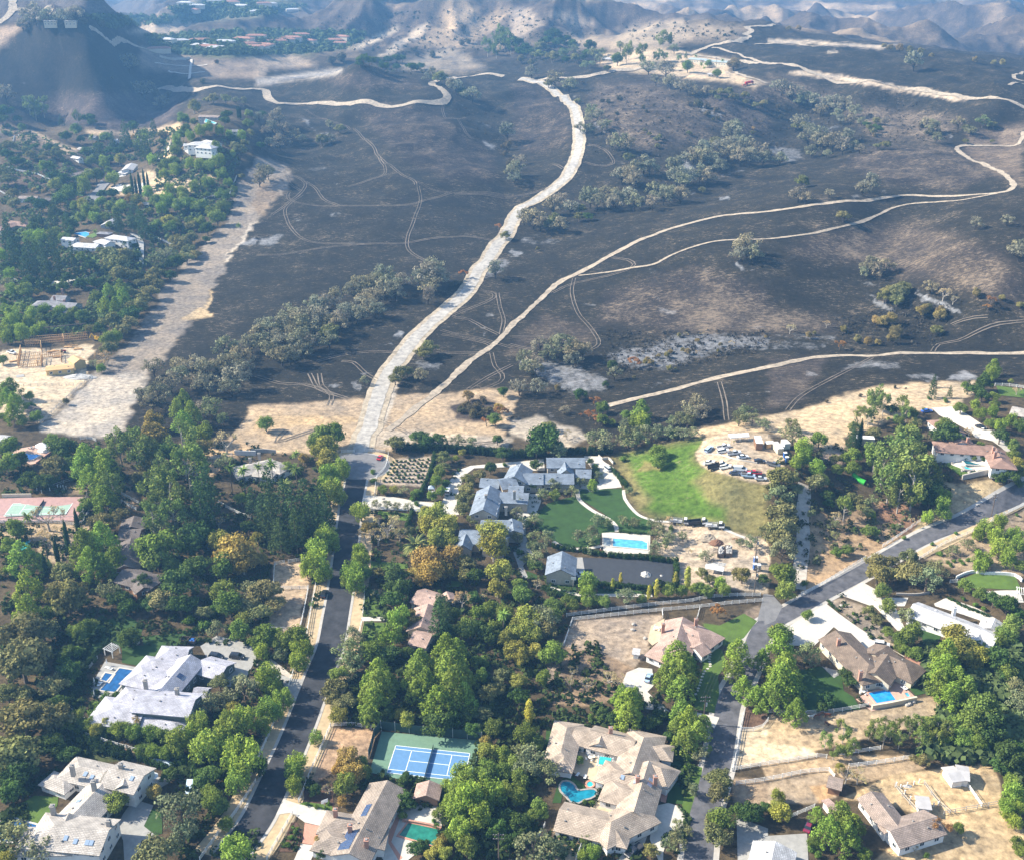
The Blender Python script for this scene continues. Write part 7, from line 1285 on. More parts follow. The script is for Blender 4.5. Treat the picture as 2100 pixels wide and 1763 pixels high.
mass("undergrowth", ["D0 0,0 2099,0 2099,1763 0,1763", "D1 0,0 2099,0 2099,1763 0,1763", "D2 0,0 1500,0 1500,1763 0,1763", "C0 0,120 2099,100 2099,1763 0,1763", "C1 0,190 850,190 2099,950 2099,1763 0,1763", "D1 900,0 2099,0 2099,1763 1500,1763", "C2 0,1100 1300,1250 1300,1500 0,1763"], 6200, (.7, 1.9), (.05, .072, .024), "dense dark undergrowth beneath the garden trees", 5)
mass("undergrowth", ["B0 0,0 1700,0 1200,700 700,1000 0,1000", "A0 0,1000 640,1240 1440,1050 1990,1100 1900,1763 0,1763", "D3 1300,0 2099,0 2099,1500 1850,1000 1300,900"], 5200, (1.0, 3.0), (.10, .135, .05), "bushy undergrowth of the hillside gardens", 6)
mass("undergrowth", ["C2 0,380 250,400 250,1100 0,1150", "C1 1450,200 1850,330 1700,700 1560,560", "C3 600,1350 1100,1763 900,1763 500,1400", "D1 220,1560 360,1490 340,1680 220,1680"], 260, (.5, 1.1), (.05, .075, .025), "low garden planting round the estate", 8)
mass("undergrowth", ["C3 0,200 1500,0 1500,600 300,1300"], 420, (.7, 1.8), (.09, .10, .045), "thin scrub under the eucalyptus knoll", 11)
mass("charred_scrub", ["A2 600,700 2099,750 2099,1300 600,1300", "A3 0,680 1400,800 1600,1150 0,1250", "A1 1500,800 2099,1000 2099,1300", "B3 550,850 1500,700 1400,1080 600,1080", "B2 700,950 2099,950 2099,1120 800,1350"], 2600, (.5, 1.5), (.07, .062, .05), "scattered charred scrub over the burnt slopes", 7, per=9)
mass("distant_woods", ["A0 700,130 1450,130 1400,190 900,230", "A0 1380,60 2099,0 2099,130 1500,190", "A1 0,60 420,40 100,130 0,130", "A0 1200,300 1980,250 2099,450 1500,450 1250,400", "A1 0,240 900,270 860,340 700,410 400,440 0,450"], 3600, (2.2, 5), (.09, .12, .05), "hazy green woods round the distant suburb", 9, per=9, leaf=.42)
mass("distant_scrub", ["A1 830,450 1500,520 1450,620 900,600", "A2 0,330 700,330 600,520 0,500", "A3 950,380 1300,440 2000,560 1950,530", "A1 430,150 1500,80 2099,60 2099,420 1100,450 700,400", "A2 0,80 700,200 900,250 500,320 0,340", "A2 900,180 1900,200 1850,320 1000,380"], 1000, (1.0, 2.6), (.05, .06, .035), "sparse scrub dotted over the far hills and gullies", 10, per=12)
# ------------------------------------------------------------------ vehicles
glass2 = mat("car_glass", (.02, .025, .03), .06, 0, spec=.7); tyrem = mat("tyre_rubber", (.02, .02, .02), .9, 0); rimm = mat("wheel_rim", (.45, .45, .46), .35, 0, metal=.7); lampm = mat("headlight_glass", (.8, .8, .78), .1, 0); tailm = mat("tail_lamp", (.45, .02, .02), .2, 0)
paintm = bpy.data.materials.new("car_paint"); paintm.use_nodes = True; n = paintm.node_tree; b = n.nodes['Principled BSDF']; oi = n.nodes.new("ShaderNodeObjectInfo"); n.links.new(oi.outputs['Color'], b.inputs['Base Color']); b.inputs['Roughness'].default_value = .25; b.inputs['Coat Weight'].default_value = .6
VM = {}
def loft(prof, ys, name, mats):   # prof: list of (x, zlow, zhigh, halfwidth at low, at high)
    v = []; f = []
    for x, z0, z1, w0, w1 in prof: v += [(x, -w0, z0), (x, -w0, (z0+z1)*.55), (x, -w1, z1), (x, w1, z1), (x, w0, (z0+z1)*.55), (x, w0, z0)]
    for i in range(len(prof)-1):
        for j in range(6):
            a = i*6+j; b2 = i*6+(j+1) % 6; f.append((a, a+6, b2+6, b2))
    f.append(tuple(range(5, -1, -1))[::-1]); k = (len(prof)-1)*6; f.append(tuple(k+j for j in range(5, -1, -1)))
    me = mesh(name, v, f, mats); bm = bmesh.new(); bm.from_mesh(me); bmesh.ops.recalc_face_normals(bm, faces=bm.faces); bm.to_mesh(me); bm.free(); return me
def vmesh(kind):
    if kind in VM: return VM[kind]
    P = {}; L, Wd, H = {'sedan': (4.7, 1.84, 1.44), 'suv': (4.8, 1.95, 1.78), 'pickup': (5.6, 1.98, 1.85), 'van': (5.4, 2.0, 2.1), 'truck': (7.2, 2.3, 2.6)}[kind]; h = L/2; w_ = Wd/2
    if kind == 'sedan': P['body'] = [(-h, .45, .85, w_*.86, w_*.82), (-h+.25, .28, .98, w_, w_*.9), (-.9, .25, .98, w_, w_*.92), (1.0, .25, .95, w_, w_*.92), (h-.3, .28, .78, w_, w_*.86), (h, .4, .65, w_*.84, w_*.76)]; cab = [(-h+.7, .95, .99, w_*.9, w_*.86), (-.95, .95, 1.38, w_*.9, w_*.68), (.25, .95, 1.40, w_*.9, w_*.68), (1.15, .93, .97, w_*.9, w_*.84)]; rf = (-.98, .30, 1.42, w_*.66)
    elif kind == 'suv': P['body'] = [(-h, .5, 1.1, w_*.9, w_*.86), (-h+.15, .32, 1.15, w_, w_*.94), (1.0, .3, 1.12, w_, w_*.94), (h-.3, .32, 1.0, w_, w_*.9), (h, .45, .85, w_*.86, w_*.8)]; cab = [(-h+.12, 1.1, 1.16, w_*.92, w_*.88), (-h+.45, 1.1, 1.70, w_*.92, w_*.74), (.55, 1.1, 1.70, w_*.92, w_*.74), (1.35, 1.08, 1.12, w_*.92, w_*.86)]; rf = (-h+.42, .6, 1.74, w_*.73)
    elif kind == 'pickup': P['body'] = [(-h, .55, 1.15, w_*.95, w_*.95), (-.45, .45, 1.15, w_, w_*.95), (1.5, .4, 1.15, w_, w_*.93), (h-.2, .42, 1.08, w_, w_*.9), (h, .5, .9, w_*.9, w_*.84)]; cab = [(-.5, 1.12, 1.16, w_*.9, w_*.88), (-.35, 1.12, 1.78, w_*.9, w_*.74), (.85, 1.12, 1.78, w_*.9, w_*.74), (1.55, 1.1, 1.15, w_*.9, w_*.86)]; rf = (-.35, .88, 1.82, w_*.73)
    elif kind == 'van': P['body'] = [(-h, .4, 1.2, w_, w_*.96), (1.2, .38, 1.2, w_, w_*.96), (h-.25, .38, 1.05, w_, w_*.88), (h, .45, .85, w_*.9, w_*.8)]; cab = [(-h+.03, 1.18, 1.9, w_*.95, w_*.84), (-h+.2, 1.18, 2.02, w_*.95, w_*.84), (1.0, 1.18, 2.02, w_*.95, w_*.84), (1.95, 1.1, 1.2, w_*.93, w_*.86)]; rf = (-h+.1, 1.05, 2.07, w_*.83)
    else: P['body'] = [(h-2.1, .6, 1.3, w_*.95, w_*.92), (h-.1, .6, 1.3, w_*.95, w_*.9), (h, .7, 1.1, w_*.9, w_*.84)]; cab = [(h-2.05, 1.28, 2.3, w_*.92, w_*.82), (h-1.9, 1.28, 2.4, w_*.92, w_*.82), (h-.9, 1.28, 2.4, w_*.92, w_*.8), (h-.2, 1.26, 1.34, w_*.9, w_*.84)]; rf = (h-2.0, h-.85, 2.44, w_*.81)
    m = {'body': loft(P['body'], 0, 'body', [paintm]), 'windows': loft(cab, 0, 'windows', [glass2])}
    r = MB(); r.box(((rf[0]+rf[1])/2, 0, rf[2]-.01), (rf[1]-rf[0], rf[3]*2, .07))
    if kind in ('van',):
        for s_ in (-1, 1): r.box((-.9, s_*w_*.93, 1.58), (3.0, .08, .75))
    m['roof'] = r.mesh('roof', [paintm])
    r = MB(); r.lathe([(.0, -.12), (.34, -.12), (.36, 0), (.34, .12), (0, .12)], 12); t_ = r.mesh('tyre', [tyrem]); m['tyre'] = t_
    r = MB(); r.lathe([(0, -.13), (.2, -.13), (.2, .13), (0, .13)], 10); m['rim'] = r.mesh('rim', [rimm])
    r = MB(); r.box((0, 0, 0), (.1, .38, .16)); m['headlight'] = r.mesh('headlight', [lampm]); r = MB(); r.box((0, 0, 0), (.1, .3, .16)); m['tail_lamp'] = r.mesh('tail_lamp', [tailm])
    if kind == 'pickup': r = MB(); r.box((-h/2-.25, 0, 1.155), (h-.7, Wd*.78, .03)); m['cargo_bed'] = r.mesh('cargo_bed', [mat("bed_liner", (.04, .04, .045), .9, 0)])
    m['dim'] = (L, Wd, H); VM[kind] = m; return m
def car(kind, s, deg, col, label, scale=1.0, cat=None, name=None, group=None, bed=None):
    (u, v), = parse(s); p = ground(u, v, .6); m = vmesh(kind); L, Wd, H = m['dim']; a = R(deg)
    zf = [float(hgt(p.x+math.cos(a)*q, p.y+math.sin(a)*q)) for q in (-1.5, 1.5)]
    root = thing(name or {'sedan': 'parked_car', 'suv': 'parked_suv', 'pickup': 'pickup_truck', 'van': 'parked_van', 'truck': 'work_truck'}[kind], label, cat or {'sedan': 'car', 'suv': 'car', 'pickup': 'pickup truck', 'van': 'van', 'truck': 'truck'}[kind], (p.x, p.y, sum(zf)/2+lift(p.y)+.02), a, group)
    root.rotation_euler = (0, -math.atan2(zf[1]-zf[0], 3.0), a); root.scale = (scale,)*3
    bo = link('body', m['body'], root); bo.color = (*col, 1); link('windows', m['windows'], root); ro = link('roof', m['roof'], root); ro.color = (*col, 1)
    if kind == 'pickup': link('cargo_bed', m['cargo_bed'], root)
    for x in ((L*.3, -L*.3) if kind != 'truck' else (L*.36, -L*.3)):
        for y in (-1, 1):
            w2 = bpy.data.objects.new('wheel', None); COL.objects.link(w2); w2.parent = root; w2.location = (x, y*(Wd/2-.1), .36); w2.rotation_euler = (math.pi/2, 0, 0); w2.scale = (1.25,)*3 if kind == 'truck' else (1, 1, 1)
            link('tyre', m['tyre'], w2); link('rim', m['rim'], w2)
    for y in (-1, 1): link('headlight', m['headlight'], root, (L/2-.1, y*Wd*.33, .72 if kind == 'sedan' else .9)); link('tail_lamp', m['tail_lamp'], root, (-L/2+.02, y*Wd*.36, .8 if kind == 'sedan' else .95))
    if kind == 'truck':
        r = MB(); w_ = Wd/2; r.box((-1.2, 0, .85), (4.9, .9, .25)); r.box((-1.3, 0, 1.05), (4.7, Wd, .12))
        if bed == 'dump':
            for y in (-1, 1): r.box((-1.3, y*(w_-.05), 1.6), (4.7, .1, 1.1))
            r.box((-3.62, 0, 1.6), (.1, Wd, 1.1)); r.box((1.0, 0, 1.6), (.1, Wd, 1.1))
        elif bed == 'stake':
            for y in (-1, 1):
                for z in (1.3, 1.6, 1.9): r.box((-1.3, y*(w_-.05), z), (4.7, .05, .12))
                for x in (-3.5, -2.3, -1.1, .1, .95): r.box((x, y*(w_-.05), 1.5), (.1, .08, .9))
            r.box((1.0, 0, 1.7), (.08, Wd, 1.2)); r.box((-2, 0, 1.35), (1.8, 1.5, .5))
        elif bed == 'fire':
            r.box((-1.3, 0, 1.75), (4.7, Wd, 1.3)); r.box((-1.3, 0, 2.5), (4.4, .7, .18))
        r.build('truck_bed', [MATS.get('bed_'+bed) or mat('bed_'+bed, {'dump': (.03, .03, .032), 'stake': (.4, .4, .4), 'fire': (.5, .03, .03)}[bed], .6, .1)], root)
    return root
WH = (.75, .75, .74); BK = (.018, .018, .02); SV = (.48, .50, .52); LB = (.36, .48, .62); RD = (.55, .02, .025); DB = (.03, .04, .08)
for a in (('sedan', "C1 1017,222", 78, RD, "bright red car parked by the turning circle"), ('van', "C1 1575,500", 82, WH, "white van on the curved estate drive"), ('suv', "C1 560,1340", 84, BK, "black car parked on the tan verge left of the dark street"), ('suv', "D0 1775,88", -14, BK, "black car in tree shade on the grey forecourt, left of two"), ('suv', "D0 1945,88", -8, BK, "black car in the sun on the grey forecourt, right of two"),
          ('sedan', "D2 1120,262", 68, LB, "light blue car on the fan-shaped concrete pad"), ('pickup', "D2 1000,1685", 222, BK, "black pickup with open bed on the gravel strip at the bottom"), ('suv', "C2 780,312", 118, SV, "silver car in the motor court of the estate"), ('suv', "C2 1615,155", 48, LB, "pale blue car alone at the left of the dirt parking pad"), ('pickup', "C2 1737,135", 5, WH, "white pickup in front of the white tents"),
          ('suv', "C2 1735,170", -5, WH, "white car just below the white pickup by the tents"), ('pickup', "C2 1825,187", 2, SV, "silver pickup in the middle of the upper parking row"), ('sedan', "C2 1893,215", 10, WH, "white car at the right of the upper parking row"), ('sedan', "C2 2032,248", -6, BK, "black car at the right end of the dirt parking pad"), ('pickup', "C3 42,280", -28, (.12, .13, .14), "dark grey pickup beside the portable toilets"), ('sedan', "C2 1622,262", -14, WH, "white car half hidden behind the black dump truck"),
          ('suv', "C2 1757,298", -18, WH, "white car behind the cab of the black dump truck"), ('sedan', "C2 1832,347", -20, DB, "dark blue car in front of the white van in the lower row"), ('van', "C2 1872,318", -14, WH, "white van in the lower parking row"), ('pickup', "C2 1938,370", -14, LB, "light blue pickup in the lower parking row"), ('pickup', "C2 1990,350", 170, RD, "red pickup in the lower parking row"), ('sedan', "C2 2040,393", -14, SV, "silver car at the right end of the lower parking row"),
          ('sedan', "D3 335,1480", 60, (.2, .02, .05), "dark red car under the trees above the lavender roof"), ('sedan', "B3 1303,1605", 5, (.02, .12, .5), "blue car on the forecourt of the red-brown tiled house"), ('sedan', "B3 1745,1735", -60, BK, "black car on the drive left of the brick house"), ('pickup', "B0 95,1127", -28, WH, "white pickup at the left of the building site"), ('sedan', "B0 1090,182", 20, DB, "dark car at the top of the curving hill drive"),
          ('sedan', "A0 935,1532", 0, BK, "black car in the yard by the pencil cypresses"), ('suv', "A0 975,1528", 0, WH, "white car in the yard by the pencil cypresses"), ('van', "A1 1562,640", 10, WH, "white vehicle on the ridge road beside the dark oak"), ('suv', "C1 300,1700", 20, BK, "black car hidden under trees below the riding ring"), ('sedan', "C2 575,1178", 5, WH, "white car behind the blue-roofed barn"), ('sedan', "C2 535,1210", 5, DB, "dark blue car beside the blue-roofed barn"), ('suv', "C3 935,1755", -20, WH, "white car on the pale drive of the shake-roofed house"), ('sedan', "C3 470,1540", 0, BK, "")):
    if a[4]: car(*a)
car('truck', "C2 1690,300", -14, WH, "black dump truck with white cab in the lower parking row", bed='dump'); car('truck', "C2 1375,752", -12, WH, "white flatbed work truck, leftmost of the three by the pool", bed='stake'); car('truck', "C2 1533,762", -12, WH, "white-cabbed truck with black body, middle of the three by the pool", bed='dump'); car('truck', "C2 1668,787", -18, WH, "white stake-bed truck, rightmost of the three by the pool", bed='stake')
car('truck', "A2 1948,688", 10, RD, "red fire engine on the dirt loop below the ranch", bed='fire', name='fire_engine', cat='fire engine', scale=1.2); car('pickup', "A2 1912,698", 15, RD, "small red pickup beside the fire engine")
# ------------------------------------------------------------------ site things
rust = mat("rusty_steel", (.12, .09, .07), .8, .3, 2); whitem = mat("white_plastic", (.78, .78, .76), .5, .04); bluem = mat("blue_plastic", (.03, .12, .38), .5, .05); rubble = mat("pale_rubble", (.42, .40, .37), .95, .3, 2); timber = mat("fresh_timber", (.58, .36, .17), .8, .15, 1.5); tarp = mat("green_tarp", (.05, .42, .05), .6, .1)
def place(s, dz=0.0):
    p = G(s); p.z += lift(p.y)+dz; return p
for i, (s, dg) in enumerate((("C2 1712,1010", 78), ("C2 1775,1005", 82))):
    r = thing("rubble_skip", f"long black roll-off skip heaped with rubble, {'left' if i == 0 else 'right'} of two", "skip", place(s), R(dg), "rubble skips"); b_ = MB()
    for y in (-1, 1): b_.box((0, y*1.15, .9), (6, .08, 1.5)); [b_.box((x, y*1.22, .9), (.12, .1, 1.5)) for x in (-2.5, -1.5, -.5, .5, 1.5, 2.5)]
    b_.box((-3, 0, .9), (.08, 2.3, 1.5)); b_.box((3, 0, .9), (.08, 2.3, 1.5)); b_.box((0, 0, .16), (5.9, 2.2, .12)); b_.build("container", rust, r)
    rr = random.Random(i); b_ = MB(); [b_.box((rr.uniform(-2.6, 2.6), rr.uniform(-.9, .9), 1.1+rr.uniform(0, .5)), (rr.uniform(.3, .9),)*3, rr.random()*3, taper=.6) for _ in range(60)]; b_.build("rubble", rubble, r)
def tent(s, dg, L, Wd, h, label, name="canopy_tent", legs=True, mt_=None):
    r = thing(name, label, "tent", place(s), R(dg)); b_ = MB(); z0 = h*.7
    b_.add([(-L/2, -Wd/2, z0), (L/2, -Wd/2, z0), (L/2, Wd/2, z0), (-L/2, Wd/2, z0), (-L/2, 0, h), (L/2, 0, h), (-L/2, -Wd/2, z0-.25), (L/2, -Wd/2, z0-.25), (L/2, Wd/2, z0-.25), (-L/2, Wd/2, z0-.25)], [(0, 1, 5, 4), (2, 3, 4, 5), (3, 0, 4), (1, 2, 5), (6, 7, 1, 0), (8, 9, 3, 2), (7, 8, 2, 1), (9, 6, 0, 3)]); b_.build("canopy", mt_ or whitem, r)
    for x in (-1, 1):
        for y in (-1, 1): b_ = MB(); b_.tube([(x*L*.48, y*Wd*.46, 0), (x*L*.48, y*Wd*.46, z0)], .05, 5); b_.build("leg", whitem, r)
    return r
tent("C2 1660,1165", -22, 6.5, 2.6, 3, "long white canopy above the lower garden trees"); tent("C2 1815,85", 8, 4, 3.4, 3.2, "white canopy tent, left of two on the dirt pad"); tent("C2 1895,80", 8, 4, 3.4, 3.2, "white canopy tent, right of two on the dirt pad")
def crate_box(s, dg, dims, mt_, label, name, cat, roof=None, dz=0):
    r = thing(name, label, cat, place(s, dz), R(dg)); L, Wd, h = dims; b_ = MB(); b_.box((0, 0, h/2+.15), (L, Wd, h)); [b_.box((x, y*Wd/2, h/2+.15), (.06, .08, h)) for x in np.linspace(-L/2, L/2, max(2, int(L/.8))) for y in (-1, 1)]; b_.build("body", mt_, r)
    b_ = MB(); b_.box((0, 0, h+.2), (L+.15, Wd+.15, .1)); b_.build("roof", roof or whitem, r); b_ = MB(); b_.box((L*.2, -Wd/2-.05, h*.45+.1), (.8, .05, min(1.9, h*.8))); b_.build("door", capm, r); return r
crate_box("C2 2015,135", 86, (7, 2.6, 3), WM['wood'], "tall brown site container with white roof", "site_container", "container"); crate_box("C3 75,170", 100, (6.5, 2.4, 2.4), WM['cream'], "cream site trailer beside the dark grey pickup", "site_trailer", "trailer"); crate_box("C3 140,140", 100, (4, 2.4, 2.4), WM['white'], "white site hut right of the cream trailer", "site_hut", "hut"); crate_box("C3 10,140", 10, (3.5, 2.4, 2), timber, "timber box hut left of the cream trailer", "timber_hut", "hut"); crate_box("C3 780,115", -8, (8, 3, 3), WM['cream'], "long cream shed under the tall dark conifer", "long_shed", "shed")
for s, c_, lb in (("C3 138,225", bluem, "blue portable toilet behind the dark grey pickup, upper one"), ("C3 152,262", bluem, "blue portable toilet behind the dark grey pickup, lower one"), ("C2 1990,1140", bluem, "blue and white portable toilet by the tall power pole"), ("C2 2020,1145", whitem, "white portable toilet by the tall power pole"), ("C2 1995,1085", bluem, "blue portable toilet against the tall power pole")): crate_box(s, 5, (1.2, 1.2, 2.2), c_, lb, "portable_toilet", "toilet")
def heap(s, rx, ry, h, mt_, label, name="rubble_heap"):
    p = G(s); rng = np.random.default_rng(int(p.x*7) % 1000); v = []; f = []; n_ = 14
    for i in range(6):
        for j in range(n_):
            t = 2*math.pi*j/n_; k = 1-i/6; v.append((rx*k*math.cos(t)*rng.uniform(.85, 1.15), ry*k*math.sin(t)*rng.uniform(.85, 1.15), h*(1-k**1.4)*rng.uniform(.8, 1.1)-.1))
    v.append((0, 0, h))
    for i in range(5):
        for j in range(n_): a = i*n_+j; b2 = i*n_+(j+1) % n_; f.append((a, b2, b2+n_, a+n_))
    for j in range(n_): f.append((5*n_+j, 5*n_+(j+1) % n_, 6*n_))
    return tag(link(name, mesh(name, v, f, [mt_]), None, p), label, "heap")
heap("C2 1600,880", 4, 3, 1.8, dirtroad, "tall heap of tan earth left of the brown brush pile"); heap("C2 1680,920", 3, 2.4, 1.6, mat("brown_brush", (.17, .09, .055), .95, .35, 2), "reddish-brown brush pile above the skips"); heap("C2 1650,985", 3, 2.4, 1.2, dirtroad, "low heap of tan earth left of the skips"); heap("C2 1700,1100", 5, 2, .8, rubble, "spread of grey rubble between skips and white canopy"); heap("B0 640,1330", 9, 4, 1.8, rubble, "long grey earth mound beside the plywood barn"); heap("C2 1095,1180", 2.2, 2.2, 1.4, rubble, "pile of wrapped stone on the dark sports court"); heap("C2 1225,1190", .9, .9, .6, rubble, "small pile at the right of the dark sports court"); heap("D3 1145,1150", 1.6, .8, .5, rubble, "small grey heap near the paddock posts")
b_ = MB(); p = place("C3 738,415"); rt = thing("garden_slide", "bright green garden slide among the shrubs", "slide", p, R(-40)); b_.tube([(-2.6, 0, 2.4), (-1, .2, 1.5), (.6, -.1, .8), (2.8, 0, .3)], [.9, .9, 1.0, 1.1], 8); b_.build("chute", tarp, rt); b_ = MB(); [b_.tube([(x, y, 0), (x, y, 1.6)], .06, 5) for x in (-2.4, -1.2) for y in (-.5, .5)]; b_.build("frame", gpaint, rt)
# gazebo, kiosk, pergola
def gazebo(s, rad, h, label, name="garden_gazebo", mt_=None, n_=8, rz=0):
    r = thing(name, label, "gazebo", place(s), rz); b_ = MB(); k = [(rad*1.15*math.cos(i*2*math.pi/n_), rad*1.15*math.sin(i*2*math.pi/n_), h*.7) for i in range(n_)]
    b_.add(k+[(0, 0, h)]+[(x, y, z-.2) for x, y, z in k], [(i, (i+1) % n_, n_) for i in range(n_)]+[(n_+1+i, n_+1+(i+1) % n_, (i+1) % n_, i) for i in range(n_)]); b_.build("roof", mt_ or whitem, r)
    for i in range(n_): b_ = MB(); x, y = rad*math.cos(i*2*math.pi/n_), rad*math.sin(i*2*math.pi/n_); b_.tube([(x, y, 0), (x, y, h*.7)], .09, 5); b_.build("post", wpaint, r)
    b_ = MB(); b_.lathe([(rad*1.02, 0), (rad*1.02, .15)], n_); b_.build("floor", wpaint, r); return r
gazebo("C0 360,165", 2.8, 3.6, "white octagonal gazebo on the salmon pool deck"); gazebo("C1 135,405", 1.8, 3.4, "small white gazebo below the palm garden house", mt_=RM['tan']); gazebo("C1 1440,510", 1.6, 3.4, "small kiosk with blue-grey pyramid roof by the estate drive", "guard_kiosk", mat("kiosk_roof", (.34, .40, .46), .7, .1), 4, R(45))
def pergola(s, dg, L, Wd, label, cover=None):
    r = thing("garden_pergola", label, "pergola", place(s), R(dg)); b_ = MB(); [b_.box((x, 0, 2.6), (.1, Wd+.8, .16)) for x in np.linspace(-L/2, L/2, int(L/.55))]; [b_.box((0, y*Wd/2, 2.45), (L+.6, .14, .18)) for y in (-1, 1)]; b_.build("slat_roof", wpaint, r)
    for x in (-1, 1):
        for y in (-1, 1): b_ = MB(); b_.box((x*L*.46, y*Wd/2, 1.2), (.2, .2, 2.4)); b_.build("post", wpaint, r)
    if cover: b_ = MB(); b_.box((0, 0, 2.74), (L*.8, Wd*.9, .08)); b_.build("awning", cover, r)
pergola("D0 925,70", -28, 3.6, 3, "white slatted pergola above the deep blue pool"); pergola("D2 760,1010", -12, 4, 3.4, "white pergola with turquoise awning in the sand courtyard", mat("turquoise_awning", (.03, .38, .36), .7, .08)); pergola("C3 2085,1370", -20, 4, 4, "white pergola at the right edge")
# solar cover strips, skylit shed roofs
def strip(s, label, mt_, name="covered_strip"):
    me, c = sheet_mesh(name, parse(s), mt_, .9); o = link(name, me, None, c); sm = o.modifiers.new("thickness", 'SOLIDIFY'); sm.thickness = .8; sm.offset = -1; return tag(o, label, "greenhouse cover")
strip("D0 1210,925 1290,945 1455,985 1440,1010 1330,985 1215,945", "curved strip of pale blue-white cover with orange edge", mat("pale_blue_sheet", (.50, .60, .72), .4, .05)); strip("D0 1535,1115 1590,1115 1580,1190 1550,1235 1520,1235", "pale blue-white cover inside the arched hedge", MATS["pale_blue_sheet"])
# parasols, loungers and furniture
def parasol(s, label, closed=True, col=None):
    r = thing("parasol", label, "parasol", place(s)); b_ = MB(); b_.tube([(0, 0, 0), (0, 0, 2.6)], .04, 5); b_.build("pole", wpaint, r); b_ = MB(); b_.lathe([(.16, 1.0), (.2, 1.4), (.05, 2.7)] if closed else [(1.5, 2.1), (1.5, 2.15), (.05, 2.75)], 8); b_.build("canopy", col or whitem, r)
for s, lb in (("D0 880,165", "closed white parasol, uppermost by the deep blue pool"), ("D0 778,320", "closed white parasol, middle one by the deep blue pool"), ("D0 778,425", "closed white parasol, lowest by the deep blue pool")): parasol(s, lb)
parasol("D0 1262,1120", "open white parasol on the grey terrace", False); parasol("D2 1170,1280", "open striped parasol by the brick front walk", False, mat("pink_stripe", (.6, .4, .38), .8, .1))
def lounger(s, dg, label, mt_=None):
    r = thing("sun_lounger", label, "lounger", place(s), R(dg)); b_ = MB(); b_.box((0, 0, .32), (1.4, .65, .12)); b_.build("seat", mt_ or whitem, r); b_ = MB(); b_.beam((-.7, 0, .35), (-1.15, 0, .75), .65, .1); b_.build("backrest", mt_ or whitem, r)
    for x in (-.5, .5):
        for y in (-.28, .28): b_ = MB(); b_.box((x, y, .13), (.07, .07, .28)); b_.build("leg", capm, r)
for i, (s, dg) in enumerate((("D0 880,185", 160), ("D0 905,195", 160), ("D0 800,330", 170), ("D0 820,310", 170))): lounger(s, dg, f"low white lounger by the deep blue pool, {nth(i)} from the top")
for s, dg, lb in (("D2 540,1060", 60, "lounger right of the curved bench wall in the courtyard"), ("D2 600,1080", 75, "green-grey lounger below the pergola"), ("D3 1110,345", 30, "white lounger at the right end of the bright blue pool, left one"), ("D3 1130,360", 30, "white lounger at the right end of the bright blue pool, right one")): lounger(s, dg, lb)
def tableset(s, label, mt_=None, rad=.6):
    r = thing("garden_table", label, "table", place(s)); b_ = MB(); b_.lathe([(rad, .70), (rad, .75)], 10); b_.build("tabletop", mt_ or whitem, r); b_ = MB(); b_.tube([(0, 0, 0), (0, 0, .7)], .08, 6); b_.build("leg", capm, r)
    for i in range(4):
        a = i*math.pi/2+.4; q = place(s)+Vector((math.cos(a)*(rad+.5), math.sin(a)*(rad+.5), 0)); c_ = thing("garden_chair", f"{('right', 'far', 'left', 'near')[i]} chair at the {label}", "chair", q, a, "garden chairs"); b_ = MB(); b_.box((0, 0, .42), (.5, .5, .08)); b_.build("seat", mt_ or whitem, c_); b_ = MB(); b_.box((.22, 0, .7), (.07, .5, .55)); b_.build("backrest", mt_ or whitem, c_)
        for x in (-.2, .2):
            for y in (-.2, .2): b_ = MB(); b_.box((x, y, .2), (.05, .05, .4)); b_.build("leg", mt_ or whitem, c_)
tableset("D3 965,310", "round white table above the bright blue pool"); tableset("D3 780,390", "round white table left of the bright blue pool"); tableset("D2 765,1230", "dark table below the kidney pool terrace", capm); tableset("D2 640,930", "white table in the upper courtyard"); tableset("C3 1520,250", "white table on the teal pool terrace"); tableset("D0 540,1170", "dark table beside the small pavilion", capm); tableset("C0 260,150", "dark table left of the gazebo", capm); tableset("C2 1190,1630", "white table on the round flagged patio")
# power poles
polem = mat("pole_wood", (.13, .10, .08), .9, .2, 2); drum = mat("transformer", (.35, .36, .37), .5, .05)
def power_pole(s, h, label, dg=0, tr_=False):
    r = thing("power_pole", label, "power pole", G(s), R(dg)); b_ = MB(); b_.tube([(0, 0, -.5), (0, 0, h)], [.2, .13], 8); b_.build("pole", polem, r)
    for z in (h-.6, h-1.9): b_ = MB(); b_.box((0, 0, z), (2.8, .14, .16)); b_.build("crossarm", polem, r); [MBI(r, x, z) for x in (-1.2, -.5, .5, 1.2)]
    if tr_: b_ = MB(); b_.lathe([(.28, h-3.6), (.3, h-2.6), (.2, h-2.5)], 8, (.45, 0, 0)); b_.build("transformer", drum, r)
    return Vector(r.location)+Vector((0, 0, h-.4))
_w = MB(); _w.lathe([(.05, .08), (.09, .16), (.05, .3)], 6); INS = _w.mesh("insulator", [drum])
def MBI(r, x, z): link("insulator", INS, r, (x, 0, z))
PA = power_pole("C2 1990,1100", 12, "tall wooden power pole right of the rubble skips", 20, True); PB = power_pole("C2 1985,1345", 11, "dark power pole at the right end of the double fence", 15, True); PC = power_pole("C3 1830,705", 10, "wooden power pole with crossarms beside the uphill street", 25, True); PD = power_pole("D2 1568,640", 10, "dark power pole at the foot of the bright curving lawn", 0, True); PE = power_pole("C0 400,1090", 10, "brown power pole left of the pencil cypresses", 30)
power_pole("D2 2120,30", 11, "x", 10) if False else None; power_pole("D1 1990,1763", 9, "pale pole in the dark lane at the bottom", 0); power_pole("A2 1043,415", 10, "thin pole standing on the bare hilltop ranch ground", 0); power_pole("A2 1672,560", 12, "thin pole in front of the hilltop stable", 0); power_pole("A1 992,555", 10, "thin pole behind the dark knoll", 0)
wirem = mat("wire", (.05, .05, .05), .6, 0)
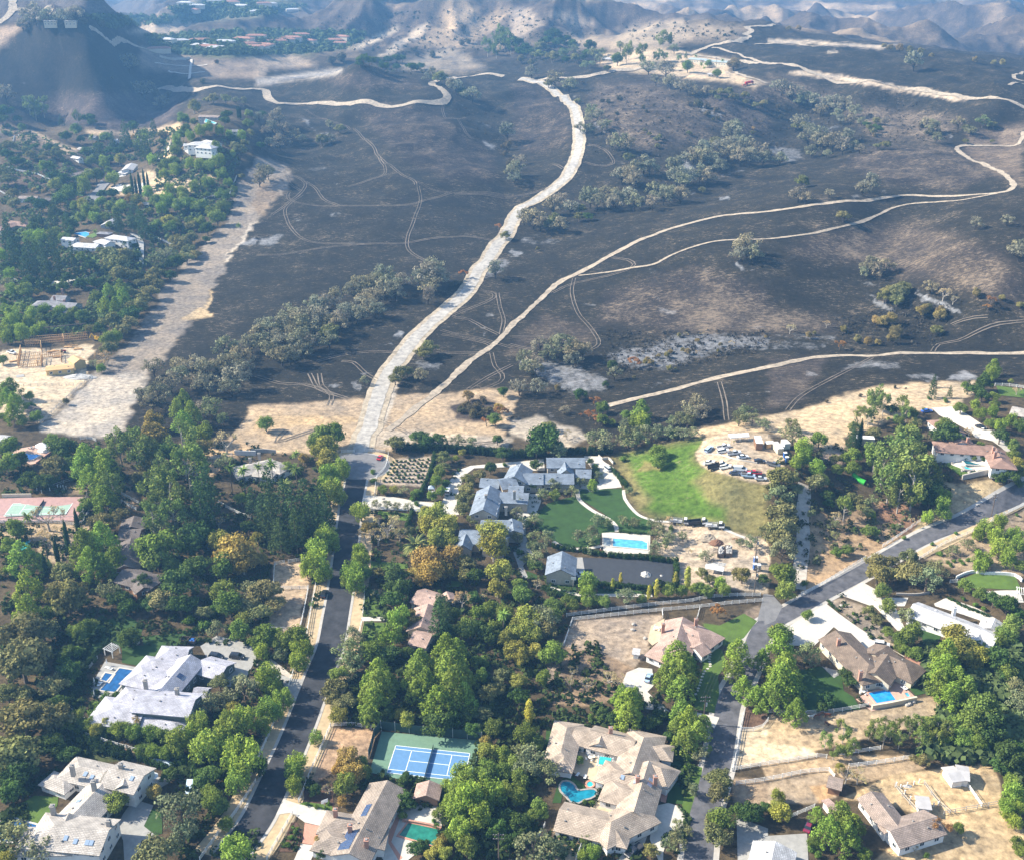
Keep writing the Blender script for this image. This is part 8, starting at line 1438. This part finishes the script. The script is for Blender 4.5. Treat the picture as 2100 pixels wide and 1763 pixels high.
def wire(a, b2, lb):
    pts = [a.lerp(b2, t/10)+Vector((0, 0, -4*2.0*(t/10)*(1-t/10))) for t in range(11)]; c = pts[0]; m_ = MB(); [m_.tube([q-c+Vector((o, 0, 0)) for q in pts], .025, 3) for o in (-1, 0, 1)]; o = m_.build("power_line", wirem, None, c); tag(o, lb, "power line")
wire(PA, PB, "three sagging wires between the two poles by the double fence"); wire(PB, PD, "long sagging wires from the double fence down to the curving lawn"); wire(PB, PC, "sagging wires climbing beside the uphill street")
# basketball hoops
def hoop(s, dg, label):
    r = thing("basketball_hoop", label, "basketball hoop", place(s), R(dg)); b_ = MB(); b_.tube([(0, 0, 0), (0, 0, 2.9), (.6, 0, 3.2)], .07, 6); b_.build("pole", gpaint, r); b_ = MB(); b_.box((.7, 0, 3.4), (.06, 1.8, 1.1)); b_.build("backboard", whitem, r); b_ = MB(); pts = [(.98+.23*math.cos(t), .23*math.sin(t), 3.05) for t in np.linspace(0, 6.28, 11)]; b_.tube(pts, .02, 4); b_.build("rim", mat("orange_rim", (.6, .15, .03), .5, 0), r)
hoop("D1 562,1345", -60, "basketball hoop on the grass by the concrete drive"); hoop("C2 500,1290", 80, "basketball hoop near the lawn below the barn")
# hay feeders, paddock posts, boulders
for i, (x, y) in enumerate(parse("D3 1085,1170 1140,1150 1195,1140 1238,1125 1120,1215 1165,1265 1355,1320 1395,1310 1050,1150")):
    b_ = MB(); b_.box((0, 0, .6), (.22, .22, 1.4)); b_.box((0, 0, 1.32), (.3, .3, .06)); tag(b_.build("paddock_post", wpaint, None, ground(x, y)), f"loose white paddock post, {nth(i)} of nine round the stable yard", "post", "loose white paddock posts")
for i, (x, y) in enumerate(parse("C0 305,490 342,510 410,492 475,470 500,475 520,470 545,478 530,495 515,510")):
    b_ = MB(); b_.tube([(0, 0, 0), (0, 0, 1.3)], .14, 6); b_.lathe([(.2, 1.3), (.2, 1.4)], 6); tag(b_.build("white_marker_post", wpaint, None, ground(x, y)), f"short white post on the steps above the pink court, {nth(i)} of nine", "post", "white posts above the pink court")
rockm = mat("pale_rock", (.42, .38, .33), .95, .2, 1.5)
for i, (x, y) in enumerate(parse("D2 990,1630 C2 1090,1705 995,1590 C2 990,1635 C1 1040,560 D3 1160,480 1190,465 1140,490 C3 1080,775 600,1440 1590,330 1650,345 1720,340 1480,200 1490,235 1510,270")):
    bm = bmesh.new(); bmesh.ops.create_icosphere(bm, subdivisions=2, radius=.7); rr = random.Random(i)
    for v_ in bm.verts: v_.co *= rr.uniform(.8, 1.15); v_.co.z *= .7
    me = bpy.data.meshes.new("boulder"); bm.to_mesh(me); bm.free(); me.materials.append(rockm); near = min(LAND, key=lambda k: math.hypot(LAND[k][0]-x, LAND[k][1]-y)); tag(link("boulder", me, None, ground(x, y)+Vector((0, 0, .2))), f"pale boulder {'left' if x < LAND[near][0] else 'right'} of {near}, {nth(i)} boulder listed from left of the photo", "boulder", "pale garden boulders")
# framed building on the site
def stud_wall(s, h, label, part=None, root=None):
    P = [Vector((g.x, g.y, g.z)) for g in [ground(*q) for q in parse(s)]]
    for i in range(len(P)-1):
        a, b2 = P[i]-root.location, P[i+1]-root.location; L = (b2-a).length; b_ = MB(); k = max(2, int(L/.9))
        for j in range(k+1): q = a.lerp(b2, j/k); b_.beam(q, q+Vector((0, 0, h)), .16)
        for z in (.1, h*.5, h): b_.beam(a+Vector((0, 0, z)), b2+Vector((0, 0, z)), .18)
        b_.build("stud_wall", timber, root)
rt = thing("framed_house", "unfinished house of bare timber stud walls on the building site", "building frame", G("B0 420,1130"))
for s, h in (("B0 210,1060 720,1015", 3), ("B0 210,1075 340,1075 345,1130", 3.4), ("B0 175,1110 150,1240", 3.2), ("B0 140,1190 330,1170", 3.2), ("B0 150,1250 355,1235", 3), ("B0 300,1190 310,1240", 3.6), ("B0 335,1170 500,1150 505,1210", 3), ("B0 340,1240 350,1175", 3.2), ("B0 220,1040 500,1020 720,1000", 3), ("B0 520,1020 530,1060", 3.5), ("B0 400,1160 520,1145", 2.6), ("B0 560,1080 640,1085", 1.5)): stud_wall(s, h, None, root=rt)
b_ = MB(); g0, g1, g2 = G("B0 375,1000"), G("B0 545,985"), G("B0 715,965")
for a in (g0, g1, g2): b_.beam(a-rt.location, a-rt.location+Vector((0, 0, 5.5)), .3)
b_.beam(g0-rt.location+Vector((0, 0, 5.5)), g2-rt.location+Vector((0, 0, 5.5)), .35); b_.build("steel_frame", rust, rt)
for i, s in enumerate(("B0 560,1085", "B0 640,1100", "B0 470,1165", "B0 110,1200", "B0 420,1120")):
    b_ = MB(); [b_.box((0, (j-2)*.28, .15+k*.2), (4.2, .22, .17)) for j in range(5) for k in range(3)]; tag(b_.build("timber_stack", timber, None, G(s), R(8+i*9)), f"stack of yellow timber on the building site, {('right of the frame', 'far right by the mound', 'in front of the frame', 'at the far left', 'in the middle of the frame')[i]}", "timber stack", "timber stacks")
b_ = MB(); [b_.box((0, (j-3)*.5, .12), (3.6, .36, .1), 0) for j in range(7)]; tag(b_.build("pallet_rack", gpaint, None, G("B0 165,1320"), R(25)), "grey scaffold racks on the ground left of the plywood barn", "rack")
rt = thing("red_tractor", "small red tractor parked on the building site", "tractor", place("B0 520,1128"), R(10)); b_ = MB(); b_.box((.5, 0, 1.0), (1.6, .8, .7)); b_.box((-.6, 0, .9), (1.2, 1.1, .4)); b_.build("body", mat("tractor_red", (.45, .04, .03), .4, .05), rt); b_ = MB(); b_.box((-.6, 0, 2.1), (1.2, 1.2, .1)); [b_.box((x, y, 1.6), (.07, .07, 1)) for x in (-1.1, -.1) for y in (-.5, .5)]; b_.build("canopy", capm, rt)
for x, y, q in ((-.8, -.75, .75), (-.8, .75, .75), (1, -.65, .45), (1, .65, .45)): b_ = MB(); b_.lathe([(0, -.15), (q, -.15), (q, .15), (0, .15)], 12); o = b_.build("wheel", tyrem, rt, (x, y, q)); o.rotation_euler = (math.pi/2, 0, 0)
rt = thing("excavator", "yellow excavator behind the framed house", "excavator", place("B0 800,1030"), R(160)); ym = mat("machine_yellow", (.62, .36, .03), .5, .08); b_ = MB(); b_.box((0, 0, 1.2), (2.4, 2, 1)); b_.box((.5, .5, 2.1), (1.1, .9, .9)); b_.build("cab", ym, rt); b_ = MB(); b_.beam((1, 0, 1.6), (3.4, 0, 3.6), .35); b_.beam((3.4, 0, 3.6), (4.8, 0, 1.6), .28); b_.box((4.9, 0, 1.2), (.7, .8, .6)); b_.build("arm", ym, rt)
for y in (-1, 1): b_ = MB(); b_.box((0, y*.95, .4), (3, .5, .75)); b_.build("track", tyrem, rt)
rt = thing("open_trailer", "small dark open trailer with blue bins inside by the shaded lawn", "trailer", place("C0 1550,1735"), R(-12)); b_ = MB(); [b_.box((0, y*1.1, .9), (5, .1, 1)) for y in (-1, 1)]; [b_.box((x, 0, .9), (.1, 2.2, 1)) for x in (-2.5, 0, 2.5)]; b_.box((0, 0, .5), (5, 2.2, .1)); b_.build("tray", rust, rt); b_ = MB(); b_.box((1.2, .3, .95), (1, .8, .7)); b_.box((.8, -.5, .9), (.7, .6, .6)); b_.box((1.9, -.4, .9), (.6, .6, .6)); b_.build("bins", bluem, rt)
for x in (-.6, .6):
    for y in (-1.2, 1.2): b_ = MB(); b_.lathe([(0, -.12), (.38, -.12), (.38, .12), (0, .12)], 12); o = b_.build("wheel", tyrem, rt, (x, y, .38)); o.rotation_euler = (math.pi/2, 0, 0)
tag(strip("C0 1075,1745 1100,1725 1140,1725 1150,1745 1120,1763", "round grey fountain basin", stonem, "garden_basin"), "round grey stone basin on the shaded lawn", "basin")
# ------------------------------------------------------------------ horses and people
def skin(name, chain, mt_, loc, rz, label=None, cat=None, parent=None):
    bm = bmesh.new(); vs = [bm.verts.new(c[0]) for c in chain[0]]; [bm.edges.new((vs[a], vs[b2])) for a, b2 in chain[1]]; me = bpy.data.meshes.new(name); bm.to_mesh(me); bm.free(); o = link(name, me, parent, loc, rz, [mt_]); m_ = o.modifiers.new("skin", 'SKIN'); o.modifiers.new("smooth", 'SUBSURF').levels = 1
    for i, c in enumerate(chain[0]): d = me.skin_vertices[0].data[i]; d.radius = (c[1], c[1]); d.use_root = i == 0
    if label: tag(o, label, cat)
    return o
HC = ([((-.75, 0, 1.25), .30), ((0, 0, 1.2), .31), ((.65, 0, 1.3), .29), ((1.1, 0, 1.65), .17), ((1.3, 0, 1.9), .12), ((1.75, 0, 1.7), .08), ((.62, .2, .8), .10), ((.64, .2, .42), .055), ((.64, .2, .05), .06), ((.62, -.2, .8), .10), ((.72, -.2, .42), .055), ((.70, -.2, .05), .06), ((-.72, .2, .85), .14), ((-.92, .2, .5), .06), ((-.82, .2, .05), .06), ((-.72, -.2, .85), .14), ((-.88, -.2, .5), .06), ((-.74, -.2, .05), .06), ((-1.12, 0, 1.2), .06), ((-1.2, 0, .7), .05)],
      [(0, 1), (1, 2), (2, 3), (3, 4), (4, 5), (2, 6), (6, 7), (7, 8), (2, 9), (9, 10), (10, 11), (0, 12), (12, 13), (13, 14), (0, 15), (15, 16), (16, 17), (0, 18), (18, 19)])
for s, rz, col, lb in (("D3 400,592", 10, (.16, .055, .025), "brown horse standing by the white fence, left of three"), ("D3 485,588", 185, (.15, .05, .02), "brown horse by the white fence, right beside another"), ("D3 482,660", -70, (.07, .03, .018), "dark brown horse alone in the shaded sand below the others"), ("D3 345,602", 5, (.62, .58, .52), "pale horse at the left end of the group by the fence")):
    o = skin("horse", HC, mat("horse_hide_%d" % (col[0]*1000), col, .7, .1), G(s), R(rz), lb, "horse")
PC_ = ([((0, 0, .95), .15), ((0, 0, 1.25), .17), ((0, 0, 1.45), .13), ((0, 0, 1.56), .06), ((0, 0, 1.7), .11), ((0, .11, .9), .09), ((.02, .13, .5), .07), ((0, .14, .06), .055), ((.12, .14, .03), .045), ((0, -.11, .9), .09), ((-.02, -.13, .5), .07), ((0, -.14, .06), .055), ((.12, -.14, .03), .045), ((0, .22, 1.42), .06), ((.03, .28, 1.12), .05), ((.14, .27, .88), .035), ((0, -.22, 1.42), .06), ((.03, -.28, 1.12), .05), ((.14, -.27, .88), .035)],
       [(0, 1), (1, 2), (2, 3), (3, 4), (0, 5), (5, 6), (6, 7), (7, 8), (0, 9), (9, 10), (10, 11), (11, 12), (2, 13), (13, 14), (14, 15), (2, 16), (16, 17), (17, 18)])
skinm = mat("skin", (.45, .28, .2), .6, 0); denim = mat("dark_work_clothes", (.06, .07, .11), .9, .1)
for s, rz, col, lb in (("C2 1818,110", -60, (.55, .7, .05), "person in a yellow-green vest standing at the white tents"), ("C2 1165,920", 10, (.7, .16, .03), "person in an orange vest among trees right of the long pool"), ("C2 1215,950", 100, (.55, .7, .05), "person in a yellow vest right of the long pool"), ("C2 622,980", 0, (.55, .7, .05), "person in a yellow vest by the hedge left of the long pool"), ("C2 725,1000", 180, (.6, .2, .05), "person in an orange vest below the left corner of the pool deck")):
    p = place(s); o = skin("person", PC_, denim, p, R(rz), lb, "person"); b_ = MB(); b_.lathe([(.185, .98), (.215, 1.2), (.19, 1.47)], 10); b_.build("vest", mat("vest_%d" % int(col[0]*100), col, .7, 0), o); b_ = MB(); b_.lathe([(.13, 1.72), (.15, 1.74), (.12, 1.8), (.03, 1.85)], 8); b_.build("helmet", whitem, o)
    b_ = MB(); b_.lathe([(.02, 1.58), (.1, 1.63), (.11, 1.70), (.09, 1.76)], 8); b_.build("face", skinm, o)
if not LAND: LAND['the street']=(400,500)
label_trees()
# ------------------------------------------------------------------ haze
zlo = float(GZ.min())-1; zhi = max(float(GZ.max()), CH)+15
hb = MB(); hb.box((0, 7000, (zlo+zhi)/2), (26000, 14900, zhi-zlo))
hm = bpy.data.materials.new("haze_air"); hm.use_nodes = True; hn = hm.node_tree; hn.nodes.clear()
ho = hn.nodes.new("ShaderNodeOutputMaterial"); hv = hn.nodes.new("ShaderNodeVolumePrincipled")
hv.inputs['Color'].default_value = (0.22, 0.52, 0.98, 1); hv.inputs['Density'].default_value = 0.00018; hv.inputs['Anisotropy'].default_value = 0.15
hn.links.new(hv.outputs[0], ho.inputs['Volume'])
tag(hb.build("haze", hm), "thin blue air haze over the whole valley", kind='stuff')
